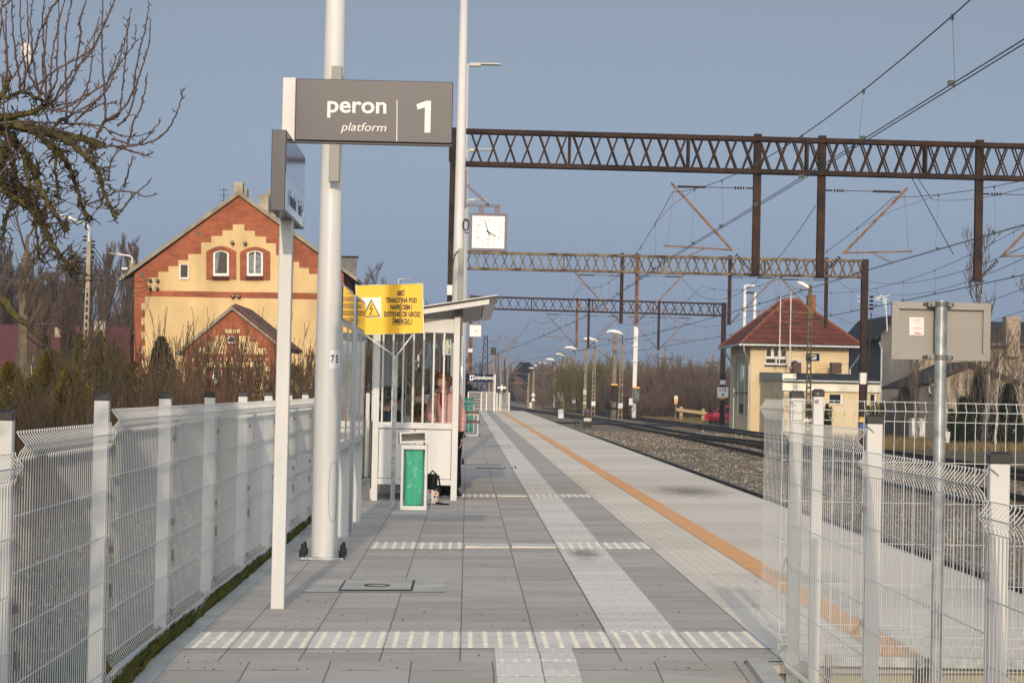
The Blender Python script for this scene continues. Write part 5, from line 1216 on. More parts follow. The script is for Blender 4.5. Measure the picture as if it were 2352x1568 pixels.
# main volume
pts = [(893, gzl+330), (2319, gzl+330), er, pk, el]
P_ = [hz(a, b, YH) for a, b in pts]; P_ = [Vector((p.x, YH, p.z)) for p in P_]; 
for p in P_[:2]: p.z = -1.2
MB().prism(P_, (0, 13, 0)).build('wall', BRICK, hs)
MB().prism([P_[3]+Vector((0, -.25, .02)), P_[4]+Vector((-.75, -.25, -.42)), P_[4]+Vector((-.75, -.25, -.22)), P_[3]+Vector((0, -.25, .28))], (0, 13.5, 0)).build('roof', VERGE, hs)
MB().prism([P_[3]+Vector((0.001, -.25, .02)), P_[3]+Vector((0.001, -.25, .28)), P_[2]+Vector((.75, -.25, -.22)), P_[2]+Vector((.75, -.25, -.42))], (0, 13.5, 0)).build('roof', VERGE, hs)
MB().prism([P_[4]+Vector((-.85, .0, -.55)), P_[4]+Vector((-.02, .0, -.12)), P_[4]+Vector((-.02, .0, -.75))], (0, 12.9, 0)).build('eaves', M('dark_eaves', (.08, .05, .04), .8), hs)
# upper stepped render
L_ = [(1565, 372), (1495, 372), (1495, 410), (1420, 410), (1420, 452), (1353, 452), (1353, 532), (1265, 532), (1265, 572), (1198, 572), (1198, 612), (1132, 612), (1132, 650), (1065, 650), (1065, 690), (995, 690), (995, 776)]
mir = [(3208-a, b+ (18 if a > 0 else 0)*((1604-a)/610)) for a, b in reversed(L_)]
up = [(1565, 332)]+L_+mir+[(1643, 332)]
# split at the middle axis so that each ngon stays simple
MIDX = 1604
fc.poly([(MIDX, 332), (1565, 332)]+L_+[(MIDX, 786)], .0, .03, 'stepped_render', CREAM)
fc.poly([(MIDX, 332), (MIDX, 786)]+mir+[(1643, 332)], .0, .03, 'stepped_render', CREAM)
# lower render with toothed quoins
q_ = []; y = 812; k = 0
while y < 1780: q_ += [((975 if k % 2 == 0 else 950), y), ((975 if k % 2 == 0 else 950), y+48)]; y += 48; k += 1
fc.poly(q_+[(2233, y), (2233, 838)], .0, .03, 'lower_render', CREAM)
fc.poly([(905, 775), (2300, 797), (2300, 838), (905, 812)], .0, .05, 'brick_band', BRICK)
def window(f, x0, x1, yt, ys, yb, surround, double=False, curtain=CURT, conv=None):
    c_ = conv or hz; Y = f.Y
    o = [c_(a, b, Y) for a, b in arch(x0, x1, yt, ys, yb)]; o = [Vector((p.x, Y-.04, p.z)) for p in o]
    w_ = MB().prism([p+Vector((0, .02, 0)) for p in o], (0, -.02, 0)).build('window', GLASSDK, f.r)
    ce = sum(o, Vector())/len(o); wd = abs(o[1].x-o[0].x); ht = max(p.z for p in o)-min(p.z for p in o); t = .10*min(1, wd/.8)
    inn = [Vector((ce.x+(p.x-ce.x)*(1-2*t/wd), p.y, ce.z+(p.z-ce.z)*(1-2*t/ht))) for p in o]
    MB().ring([p+Vector((0, -.021, 0)) for p in o], [p+Vector((0, -.021, 0)) for p in inn], (0, -.05, 0)).build('frame', WINW, w_)
    b_ = [Vector((p.x, p.y-.0205, p.z)) for p in inn]
    cm = MB(); zb = min(p.z for p in b_); zt = max(p.z for p in b_)-.1; xl, xr = min(p.x for p in b_), max(p.x for p in b_)
    if double: MB().box((ce.x-.04, Y-.105, zb), (ce.x+.04, Y-.061, zt+.08)).build('mullion', WINW, w_)
    if curtain:
        if double: cm.box((xl+.01, Y-.0605, zb+.01), (xr-.01, Y-.0601, zt-.05))
        else: cm.add([(xl+.01, Y-.0605, zb+.01), (xl+.01, Y-.0605, zt), (xl+(xr-xl)*.35, Y-.0605, zt), (xl+.12, Y-.0605, zb+.01)], [(0, 3, 2, 1)])
        cm.build('curtain', curtain, w_)
    return w_
def ringwall(f, outer, inner, off, th, conv=None):
    c_ = conv or hz; Y = f.Y; o = [c_(a, b, Y) for a, b in outer]; i = [c_(a, b, Y) for a, b in inner]
    return MB().ring([Vector((p.x, Y-off, p.z)) for p in o], [Vector((p.x, Y-off, p.z)) for p in i], (0, -th, 0)).build('brick_surround', BRICK, f.r)
for (a, b, c, d, fx0, fx1, dbl) in ((1388, 1588, 478, 700, 1434, 1540, False), (1614, 1816, 482, 704, 1660, 1768, True)):
    ringwall(fc, arch(a, b, c, c+36, d), arch(fx0, fx1, 508, 524, 680), .031, .10)
    window(fc, fx0, fx1, 508, 524, 680, None, dbl)
    fc.poly([(fx0-6, 680), (fx1+2, 680), (fx1+2, 704), (fx0-6, 704)], .132, .1, 'sill', M('dark_brick_sill', (.08, .025, .02), .8) if 'dark_brick_sill' not in bpy.data.materials else bpy.data.materials['dark_brick_sill'])
window(fc, 1207, 1271, 600, 600, 700, None, False, None)
for a, b in ((1327, 390), (955, 670), (1880, 405)): fc.poly([(a-11, b-13), (a+11, b-13), (a+11, b+12), (a-11, b+12)], .0, .02, 'vent_hole', BLACK)
for a, b in ((1013, 712), (1062, 714), (1012, 766), (1060, 766), (1565, 460), (1650, 464), (1567, 820), (1607, 820)):
    p = hz(a, b, YH); q = MB(); insul(q, (p.x, YH-.05, p.z), (p.x, YH-.45, p.z+.05), .1, 2); q.build('line_insulator', INSUL, hs)
MB().tube([(hz(1982, 0, YH).x-.05, YH-.12, hz(0, 372, YH).z), (hz(1968, 0, YH).x, YH-.12, -1)], .09, 8).build('downpipe', GALV, hs)
def stack(a0, a1, b0, b1, Y, par, mat): p = hz(a0, b0, Y); q = hz(a1, b1, Y); return MB().bbox((p.x, Y, q.z), (q.x, Y+.9, p.z), .03).build('chimney', mat, par)
stack(1570, 1628, 46, 190, YH+1.0, hs, PLASTER); stack(1629, 1658, 88, 220, YH+1.6, hs, PLASTER); stack(1738, 1800, 128, 360, YH+6, hs, PLASTER); stack(1796, 1852, 95, 380, YH+7.5, hs, PLASTER)
q = MB(); p = hz(1505, 90, YH+3); q.tube([p, (p.x, YH+3, p.z-3)], .03, 4)
for k in range(7): q.tube([(p.x-.25, YH+3, p.z-.1-k*.28), (p.x+.25, YH+3, p.z-.1-k*.28)], .02, 4)
q.build('aerial', DARKIRON, hs)
# brick annex with its own gable
YA = 104.0
an = thing('brick_annex', 'low brick outbuilding with small gable and dark red tile roof in front of the house', 'outbuilding'); fa = Facade(an, YA)
P_ = [hz(a, b, YA) for a, b in ((1245, 1700), (1857, 1700), (1857, 1140), (1562, 903), (1245, 1170))]; P_ = [Vector((p.x, YA, p.z)) for p in P_]
for p in P_[:2]: p.z = -1
MB().prism(P_, (0, 9, 0)).build('wall', BRICK, an)
pk_, l_, r3 = P_[3], P_[4], P_[2]
MB().prism([pk_+Vector((0, -.2, .0)), l_+Vector((-.35, -.2, -.28)), l_+Vector((-.35, -.2, -.12)), pk_+Vector((0, -.2, .2))], (0, 9.4, 0)).build('roof', VERGE, an)
MB().prism([pk_+Vector((.001, -.2, .0)), pk_+Vector((.001, -.2, .14)), r3+Vector((.4, -.2, -.16)), r3+Vector((.4, -.2, -.30))], (0, 9.4, 0)).build('roof_verge', VERGE, an)
MB().prism([pk_+Vector((.05, .1, .16)), pk_+Vector((.05, .1, .30)), r3+Vector((.55, .1, -.10)), r3+Vector((.5, .1, -.24))], (0, 9.0, 0)).build('roof', ROOFR, an)
fa.poly([(1515, 1037), (1612, 1037), (1612, 1062), (1512, 1062)], 0, .03, 'stepped_render', CREAM)
st = [(1450, 1078), (1520, 1078), (1520, 1200), (1335, 1200), (1335, 1160), (1392, 1160), (1392, 1118), (1450, 1118)]
fa.poly(st, 0, .03, 'stepped_render', CREAM); fa.poly([(3112-a+14, b+3) for a, b in reversed(st)], 0, .03, 'stepped_render', CREAM)
for k in range(14): fa.poly([(1290+k*38, 1228), (1309+k*38, 1228), (1309+k*38, 1247), (1290+k*38, 1247)], 0, .03, 'render_block', CREAM)
q_ = []; y = 1255; k = 0
while y < 1700: q_ += [((1300 if k % 2 else 1325), y), ((1300 if k % 2 else 1325), y+30)]; y += 30; k += 1
fa.poly(q_+[(1400, y), (1400, 1255)], 0, .03, 'quoin_render', CREAM); fa.poly([(1700, 1255), (1700, y)]+[(3112-a, b) for a, b in reversed(q_)], 0, .03, 'quoin_render', CREAM)
fa.poly([(1401, 1255), (1699, 1255), (1699, 1290), (1401, 1290)], 0, .03, 'render_band', CREAM)
window(fa, 1533, 1583, 1082, 1092, 1130, None, False, None)
ringwall(fa, arch(1518, 1598, 1062, 1078, 1132), arch(1533, 1583, 1082, 1092, 1130), .031, .08)
for a in (1430, 1560): window(fa, a, a+62, 1310, 1320, 1395, None, True, CURT)
# corrugated-roof shed to the right of the house
sh = thing('corrugated_shed', 'old building with corrugated roof edge just right of the thick lamp pole', 'building'); Y = 128
a = W(790, 586, Y); b = W(815, 655, Y)
MB().bbox((a.x-6, Y+.1, -1), (b.x-.1, Y+8, W(800, 668, Y).z), .05).build('wall', BRICK, sh)
CORR = M('corrugated_sheet', (.20, .185, .16), .8, var=.3, vs=4)
m = MB(); n_ = 40; x0, x1 = a.x-6, b.x
for i in range(n_):
    u0, u1 = x0+(x1-x0)*i/n_, x0+(x1-x0)*(i+1)/n_; o = .05*(i % 2)
    m.prism([(u0, Y-o, W(800, 653, Y).z), (u1, Y-o, W(800, 653, Y).z), (u1, Y-o+2.5, a.z), (u0, Y-o+2.5, a.z)], (0, .06, 0))
m.build('roof', CORR, sh); MB().bbox((x0, Y+2.4, a.z+.005), (x1+.05, Y+2.7, a.z+.1), .02).build('ridge', RUST, sh)
# dark red roofed house at far left
rh = thing('red_roof_house', 'cream house with broad dark red tile roof behind bare trees at far left', 'house'); Y = 130
def rz(px, py): return W(px, py, Y)
rt = rz(60, 748).z; re = rz(60, 872).z; xl, xr = rz(-140, 900).x, rz(300, 900).x
MB().prism([(xl, Y-.0, re), (xr, Y, re), (xr-.8, Y+4.5, rt), (xl, Y+4.5, rt)], (0, 0, .15)).build('roof', ROOFR, rh)
MB().prism([(xl, Y+9, re), (xl, Y+4.51, rt), (xr-.8, Y+4.51, rt), (xr, Y+9, re)], (0, 0, .15)).build('roof', ROOFR, rh)
MB().bbox((xl+.3, Y+.4, -1), (xr-.3, Y+8.6, re+.05), .03).build('wall', CREAM2, rh)
dp = [rz(50, 900), rz(78, 900), rz(78, 838), rz(62, 815), rz(50, 838)]
MB().prism([Vector((p.x, Y-.6, p.z)) for p in dp], (0, 3, 0)).build('dormer', CREAM2, rh)
p = rz(60, 838); MB().box((p.x-.25, Y-.64, p.z-1.1), (p.x+.25, Y-.601, p.z)).build('dormer_window', GLASSDK, rh)
for a in (rz(205, 745), rz(112, 760)): MB().bbox((a.x-.3, Y+3.5, rt-1.2), (a.x+.35, Y+4.3, a.z+.3), .03).build('chimney', PLASTER, rh)
# ---------------------------------------------------------------- signal box
sb = thing('signal_box', 'cream signal box with brown hipped tile roof and navy Gi plate', 'signal box')
YS = 146.0
TILE = brick_mat('brown_roof_tiles', (.19, .063, .037), (.14, .046, .028), (.07, .025, .016), 1, .30, .34, .03)
fx0, fx1 = W(1725, 850, YS).x, W(1949, 850, YS).x; DEP = 11.0
ze = W(1840, 793, YS).z; zr = W(1840, 691, YS+4.2).z
MB().bbox((fx0, YS, -1.1), (fx1, YS+DEP, ze), .02).build('wall', CREAM2, sb)
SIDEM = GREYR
MB().bbox((fx0-.06, YS+.0, -1.1), (fx0-.002, YS+DEP, ze-.05), .005).build('side_render', CREAM2, sb)
ov = .75; X0, X1, Y0, Y1_ = fx0-ov, fx1+ov, YS-ov, YS+DEP+ov; xm0 = W(1806, 691, YS+4.2).x; xm1 = xm0+.7; y0_ = YS+4.0; y1_ = YS+7.2; zE = ze+.02
vs = [(X0, Y0, zE), (X1, Y0, zE), (X1, Y1_, zE), (X0, Y1_, zE), (xm0, y0_, zr), (xm1, y0_, zr), (xm1, y1_, zr), (xm0, y1_, zr)]
MB().add(vs, [(0, 1, 5, 4), (1, 2, 6, 5), (2, 3, 7, 6), (3, 0, 4, 7), (4, 5, 6, 7), (3, 2, 1, 0)]).build('roof', TILE, sb)
RIDGE = M('ridge_tiles', (.24, .075, .035), .7, var=.2, vs=5)
q = MB()
for a, b in ((0, 4), (1, 5), (3, 7), (2, 6), (4, 5), (4, 7)):
    A_, B_ = Vector(vs[a]), Vector(vs[b]); n_ = max(3, int((B_-A_).length/.45))
    for k in range(n_): q.tube([A_.lerp(B_, k/n_)+Vector((0, 0, .03)), A_.lerp(B_, (k+1)/n_)+Vector((0, 0, .06))], [.14, .10], 6)
q.build('ridge', RIDGE, sb)
MB().tube([(X0, Y0-.05, zE-.07), (X1, Y0-.05, zE-.07)], .09, 8).build('gutter', GALV, sb); MB().tube([(X0-.05, Y0, zE-.07), (X0-.05, Y1_, zE-.07)], .09, 8).build('gutter', GALV, sb)
for (x_, y_, s_) in ((X0+.15, Y0-.03, 1), (X0-.04, Y0+8.9, 1)):
    MB().tube([(x_, y_, zE-.1), (x_+.05, y_+.05, zE-.5), (fx0-.14, max(YS-.1, y_-.1) if y_ > YS else YS-.1, zE-1.3), (fx0-.14, max(YS-.1, y_-.1) if y_ > YS else YS-.1, -1)], .065, 8).build('downpipe', GALV, sb)
MB().tube([(X1-.1, Y0, zE-.1), (X1-.15, Y0, zE-.6), (fx1+.08, YS-.08, zE-1.5), (fx1+.08, YS-.08, -.3)], .065, 8).build('downpipe', GALV, sb)
q = MB()
x = X0+.5
while x < X1: q.box((x-.06, Y0+.06, zE-.2), (x+.06, YS, zE-.03)); x += 1.1
q.build('rafter_ends', M('dark_rafter', (.10, .04, .025), .8), sb)
def sp_(px, py, Y=YS): return W(px, py, Y)
def wbox(par, px0, py0, px1, py1, Y, name, mat, off=0, th=.04):
    a, b = W(px0, py1, Y), W(px1, py0, Y); return MB().box((a.x, Y-off-th, a.z), (b.x, Y-off, b.z)).build(name, mat, par)
# big office window: three lights over two
wn_ = wbox(sb, 1758, 797, 1807, 839, YS, 'window', WINW, .005, .05)
for (a, b, c, d) in ((1760, 798, 1770.5, 818), (1777, 798, 1787.5, 818), (1794, 799, 1804.5, 819)): o = wbox(wn_, a, b, c, d, YS, 'pane', GLASSDK, .056, .01)
for (a, b, c, d) in ((1759, 824, 1780, 833), (1784, 825, 1805, 834)): wbox(wn_, a, b, c, d, YS, 'pane', GLASSDK, .056, .01)
wbox(sb, 1756, 838.5, 1808, 840.5, YS, 'sill', DARKIRON, .005, .12)
g = wbox(sb, 1851, 812, 1882, 828, YS, 'name_plate', NAVYB, .005, .06); p = W(1868, 820.5, YS); text('Gi', .42, WPRINT, sb, face_y(p.x, YS-.068, p.z), bold=.03)
wbox(sb, 1813, 826, 1841, 848, YS, 'air_conditioner', M('aircon_shell', (.55, .53, .48), .5), .005, .4)
q = MB().lathe([(.26, 0), (.26, .02)], 16); o = q.build('fan_grille', DARKIRON, sb); o.rotation_euler.x = R(90); p = W(1823, 837, YS); o.location = (p.x, YS-.406, p.z)
wbox(sb, 1870, 833, 1903, 856, YS, 'blind_panel', CREAM, .005, .04)
for px0, px1 in ((1818, 1836), (1905, 1928)): wbox(sb, px0, 833, px1, 857, YS-1.2, 'brown_vent_box', M('brown_vent', (.075, .03, .022), .6) if 'brown_vent' not in bpy.data.materials else bpy.data.materials['brown_vent'], 0, .9)
a = W(1865, 672, YS+5); MB().bbox((a.x-.28, YS+5, zr-2), (a.x+.28, YS+5.6, W(1865, 677, YS+5).z), .02).build('chimney', brick_mat('chimney_brick', (.40, .13, .07), (.30, .09, .05), (.25, .15, .1), 1, .2, .07, .01), sb)
# side face details: narrow windows and plates
for y_ in (1.2, 3.0, 4.8, 6.6):
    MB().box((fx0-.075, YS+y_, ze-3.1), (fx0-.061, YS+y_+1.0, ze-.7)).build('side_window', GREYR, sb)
    MB().box((fx0-.12, YS+y_, ze-3.2), (fx0-.061, YS+y_+1.0, ze-3.101)).build('side_sill', DARKIRON, sb)
    MB().box((fx0-.075, YS+y_+.2, .2), (fx0-.061, YS+y_+.8, 1.5)).build('side_window', GREYR, sb)
for z0, z1, mt in ((2.35, 3.4, PLM), (1.0, 2.0, GREENI), (.2, .85, DARKIRON)): MB().box((fx0-.1, YS+3.2, z0), (fx0-.061, YS+5.0, z1)).build('side_notice', mt, sb)
# low annex of the box, closer to the viewer
YB = 135.0; ax0 = W(1799, 950, YB).x; ax1 = W(2021, 950, YB).x; at = W(1830, 874, YB).z; tt = W(1733, 857, YS).z
MB().bbox((ax0, YB, -1.1), (ax1, YS-.01, at), .02).build('annex_wall', CREAM2, sb)
MB().bbox((ax0-.0, YB+1.5, at-.5), (ax0+.4, YS-.02, at+.62), .02).build('annex_parapet', GREYR, sb) if False else None
MB().prism([(ax0-.02, YB-.3, at+.02), (ax1, YB-.3, at+.02), (ax1, YS-.011, at+.5), (ax0-.02, YS-.011, at+.5)], (0, 0, .08)).build('annex_roof', M('black_felt', (.035, .035, .038), .85), sb)
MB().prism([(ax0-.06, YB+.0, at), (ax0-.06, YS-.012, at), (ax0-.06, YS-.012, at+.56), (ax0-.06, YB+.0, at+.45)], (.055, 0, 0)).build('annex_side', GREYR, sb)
MB().bbox((ax0-.12, YB-.34, at+.60), (ax0+1.1, YB-.28, at+1.02), .01).build('metal_flashing', GALV, sb) if False else None
MB().tube([(ax0-.1, YB-.36, at+.0), (ax1, YB-.36, at+.0)], .07, 8).build('gutter', GALV, sb)
SHEET = M('bright_zinc_sheet', (.62, .62, .58), .3, .5, var=.15, vs=1.5)
MB().bbox((ax0-.1, YB-.12, at-.62), (ax1, YB-.02, at-.12), .02).build('zinc_fascia', SHEET, sb)
p = W(1806, 866, YB); MB().bbox((ax0-.1, YB-.02, at+.0), (ax0+.75, YB+.15, at+.42), .02).build('zinc_corner', SHEET, sb)
for px0, px1 in ((1905, 1934), (1999, 2012), (1827, 1842)):
    o = wbox(sb, px0, 906, px1, 926, YB, 'window', GLASSDK, .005, .02); wbox(o, px1-4, 906, px1+1, 927, YB, 'frame', WINW, .026, .03); wbox(o, px0, 926, px1, 928, YB, 'sill', WINW, .026, .06)
for y_ in (.8, 2.4): MB().box((ax0-.075, YB+y_+2, .3), (ax0-.061, YB+y_+2.5, 1.6)).build('side_window', CREAM, sb)
q = MB()
for px, pt in ((1793, 680), (1817, 672)): 
    a = W(px, pt, YS-2.5); q.tube([a, (a.x, a.y, at+1)], .035, 6)
q.build('white_aerial_pole', WM, sb)
q = MB()
for dx, dz in ((-.9, 0), (0, .8), (.9, 0), (0, -.8)): q.tube([W(1817, 818, YS-2.5), W(1817, 818, YS-2.5)+Vector((dx, 0, dz))], .02, 4)
q.tube([W(1817, 818, YS-2.5)+Vector((-.9, 0, 0)), W(1817, 818, YS-2.5)+Vector((0, 0, .8)), W(1817, 818, YS-2.5)+Vector((.9, 0, 0)), W(1817, 818, YS-2.5)+Vector((0, 0, -.8)), W(1817, 818, YS-2.5)+Vector((-.9, 0, 0))], .015, 4); q.build('aerial', GREENI, sb)
# grey building to the right with steep gable
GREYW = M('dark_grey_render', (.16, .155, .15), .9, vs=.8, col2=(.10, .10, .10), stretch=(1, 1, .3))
gb = thing('grey_house', 'tall dark grey rendered house with steep gable, right of the signal box', 'house'); Y = 152
def g_(px, py, Y_=Y): p = W(px, py, Y_); return Vector((p.x, Y_, p.z))
FELT = bpy.data.materials['black_felt']
pts = [g_(2022, 990), g_(2110, 990), g_(2110, 772), g_(2058, 736), g_(2023, 764)]
for p in pts[:2]: p.z = -1
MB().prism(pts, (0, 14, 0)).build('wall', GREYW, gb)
MB().prism([g_(2057, 727)+Vector((0, -.4, 0)), g_(2008, 782)+Vector((0, -.4, 0)), g_(2008, 778)+Vector((0, -.4, 0)), g_(2057, 722)+Vector((0, -.4, 0))], (0, 15, 0)).build('roof', FELT, gb)
MB().prism([g_(2057.2, 727)+Vector((0, -.4, 0)), g_(2057.2, 722)+Vector((0, -.4, 0)), g_(2120, 776)+Vector((0, -.4, 0)), g_(2120, 782)+Vector((0, -.4, 0))], (0, 15, 0)).build('roof', FELT, gb)
a = g_(2018, 785); MB().tube([a+Vector((0, -.2, 0)), (g_(2024, 800).x, Y-.15, g_(2024, 800).z), (g_(2024, 800).x, Y-.15, -1)], .08, 8).build('downpipe', GALV, gb)
q = MB(); a = W(2034, 685, Y-1); q.tube([a, (W(2038, 760, Y-1))], .04, 5)
for k in range(4): q.tube([a+Vector((-.6+.1*k, 0, -.05+.12*k)), a+Vector((.3-.1*k, 0, .25-.3*k))], .03, 4)
q.tube([a+Vector((-1.9, 0, .1)), a], .025, 4); q.tube([a+Vector((-1.9, 0, -.25)), a+Vector((-.4, 0, -.1))], .025, 4); q.build('aerial', WM, gb)
BEIGE = M('beige_roughcast', (.40, .34, .26), .9, vs=1.5, col2=(.30, .25, .19))
bb = thing('beige_house', 'beige roughcast house with dark roof and tall speckled chimney at far right', 'house'); Y = 158
pts = [g_(2110.5, 990, Y), g_(2480, 1000, Y), g_(2480, 790, Y), g_(2110.5, 787, Y)]
for p in pts[:2]: p.z = -1
MB().prism(pts, (0, 9, 0)).build('wall', BEIGE, bb)
MB().prism([g_(2105, 795, Y)+Vector((0, -.5, 0)), g_(2490, 800, Y)+Vector((0, -.5, 0)), g_(2490, 735, Y)+Vector((0, 4.5, 0)), g_(2105, 733, Y)+Vector((0, 4.5, 0))], (0, .2, 0)).build('roof', FELT, bb)
MB().prism([g_(2105, 733, Y)+Vector((0, 4.71, 0)), g_(2490, 735, Y)+Vector((0, 4.71, 0)), g_(2490, 800, Y)+Vector((0, 10, 0)), g_(2105, 795, Y)+Vector((0, 10, 0))], (0, .2, 0)).build('roof', FELT, bb)
a, b = W(2311, 726, Y-.5), W(2343, 820, Y-.5); MB().bbox((a.x, Y-.55, b.z), (b.x, Y+.6, a.z), .04).build('chimney', M('speckled_brick', (.42, .35, .27), .9, vs=5, col2=(.22, .16, .12)), bb)
lb_ = thing('low_shed', 'low outbuilding with shallow felt roof partly behind the galvanised pole', 'outbuilding'); Y = 138
pts = [g_(2125, 990, Y), g_(2500, 1000, Y), g_(2500, 930, Y), g_(2225, 843, Y), g_(2128, 888, Y)]
for p in pts[:2]: p.z = -1
MB().prism(pts, (0, 9, 0)).build('wall', BEIGE, lb_)
MB().prism([g_(2225, 843, Y)+Vector((0, -.4, .02)), g_(2090, 893, Y)+Vector((0, -.4, 0)), g_(2090, 888, Y)+Vector((0, -.4, 0)), g_(2225, 834, Y)+Vector((0, -.4, .1))], (0, 10, 0)).build('roof', FELT, lb_)
MB().prism([g_(2225.2, 843, Y)+Vector((0, -.4, .02)), g_(2225.2, 834, Y)+Vector((0, -.4, .1)), g_(2420, 905, Y)+Vector((0, -.4, 0)), g_(2420, 911, Y)+Vector((0, -.4, 0))], (0, 10, 0)).build('roof', FELT, lb_)
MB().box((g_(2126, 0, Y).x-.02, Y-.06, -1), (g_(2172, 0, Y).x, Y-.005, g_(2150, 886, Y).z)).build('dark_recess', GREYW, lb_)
MB().tube([g_(2132, 888, Y)+Vector((0, -.3, 0)), g_(2132, 900, Y)+Vector((0, -.3, 0)), g_(2165, 925, Y)+Vector((0, -.2, 0)), (g_(2170, 0, Y).x, Y-.15, -1)], .08, 8).build('downpipe', GALV, lb_)
# red hatchback parked beside the signal box
def car(loc, rz, lb):
    t = thing('parked_car', lb, 'car', loc, rz); CP = M('red_car_paint', (.42, .015, .03), .3, coat=.8); TY = M('tyre_rubber', (.02, .02, .02), .9); AL = M('alloy_rim', (.45, .45, .46), .4, .6)
    prof = [(-1.72, .32), (-1.74, .62), (-1.62, .84), (-1.05, .98), (-.42, 1.42), (.1, 1.50), (1.0, 1.46), (1.45, 1.16), (1.68, 1.02), (1.72, .5), (1.62, .3)]
    m = MB(); rows = [(-.80, .0), (-.76, .0), (.76, 0), (.80, 0)]
    def pf(ys, ins): return [(x*(1-ins*.02), ys*(1 if z < .98 else (1-.16*(z-.98)/.5)), z) for x, z in prof]
    secs = [pf(-.78, 1), pf(-.80, 0), pf(.80, 0), pf(.78, 1)]; k = len(prof)
    for s_ in secs: m.v += s_
    for j in range(3):
        for i in range(k): m.f.append((j*k+i, j*k+(i+1) % k, (j+1)*k+(i+1) % k, (j+1)*k+i)); m.m.append(0)
    m.f.append(tuple(reversed(range(k)))); m.m.append(0); m.f.append(tuple(3*k+i for i in range(k))); m.m.append(0)
    o = m.build('body', CP, t); md = o.modifiers.new('b', 'BEVEL'); md.width = .04; md.segments = 2
    for sy in (-1, 1):
        y = sy*.79; q = MB()
        def wq(pts): q.prism([(x, sy*(.805-.13*max(0, (z-.98))/.5*1.0), z) for x, z in pts], (0, sy*.004, 0))
        wq([(-.95, 1.0), (-.05, 1.0), (-.05, 1.40), (-.42, 1.36)]); wq([(.0, 1.0), (.95, 1.0), (.88, 1.38), (.0, 1.40)]); q.build('side_window', GLASSDK, t)
        for x in (-1.15, 1.18):
            q = MB().lathe([(.29, 0), (.30, .03), (.30, .15), (.27, .18)], 20).build('tyre', TY, t); q.rotation_euler.x = R(90*sy); q.location = (x, sy*.70 if sy < 0 else .70, .30)
            q2 = MB().lathe([(.19, .17), (.19, .19), (.05, .2)], 10).build('rim', AL, q)
        MB().bbox((1.45, sy*.62-.12, .75), (1.70, sy*.62+.12, .95), .02).build('tail_lamp', M('lamp_red', (.4, .01, .01), .2) if 'lamp_red' not in bpy.data.materials else bpy.data.materials['lamp_red'], t)
        MB().bbox((-1.73, sy*.55-.15, .60), (-1.6, sy*.55+.15, .74), .02).build('headlight', PLM, t)
    MB().prism([(-1.0, -.60, 1.03), (-1.0, .60, 1.03), (-.50, .54, 1.38), (-.50, -.54, 1.38)], (-.02, 0, .015)).build('windscreen', GLASSDK, t)
    MB().prism([(1.02, -.54, 1.45), (1.02, .54, 1.45), (1.46, .60, 1.17), (1.46, -.60, 1.17)], (.02, 0, .015)).build('rear_window', GLASSDK, t)
    return t
cg = GZ(1662, 975, -.93); car((cg.x+.4, cg.y, -.93), R(-28), 'small red hatchback parked at the left corner of the signal box')
# ================================================================ trees and shrubs
BARK = M('grey_brown_bark', (.11, .08, .055), .9, vs=6, col2=(.06, .045, .032)); TWIG = M('brown_twigs', (.105, .077, .052), .9); TWIG2 = M('reddish_twigs', (.12, .075, .048), .9); TWIG3 = M('olive_twigs', (.13, .11, .045), .9)
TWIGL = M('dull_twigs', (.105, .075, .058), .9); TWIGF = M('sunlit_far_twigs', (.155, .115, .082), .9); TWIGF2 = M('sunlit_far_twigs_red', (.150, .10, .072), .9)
BIRCHB = M('birch_bark', (.55, .52, .47), .8, vs=7, col2=(.12, .10, .08), stretch=(1, 1, .5)); MOSS = M('mossy_bark', (.12, .105, .035), .9, vs=9, col2=(.06, .048, .03), bump=.4)
def rv(r, s=1): return Vector((r.uniform(-s, s), r.uniform(-s, s), r.uniform(-s, s)))
def grow(m, r, p, d, L_, rad, lvl, maxl, k, up=.25, wig=.18, sides=4, minr=.004, spread=.75, lift=0):
    n = 5 if lvl == 0 else 4; pts = [p.copy()]; rs = [rad]; dd = d.normalized()
    for i in range(n):
        dd = (dd+rv(r, wig)+Vector((0, 0, up*.3))).normalized(); p = p+dd*L_/n; pts.append(p.copy()); rs.append(max(minr, rad*(1-.75*(i+1)/n)))
    m.tube(pts, rs, sides if lvl < 2 else 3, cap=False)
    if lvl < maxl:
        nb = k[lvl]
        for i in range(nb):
            s = r.uniform(.22 if lvl else .3+lift, 1.0); idx = min(n-1, int(s*n)); f = s*n-idx; q = pts[idx].lerp(pts[idx+1], f)
            ax = (pts[idx+1]-pts[idx]).normalized(); o = rv(r); o = (o-ax*o.dot(ax)).normalized()
            nd = (ax*(1-spread*.5)+o*spread+Vector((0, 0, up))).normalized()
            grow(m, r, q, nd, L_*r.uniform(.38, .62)*(1.15-s*.5), max(minr, rs[idx]*.62), lvl+1, maxl, k, up, wig, sides, minr, spread)
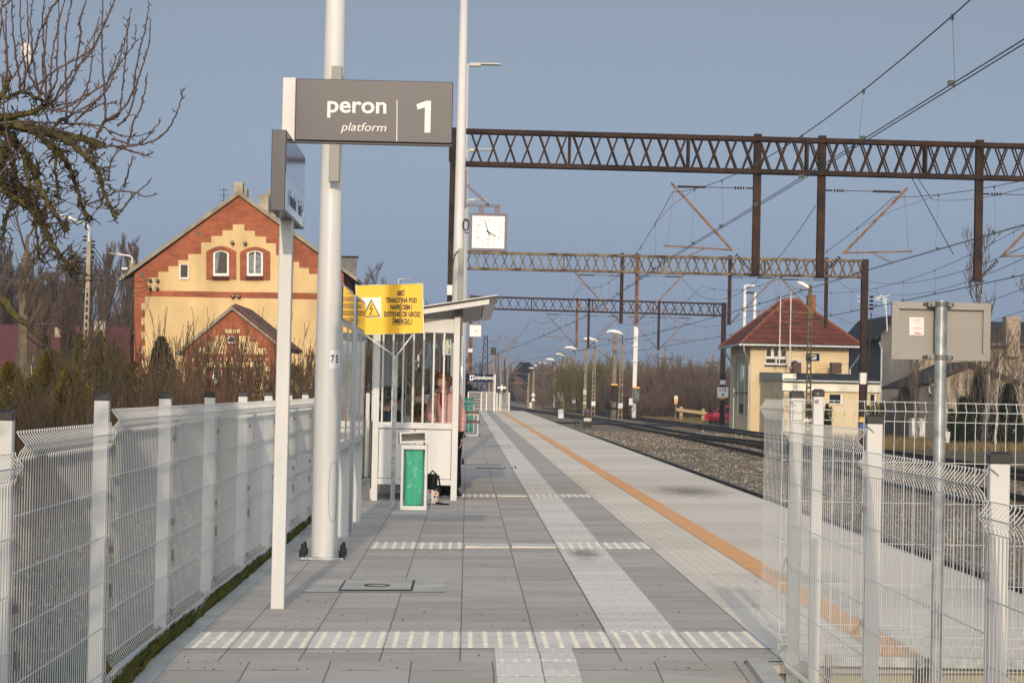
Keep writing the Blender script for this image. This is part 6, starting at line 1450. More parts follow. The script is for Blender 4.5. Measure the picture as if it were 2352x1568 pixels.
def tree_obj(name, lb, cat, loc, seed, H_, trunk_r, k=(12, 7, 5), maxl=3, bark=BARK, twig=TWIG, up=.35, spread=.7, group=None, minr=.010, lean=0, lift=.1, lv0=.75):
    t = thing(name, lb, cat, loc, 0, group); r = random.Random(seed)
    a = MB(); pts = [Vector((0, 0, -.3))]; rs = [trunk_r*1.2]; p = Vector((0, 0, 0)); n = 8
    for i in range(n): p = p+Vector((lean*H_/n+r.uniform(-.02, .02)*H_, r.uniform(-.02, .02)*H_, H_*lv0/n)); pts.append(p.copy()); rs.append(trunk_r*(1-.85*(i+1)/n))
    a.tube(pts, rs, 7); a.build('trunk', bark, t)
    c = MB()
    for i in range(k[0]):
        s = lift+(1-lift)*(i+r.random())/k[0]; s = min(.999, max(.05, s)); idx = int(s*n); q = pts[idx].lerp(pts[idx+1], s*n-idx)
        an = r.uniform(0, 6.28); d = Vector((math.cos(an)*spread, math.sin(an)*spread, .35+up))
        grow(c, r, q, d, H_*r.uniform(.22, .38)*(1.1-.45*s), max(minr, rs[idx]*.5), 1, maxl, k, up, .2, 4, minr, spread)
    c.build('crown', twig, t); return t
def shrub_obj(name, lb, cat, loc, seed, H_, W_, n=60, twig=TWIG2, minr=.006, group=None, k=(6, 4), up=.5, maxl=2):
    t = thing(name, lb, cat, loc, 0, group); r = random.Random(seed); c = MB()
    for i in range(n):
        p = Vector((r.uniform(-W_, W_)*.5, r.uniform(-W_, W_)*.3, -.1)); d = Vector((p.x/W_*.6+r.uniform(-.2, .2), r.uniform(-.25, .25), 1))
        grow(c, r, p, d, H_*r.uniform(.55, 1.05), max(minr, .011*H_/3), 0, maxl, k, up, .10, 3, minr, .45)
    c.build('stems', twig, t); return t
def place(src, lb, loc, rz, sc=1, group=None, scz=None):
    c = copy_tree(src); c.location = loc; c.rotation_euler.z = rz; c.scale = (sc, sc, scz or sc); c['label'] = lb
    if group: c['group'] = group
    return c
# ---- leafy evergreens: thuja and juniper masses, built of leaf-sized sprays
def needles(name, lb, cat, loc, seed, H_, W_, n, mats, shape='cone', group=None, sz=.10, lean=.0):
    t = thing(name, lb, cat, loc, 0, group); r = random.Random(seed); m = MB()
    def prof(s): return (1-s)**.65*(.55+.45*min(1, s*6)) if shape == 'cone' else math.sin(math.pi*min(1, .12+s*.88))**.6
    lobes = [(r.uniform(0, 6.28), r.uniform(.0, .95), r.uniform(.10, .32)) for _ in range(26)]
    if shape == 'round':    # several ragged leaders of different height
        ld = [(r.uniform(-.42, .42)*W_, r.uniform(-.3, .3)*W_, r.uniform(.45, 1.0)*H_, r.uniform(.16, .30)*W_, r.uniform(-.12, .12)) for _ in range(11)]; ld[0] = (0, 0, H_, .24*W_, .02)
        for i in range(n):
            lx, ly, lh, lw, le = r.choice(ld); s = r.random()**.85; an = r.uniform(0, 6.28); rr = lw*((1-s)**.6)*(.75+.35*math.sin(s*23+an*3))*(1-.4*r.random()**2); z = s*lh
            p = Vector((lx*(.45+.55*s)+rr*math.cos(an)+le*z, ly+rr*math.sin(an), z)); o = Vector((math.cos(an)*.7, math.sin(an)*.7, r.uniform(.3, 1.8))).normalized(); sd_ = o.cross(rv(r)).normalized(); L_ = sz*r.uniform(.5, 1.6)
            m.add([p-sd_*L_*.16, p+sd_*L_*.16, p+o*L_+sd_*L_*.05, p+o*L_-sd_*L_*.05], [(0, 1, 2, 3)], 0 if r.random() < .55+.3*math.sin(lx*9) else (1 if r.random() < .6 else 2))
        n = 0
    for i in range(n):
        s = r.random()**.9; an = r.uniform(0, 6.28); b = sum(a_*math.exp(-((an-p_+3.14) % 6.28-3.14)**2*3-(s-q_)**2*60) for p_, q_, a_ in lobes)
        rr = W_*.5*prof(s)*(1+b-.15)*(1-.45*r.random()**2); z = s*H_
        p = Vector((rr*math.cos(an)+lean*z, rr*math.sin(an), z)); o = Vector((math.cos(an), math.sin(an), r.uniform(.4, 1.6))).normalized(); sd_ = o.cross(rv(r)).normalized(); L_ = sz*r.uniform(.6, 1.5)
        m.add([p-sd_*L_*.16, p+sd_*L_*.16, p+o*L_+sd_*L_*.05, p+o*L_-sd_*L_*.05], [(0, 1, 2, 3)], 0 if r.random() < .6+b*.3 else (1 if r.random() < .7 else 2))
    m.build('foliage', mats, t)
    MB().tube([(0, 0, -.5), (lean*H_*.8, 0, H_*.8)], [.12*W_/2+.04, .02], 6).build('trunk', BARK, t)
    return t
TH1 = M('thuja_olive_green', (.12, .105, .02), .8); TH2 = M('thuja_dark_green', (.055, .058, .016), .85); TH3 = M('thuja_ochre', (.17, .115, .026), .8); SP1 = M('spruce_green', (.02, .03, .016), .85); SP2 = M('spruce_dark', (.012, .018, .012), .9); PN = M('pine_green', (.10, .105, .022), .8)
def at(px, Y, z=-.4): p = W(px, 900, Y); return (p.x, Y, z)
def hpx(py, Y, z0=-.4, px=300): return W(px, py, Y).z-z0
EV = 'evergreens behind the left fence'
for i, (px, py, Y, Wd, n, mt, lb, shp) in enumerate((
    (20, 842, 34, 1.3, 9000, (TH3, TH1, TH2), 'ochre green conical thuja at the very left edge', 'cone'),
    (112, 812, 36, 1.5, 10000, (TH1, TH3, TH2), 'olive thuja cone left of the concrete pole', 'cone'),
    (160, 850, 33, 1.2, 7000, (TH3, TH1, TH2), 'small ochre thuja between the left cones', 'cone'),
    (220, 765, 40, 2.1, 16000, (TH1, PN, TH2), 'broad yellow green juniper in front of the red roof', 'round'),
    (262, 800, 42, 2.6, 14000, (PN, TH2, TH3), 'dark pine-like shrub beside the brick corner', 'round'),
    (300, 835, 38, 2.0, 10000, (TH2, PN, TH1), 'low dark juniper under the brick corner', 'round'),
    (368, 775, 46, 1.1, 8000, (SP1, TH2, SP2), 'narrow dark green thuja spire before the yellow wall', 'cone'),
    (400, 850, 44, 1.6, 8000, (TH2, TH1, SP1), 'rounded dark thuja left of the annex gable', 'round'),
    (70, 872, 31, 1.6, 7000, (TH2, TH1, TH3), 'low dark thuja tuft just above the left fence', 'round'))):
    needles('thuja', lb, 'evergreen shrub', at(px, Y), 10+i, hpx(py, Y), Wd, int(n*1.5), mt, shp, EV, .055)
# ---- dormant brown shrubs behind the left fence
SG = 'bare brown shrubs behind the left fence'
s1 = shrub_obj('bare_shrub', 'bare reddish shrub thicket below the annex gable', 'shrub', at(470, 37), 31, hpx(775, 37), 2.2, 26, TWIG2, .0045, SG, (6, 3))
s2 = shrub_obj('bare_shrub', 'dense brown shrub right of the annex, before the sign post', 'shrub', at(585, 36), 32, hpx(790, 36), 2.0, 26, TWIG, .0045, SG, (6, 3))
for i, (px, Y, rz, sc, lb, src) in enumerate((
    (405, 34, 1.2, .82, 'bare brown shrub in front of the dark thuja, above the second fence post', s1), (520, 40, 2.2, .95, 'upright bare shrub against the annex window', s2),
    (620, 38, .6, .95, 'bare shrub just left of the sign post foot, before the brick quoins', s1), (330, 33, 2.9, .62, 'low bare shrub above the first black capped post', s2),
    (590, 31, 4.0, .60, 'low twiggy shrub right above the fence near the sign post', s1), (440, 31, 5.0, .60, 'low twiggy shrub above the third fence post', s2),
    (515, 30, 3.3, .58, 'low twiggy shrub above the fourth fence post', s1), (250, 30, 1.0, .55, 'low brown shrub between thujas, left above the fence', s2), (120, 27, .3, .42, 'low brown stems at the far left above the fence', s1), (690, 34, .3, .62, 'twiggy shrub between sign post and thick lamp pole', s2), (150, 30, 2.6, .66, 'loose brown stems in front of the ochre thujas', s1), (80, 29, 4.6, .60, 'loose brown stems at the left edge thuja', s2), (215, 31, .4, .74, 'loose brown stems before the juniper', s2), (285, 35, .9, 1.0, 'tall brown stems in front of the pine-like shrub', s2), (500, 33, 1.9, .8, 'bare shrub in the middle of the annex gable', s1), (440, 40, 4.4, .95, 'bare shrub left of the annex eaves', s2))):
    place(src, lb, at(px, Y), rz, sc, SG)
# ivy-like leafy small tree at the right end of the house
lt = tree_obj('leafy_tree', 'small tree holding dry leaves between the two white poles', 'tree', at(700, 60, -.6), 77, hpx(765, 60), .10, (16, 7, 5), 3, BARK, TWIG, .2, .8, None, .010)
m = MB(); r = random.Random(9); me = [c for c in lt.children if c.name.startswith('crown')][0].data; vv = [v.co.copy() for v in me.vertices]
for i in range(3800):
    p = r.choice(vv)+rv(r, .06); a, b = rv(r, .055), rv(r, .055); m.add([p, p+a, p+b], [(0, 1, 2)])
m.build('leaves', M('dry_leaves', (.20, .15, .04), .8, vs=3, col2=(.07, .06, .02)), lt)
# ---- dry leaf litter and hedge base behind the fence, seen between the wires
LIT = M('leaf_litter', (.21, .15, .10), .95, vs=7, col2=(.11, .085, .06)); LIT2 = M('pale_litter', (.33, .25, .18), .9)
m = MB(); r = random.Random(12)
for i in range(16000):
    y = 10+30*r.random()**1.4; x = -2.0-r.random()**1.3*(.5+y*.32); z = -.34+r.random()*.05; a, b = rv(r, .045), rv(r, .045); p = Vector((x, y, z)); m.add([p, p+a, p+b], [(0, 1, 2)], 1 if r.random() < .25 else 0)
tag(m.build('leaf_litter', [LIT, LIT2]), 'dry leaf litter on the ground behind the left fence', 'leaf litter', kind='stuff')
hg = None
for i, (x, y, rz, s_) in enumerate(((-3.2, 12.5, .3, .30), (-3.6, 15.5, 2.0, .32), (-4.0, 18.5, 1.2, .34), (-4.4, 21.5, 4.0, .36), (-4.6, 24.8, 5.2, .38), (-3.1, 10.4, 3.2, .28), (-4.8, 28, 2.3, .40))):
    place((s1, s2)[i % 2], ['knee-high tangle of twigs behind the second fence bay', 'knee-high tangle of twigs behind the third fence bay', 'knee-high tangle of twigs behind the fourth fence bay', 'knee-high tangle of twigs behind the fifth fence bay', 'knee-high tangle of twigs behind the sixth fence bay', 'knee-high tangle of twigs behind the nearest whole fence bay', 'knee-high tangle of twigs behind the seventh fence bay'][i], (x, y, -.4), rz, s_, 'low twig tangles behind the left fence', .33)
# ---- tall bare trees far left
TG = 'tall bare trees behind the red roof'
t1 = tree_obj('bare_tree', 'bushy bare tree just left of the tall brick house', 'tree', at(292, 170, -1), 51, hpx(552, 170, -1), .30, (34, 12, 8, 4), 3, BARK, TWIGL, .9, .38, TG, .015, lift=.02, lv0=.8)
t2 = tree_obj('bare_tree', 'broad purplish bare tree crown behind the concrete pole', 'tree', at(150, 180, -1), 52, hpx(590, 180, -1), .32, (34, 12, 8, 4), 3, BARK, TWIGL, .6, .6, TG, .015, lift=.05)
for i, (px, Y, rz, sc, lb, src) in enumerate(((245, 176, 2.0, .98, 'bare tree with upright broom crown between pole and house', t1), (205, 190, 1.0, .95, 'bare tree directly behind the concrete lamp pole', t1), (90, 185, .5, .92, 'purplish bare tree over the left part of the red roof', t2),
    (30, 178, 3.5, .95, 'purplish bare tree at the left picture edge', t2), (180, 172, 4.5, .78, 'lower bare tree between pole and dormer', t2), (320, 200, 2.4, .86, 'bare tree peeping beside the left brick eaves', t1), (-30, 170, 1.4, .9, 'bare tree mostly outside the left picture edge', t1), (60, 165, 5.3, .62, 'low bare tree in front of the dormer', t2), (270, 168, .2, .66, 'low bare tree close to the brick corner', t2), (120, 160, 2.2, .6, 'low bare tree above the red tiles', t1), (70, 190, 2.9, 1.05, 'tall purplish tree high behind the pollard', t2), (130, 195, 5.0, 1.02, 'tall purplish tree left behind the concrete pole', t2), (5, 188, .8, 1.05, 'tall bare tree in the left corner of the skyline', t1), (170, 198, 1.9, 1.0, 'tall bare broom tree just left of the concrete pole', t1), (150, 112, 3.1, .55, 'bare tree standing before the red roof, centre', t1), (95, 108, 5.6, .5, 'small bare tree beside the cream dormer', t1))):
    place(src, lb, at(px, Y, -1), rz, sc, TG)
pl = tree_obj('pollard_tree', 'pollarded pale trunk with stubby limbs at the far left', 'tree', at(50, 95, -1), 61, hpx(520, 95, -1), .42, (9, 6, 5), 2, M('pale_bark', (.19, .15, .10), .9, vs=3, col2=(.11, .09, .06)), TWIG, .5, .6, None, .02, lift=.45, lv0=.95)
# ---- concrete lamp pole far left and chimney-side lamp
lp = thing('concrete_lamp_pole', 'pierced concrete pole with white lamp arm at left, wires attached', 'lamp pole'); Y = 110.0
a = W(205.5, 540, Y); b = W(197, 800, Y); dxp = (a.x-b.x)/(a.z-b.z)
m = MB(); base = Vector((b.x-dxp*(b.z+1), Y, -1)); LC = M('pale_pole_concrete', (.40, .34, .25), .9, vs=3, col2=(.30, .25, .18))
def px_(z): return base.x+dxp*(z+1)
H_ = a.z
for s_ in (-1, 1): m.bar((px_(-1)+s_*.11, Y, -1), (px_(H_)+s_*.065, Y, H_), .055, .18)
z = -.8; 
while z < H_-.5: ww = .11-(z+1)/(H_+1)*.045; m.box((px_(z)-ww, Y-.08, z), (px_(z)+ww, Y+.08, z+.13)); z += .36
m.bar((px_(H_-2.6), Y, H_-2.6), (px_(H_), Y, H_), .17, .19); m.build('pole', LC, lp)
m = MB(); m.tube([W(204, 556, Y-.2), W(204, 525, Y-.2), W(201, 519, Y-.2), W(193, 513, Y-.2), W(163, 502, Y-.2)], .05, 6); m.build('arm', WM, lp)
MB().tube([W(165, 503, Y-.2), W(158, 499, Y-.2), W(138, 494, Y-.2)], [.09, .10, .03], 6).build('lamp_head', WM, lp)
m = MB()
for (u, v) in ((195, 550), (214, 561), (194, 577), (211, 575), (193, 602), (213, 587), (211, 600), (212, 607)): p = W(u, v, Y); insul(m, (p.x, Y, p.z-.12), (p.x, Y, p.z+.22), .13, 2)
m.build('insulators', INSUL, lp)
t = thing('overhead_cables', 'black cables running from the concrete pole towards the brick gable', 'cables'); q = MB()
for (p, r2_) in (((213, 561), (345, 640)), ((213, 575), (345, 655)), ((213, 587), (345, 662)), ((211, 600), (300, 650))): cable(q, W(p[0], p[1], Y), W(r2_[0], r2_[1], YH-.5), .8, .02)
for (p, r2_) in (((195, 550), (-40, 600)), ((194, 577), (-40, 560)), ((193, 602), (-40, 620))): cable(q, W(p[0], p[1], Y), W(r2_[0], r2_[1], Y), .7, .02)
cable(q, W(296, 612, YH-1), W(60, 770, 90), 2.2, .035); q.build('cable', WIRE, t)
t = thing('roof_lamp', 'pale lamp arm on a short pole at the left eaves of the brick house', 'lamp pole'); Y = 123
m = MB(); m.tube([W(304, 660, Y), W(304, 598, Y)], .17, 8); m.build('post', LC, t)
m = MB(); m.tube([W(304, 605, Y-.3), W(304, 593, Y-.3), W(300, 588, Y-.3), W(267, 583, Y-.3)], .05, 6); m.build('arm', WM, t); MB().tube([W(268, 584, Y-.3), W(250, 581, Y-.3)], [.09, .03], 6).build('lamp_head', GREENI, t)
m = MB(); m.box((W(297, 0, Y).x, Y-.4, W(0, 609, Y).z-.1), (W(312, 0, Y).x, Y-.3, W(0, 609, Y).z)); m.build('cross_bar', WM, t)
# ---- vegetation seen through and above the shelter
VG = 'bare trees beyond the shelter'
v1 = tree_obj('bare_tree', 'thin bare tree whose twigs show right of the yellow warning sign', 'tree', at(960, 75, -.9), 71, hpx(610, 75, -.9, 960), .11, (13, 7, 5), 3, BARK, TWIG, .4, .7, VG, .008, lift=.15)
place(v1, 'bare tree behind the left bars of the shelter', at(890, 85, -.9), 2.1, 1.0, VG); place(v1, 'bare tree behind the middle bars of the shelter', at(930, 95, -.9), 4.0, 1.0, VG)
place(v1, 'bare tree close behind the pink jacket in the shelter', at(1000, 110, -.9), 1.1, .85, VG)
v2 = tree_obj('bare_tree', 'fine twigged bare tree left of the corrugated shed edge', 'tree', at(838, 150, -1), 72, hpx(607, 150, -1, 838), .22, (26, 10, 7, 4), 3, BARK, TWIG, .5, .65, VG, .014, lift=.1)
place(v2, 'bare tree rising behind the yellow warning sign', at(880, 160, -1), 1.3, .9, VG); place(v2, 'bare tree far behind the shelter glass', at(950, 170, -1), 3.0, .72, VG); place(v2, 'bare tree behind the person in pink', at(1010, 180, -1), 5.0, .70, VG); place(v2, 'bare tree low behind the lamp poles', at(1045, 210, -1), .7, .66, VG)
bv = tree_obj('birch_tree', 'white birch trunk seen through the shelter bars', 'tree', at(893, 62, -.9), 73, hpx(700, 62, -.9, 893), .10, (16, 7, 5), 3, BIRCHB, TWIG, .3, .6, None, .007, lift=.4, lv0=.98)
for i, (px, Y, h_, lb) in enumerate(((975, 120, 860, 'dark spruce low behind the shelter, right part'), (905, 130, 850, 'dark spruce low behind the shelter, left part'), (1035, 160, 870, 'dark conifer behind the edge of the shelter'))):
    needles('spruce', lb, 'conifer', at(px, Y, -1), 90+i, hpx(h_, Y, -1, 1000), 4.5, 7000, (SP1, SP2, TH2), 'cone', 'dark conifers beyond the shelter', .35)
# white lattice crossing mast seen in the shelter
lattice(955, 790, 952, 140, 'white lattice mast seen through the shelter bars', .75, .3, 0, WM)
# ---- right middle distance
RG = 'brown thicket along the yard on the right'
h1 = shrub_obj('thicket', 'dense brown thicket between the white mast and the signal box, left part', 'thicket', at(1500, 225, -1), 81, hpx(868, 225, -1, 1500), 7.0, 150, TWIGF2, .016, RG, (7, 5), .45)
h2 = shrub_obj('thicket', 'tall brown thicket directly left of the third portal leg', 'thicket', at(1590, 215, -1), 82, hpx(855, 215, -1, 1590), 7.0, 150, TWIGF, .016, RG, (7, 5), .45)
spots = [(1455, 235, .5, .86, h2), (1545, 232, 2.2, 1.0, h1), (1632, 228, 1.0, 1.0, h2), (1655, 240, 3.1, 1.05, h1), (1480, 245, 4.2, .85, h2), (1520, 215, 5.1, .75, h1), (1575, 240, .3, 1.05, h1), (1610, 212, 2.7, .78, h2), (1440, 255, 1.6, .72, h1), (1400, 262, .2, .70, h2), (1375, 270, 3.6, .72, h1), (1345, 280, 2.2, .70, h2), (1320, 292, 1.1, .70, h1), (1425, 240, 5.5, .62, h2), (1295, 305, 4.4, .66, h2), (1262, 330, 3.3, .62, h1), (1238, 360, .9, .62, h2), (1210, 400, 2.0, .62, h1), (1468, 212, 2.9, .6, h1), (1645, 210, 4.9, .8, h1)]
lbl = ['just right of the white mast', 'under the left cross arm pole', 'left of the red car', 'against the signal box wall', 'behind the white mast foot', 'behind the orange warning plate', 'behind the timber barrier, taller', 'above the right barrier post', 'left of the white mast', 'right of the heavy counterweight mast', 'behind the heavy counterweight mast', 'behind the dwarf signal', 'behind the pale stencilled mast', 'low, between heavy mast and white mast', 'right of the zigzag board', 'behind the zigzag board', 'left of the zigzag board mast', 'where the tracks vanish', 'low, in front of the white mast', 'low, beside the red car']
for (px, Y, rz, sc, src), lb in zip(spots, lbl): place(src, 'brown thicket '+lb, at(px, Y, -1), rz, sc, RG, scz=sc*.86)
ol = shrub_obj('thicket', 'rounded olive green willow bush behind the pale stencilled mast', 'thicket', at(1385, 245, -1), 83, hpx(850, 245, -1, 1385), 9.0, 150, TWIG3, .014, None, (7, 5), .3)
place(ol, 'smaller olive willow bush left of the heavy counterweight mast', at(1345, 262, -1), 2.0, .88)
BG = 'bare trees on the skyline right of the vanishing point'
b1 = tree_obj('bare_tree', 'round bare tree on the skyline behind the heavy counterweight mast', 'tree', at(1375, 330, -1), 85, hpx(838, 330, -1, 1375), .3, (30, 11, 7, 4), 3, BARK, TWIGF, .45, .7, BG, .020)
for i, (px, Y, rz, sc, lb) in enumerate(((1402, 330, 1.1, .92, 'bare skyline tree right of the counterweight mast'), (1352, 340, 2.5, .85, 'bare skyline tree left of the counterweight mast'), (1265, 360, 3.0, 1.12, 'tall bare skyline tree behind the fifth lamp'), (1245, 380, 1.9, 1.15, 'tall bare skyline tree behind the sixth lamp'), (1285, 370, .8, 1.0, 'bare skyline tree behind the fourth lamp'), (1225, 390, 4.4, 1.0, 'bare skyline tree beside the dark spruce'), (1430, 340, 5.2, .72, 'low bare skyline tree left of the white mast'), (1455, 345, .4, .70, 'low bare skyline tree behind the white mast'), (1480, 330, 3.3, .66, 'low bare skyline tree right of the white mast'), (1310, 390, 2.2, .8, 'bare skyline tree between third and fourth lamps'), (1330, 400, 1.5, .75, 'bare skyline tree behind the stencilled mast'), (1193, 480, 1.0, .85, 'far bare tree just right of the vanishing point'))): place(b1, lb, at(px, Y, -1), rz, sc, BG)
ow = tree_obj('willow_tree', 'pale orange bare willow on the skyline left of the round bare tree', 'tree', at(1320, 350, -1), 86, hpx(838, 350, -1, 1320), .3, (26, 10, 7, 4), 3, BARK, M('orange_willow_twigs', (.26, .15, .07), .9), .5, .6, None, .02)
bi = tree_obj('birch_tree', 'white stemmed birch right of the heavy mast', 'tree', at(1383, 262, -1), 87, hpx(855, 262, -1, 1383), .16, (14, 6, 5), 3, BIRCHB, BIRCHB, .7, .45, None, .018, lift=.25)
place(bi, 'white stemmed birch left of the fifth lamp', at(1272, 300, -1), 2.0, 1.0)
needles('spruce', 'dark spruce standing by the vanishing point of the tracks', 'conifer', at(1204, 520, -1), 99, hpx(840, 520, -1, 1200), 10, 9000, (SP1, SP2, SP2), 'cone', None, .9)
needles('spruce', 'lower dark spruce left beside the tall one on the skyline', 'conifer', at(1192, 560, -1), 98, hpx(872, 560, -1, 1200), 12, 6000, (SP1, SP2, SP2), 'cone', None, .9)
# far wood closing the horizon
m = MB(); r = random.Random(21)
for i in range(26000):
    x = r.uniform(-260, 330); y = 600+r.uniform(0, 60); h = (9+3*math.sin(x*.05)+2*math.sin(x*.17+1)+1.5*math.sin(x*.6))*(.35+.65*r.random()**.5); p = Vector((x, y, -1+r.random()*h*.8)); a = Vector((r.uniform(-.4, .4), 0, r.uniform(1.0, 2.6)))
    m.add([p-Vector((.14, 0, 0)), p+Vector((.14, 0, 0)), p+a], [(0, 1, 2)])
tag(m.build('far_wood', M('far_wood_twigs', (.075, .06, .055), .95)), 'far leafless wood closing the horizon as one brown mass', 'wood', kind='stuff')
# ---- trees right of the signal box
EG = 'bare trees around the beige house'
r1 = tree_obj('birch_tree', 'tall birch with white trunk right of the grey sign back', 'tree', at(2262, 118, -1), 101, hpx(600, 118, -1, 2262), .17, (15, 6, 4), 3, BIRCHB, TWIG, .5, .5, None, .010, lift=.25, lv0=1.0)
place(r1, 'birch with reddish forked stem under the grey sign back', at(2105, 121, -1), 1.5, .62); place(r1, 'birch at the right picture edge', at(2350, 124, -1), 3.0, .8); place(r1, 'thin birch left of the galvanised pole foot', at(2290, 110, -1), 4.4, .5)
s3 = shrub_obj('bare_shrub', 'bare shrub before the beige house, right of the pole', 'shrub', at(2235, 116, -1), 103, hpx(815, 116, -1, 2235), 4.5, 13, TWIGF, .008, EG, (4, 3))
for i, (px, Y, sc, lb) in enumerate(((2185, 114, .85, 'bare shrub right against the galvanised pole, before the shed'), (2305, 117, 1.05, 'bare shrub below the speckled chimney'), (2345, 112, 1.1, 'bare shrub at the right picture edge'), (2270, 120, 1.15, 'tall bare shrub behind the tall birch'), (2075, 122, .55, 'low bare shrub by the dark grey house wall'))): place(s3, lb, at(px, Y, -1), i*1.3, sc, EG)
for i, (px, py, Y, Wd, lb) in enumerate(((2248, 855, 119, 1.7, 'dark spruce behind the tall birch on the right'), (2212, 915, 113, 1.6, 'low dark conifer behind the right mesh fence'), (2318, 885, 114, 1.6, 'dark conifer at the right below the chimney'))):
    needles('spruce', lb, 'conifer', at(px, Y, -1), 110+i, hpx(py, Y, -1, px), Wd, 5500, (SP1, SP2, TH2), 'cone' if i != 1 else 'round', 'dark conifers on the right', .16)
for px, py, lb in ((1885, 925, 'clipped dark bush before the signal box annex, left one'), (2010, 925, 'clipped dark bush before the signal box annex, right one')):
    needles('round_bush', lb, 'bush', at(px, 128, -1), 120+px, hpx(py, 128, -1, px), 1.7, 5000, (TH2, SP1, TH1), 'round', None, .12)
place(b1, 'bare tree behind the signal box on its right', at(2000, 230, -1), 1.0, .95); place(b1, 'bare tree between signal box and dark grey house', at(1985, 210, -1), 2.6, .62); place(b1, 'bare tree behind the beige house', at(2290, 215, -1), .3, .95)
# low dry grass along the far side of the tracks
m = MB(); r = random.Random(33)
for i in range(26000):
    px = r.uniform(1180, 2400); Y = r.uniform(104, 128) if px > 2010 else r.uniform(168, 225) if px < 1680 else r.uniform(118, 132)
    if 1680 <= px <= 2010 and r.random() < .6: continue
    p = Vector(at(px, Y, -.98)); 
    if p.x < 17.8+shift(Y) : continue
    h = r.uniform(.12, .42); m.add([p-Vector((.02, 0, 0)), p+Vector((.02, 0, 0)), p+Vector((r.uniform(-.12, .12), 0, h))], [(0, 1, 2)], 0 if r.random() < .6 else 1)
tag(m.build('dry_grass', [M('straw_grass', (.21, .145, .08), .9), M('green_grass', (.09, .085, .03), .9)]), 'dry straw coloured grass and weeds beyond the tracks', 'grass', kind='stuff')
# ================================================================ foreground apple tree at left
ap = thing('apple_tree', 'bare mossy apple tree reaching in from the left with upright shoots', 'tree', (0, 0, 0))
r = random.Random(17); YT = 13.2
def z1(x, y, dy=0): return W(x*.2686, y*.2686, YT+dy)
def spline(pts, n=6):
    P = [pts[0]]+pts+[pts[-1]]; out_ = []
    for i in range(1, len(P)-2):
        for k in range(n):
            t = k/n; a, b, c, d = P[i-1], P[i], P[i+1], P[i+2]
            out_.append(.5*((2*b)+(c-a)*t+(2*a-5*b+4*c-d)*t*t+(3*b-a-3*c+d)*t*t*t))
    return out_+[pts[-1]]
limb = MB(); shoot = MB(); spur = MB()
def branch(mb_, pts, r0, r1, dy0=0, dy1=0, n=6, wob=.006, spurs=0, sl_=.03, sr=.0028, sides=6):
    k = len(pts); Q = [z1(x, y, dy0+(dy1-dy0)*i/(k-1)) for i, (x, y) in enumerate(pts)]; S_ = spline(Q, n); S_ = [p+rv(r, wob) for p in S_]
    mb_.tube(S_, [r0+(r1-r0)*i/(len(S_)-1) for i in range(len(S_))], sides)
    tot = sum((S_[i+1]-S_[i]).length for i in range(len(S_)-1)); ns = int(tot*spurs); 
    for q in range(ns):
        i = r.randrange(len(S_)-1); p = S_[i].lerp(S_[i+1], r.random()); d = (S_[i+1]-S_[i]).normalized(); o = rv(r); o = (o-d*o.dot(d)).normalized(); L_ = sl_*r.uniform(.5, 1.6)
        (shoot if sr < .004 else spur).tube([p, p+(o+d*.6)*L_*.6, p+(o+d*1.0)*L_], [sr, sr*1.1, sr*.5], 4)
    return S_
def spurry(S_, dens, L0):      # knotted fruiting spurs
    for i in range(len(S_)-1):
        for q in range(dens):
            if r.random() < .35: continue
            p = S_[i].lerp(S_[i+1], r.random()); d = rv(r).normalized(); L_ = L0*r.uniform(.5, 1.3); pts = [p]; rs = [.006]; 
            for k in range(5): d = (d+rv(r, .7)+Vector((0, 0, .1))).normalized(); p = p+d*L_/5; pts.append(p.copy()); rs.append(.0055-.0006*k)
            spur.tube(pts, [q_*.8 for q_ in rs], 4)
            if r.random() < .7:
                p = pts[3]; d = rv(r).normalized(); spur.tube([p, p+d*L_*.25, p+d*L_*.4+rv(r, .01)], [.004, .005, .002], 4)
S1 = branch(limb, [(-900, 900), (-300, 985), (0, 1025), (200, 1085), (430, 1135), (700, 1185), (905, 1245)], .050, .016, .3, 0)
S2 = branch(limb, [(470, 1145), (600, 1220), (700, 1310), (790, 1390), (850, 1490), (880, 1600), (940, 1760), (1000, 1860)], .022, .008, 0, -.2)
S3 = branch(limb, [(340, 1160), (450, 1270), (540, 1350), (600, 1450), (650, 1600), (720, 1780), (760, 1900)], .020, .008, 0, .2)
S4 = branch(limb, [(0, 1110), (100, 1170), (190, 1290), (250, 1380), (300, 1480), (340, 1600), (420, 1750), (520, 1900), (590, 1960)], .030, .012, .3, .0)
S5 = branch(limb, [(60, 1240), (0, 1400), (40, 1600), (160, 1700), (300, 1820), (420, 2040), (560, 2240), (690, 2330)], .036, .010, .3, .1)
S6 = branch(limb, [(440, 1190), (470, 1350), (480, 1560), (510, 1700)], .012, .006, 0, .1)
S7 = branch(limb, [(200, 1290), (230, 1500), (290, 1700), (310, 1900), (320, 2150), (360, 2250)], .014, .006, .1, .2)
S8 = branch(limb, [(905, 1245), (840, 1260), (760, 1290), (700, 1320)], .012, .009, 0, 0)
S9 = branch(limb, [(-200, 2500), (0, 2560), (120, 2680), (260, 2800), (400, 2930)], .030, .012, .3, .2)
S10 = branch(limb, [(420, 1140), (480, 1070), (530, 1020), (575, 1050)], .012, .012, 0, 0)
S11 = branch(limb, [(820, 1170), (860, 1100), (905, 1030), (925, 1025)], .010, .010, 0, 0)
S12 = branch(limb, [(-600, 300), (-200, 700), (0, 830), (60, 700), (95, 665)], .03, .012, .3, .2)
S13 = branch(limb, [(-300, 1500), (0, 1640), (180, 1620), (330, 1700)], .014, .006, .2, .2)
S14 = branch(limb, [(-400, 1010), (0, 1000), (250, 965), (400, 905), (445, 865)], .022, .012, .2, 0)
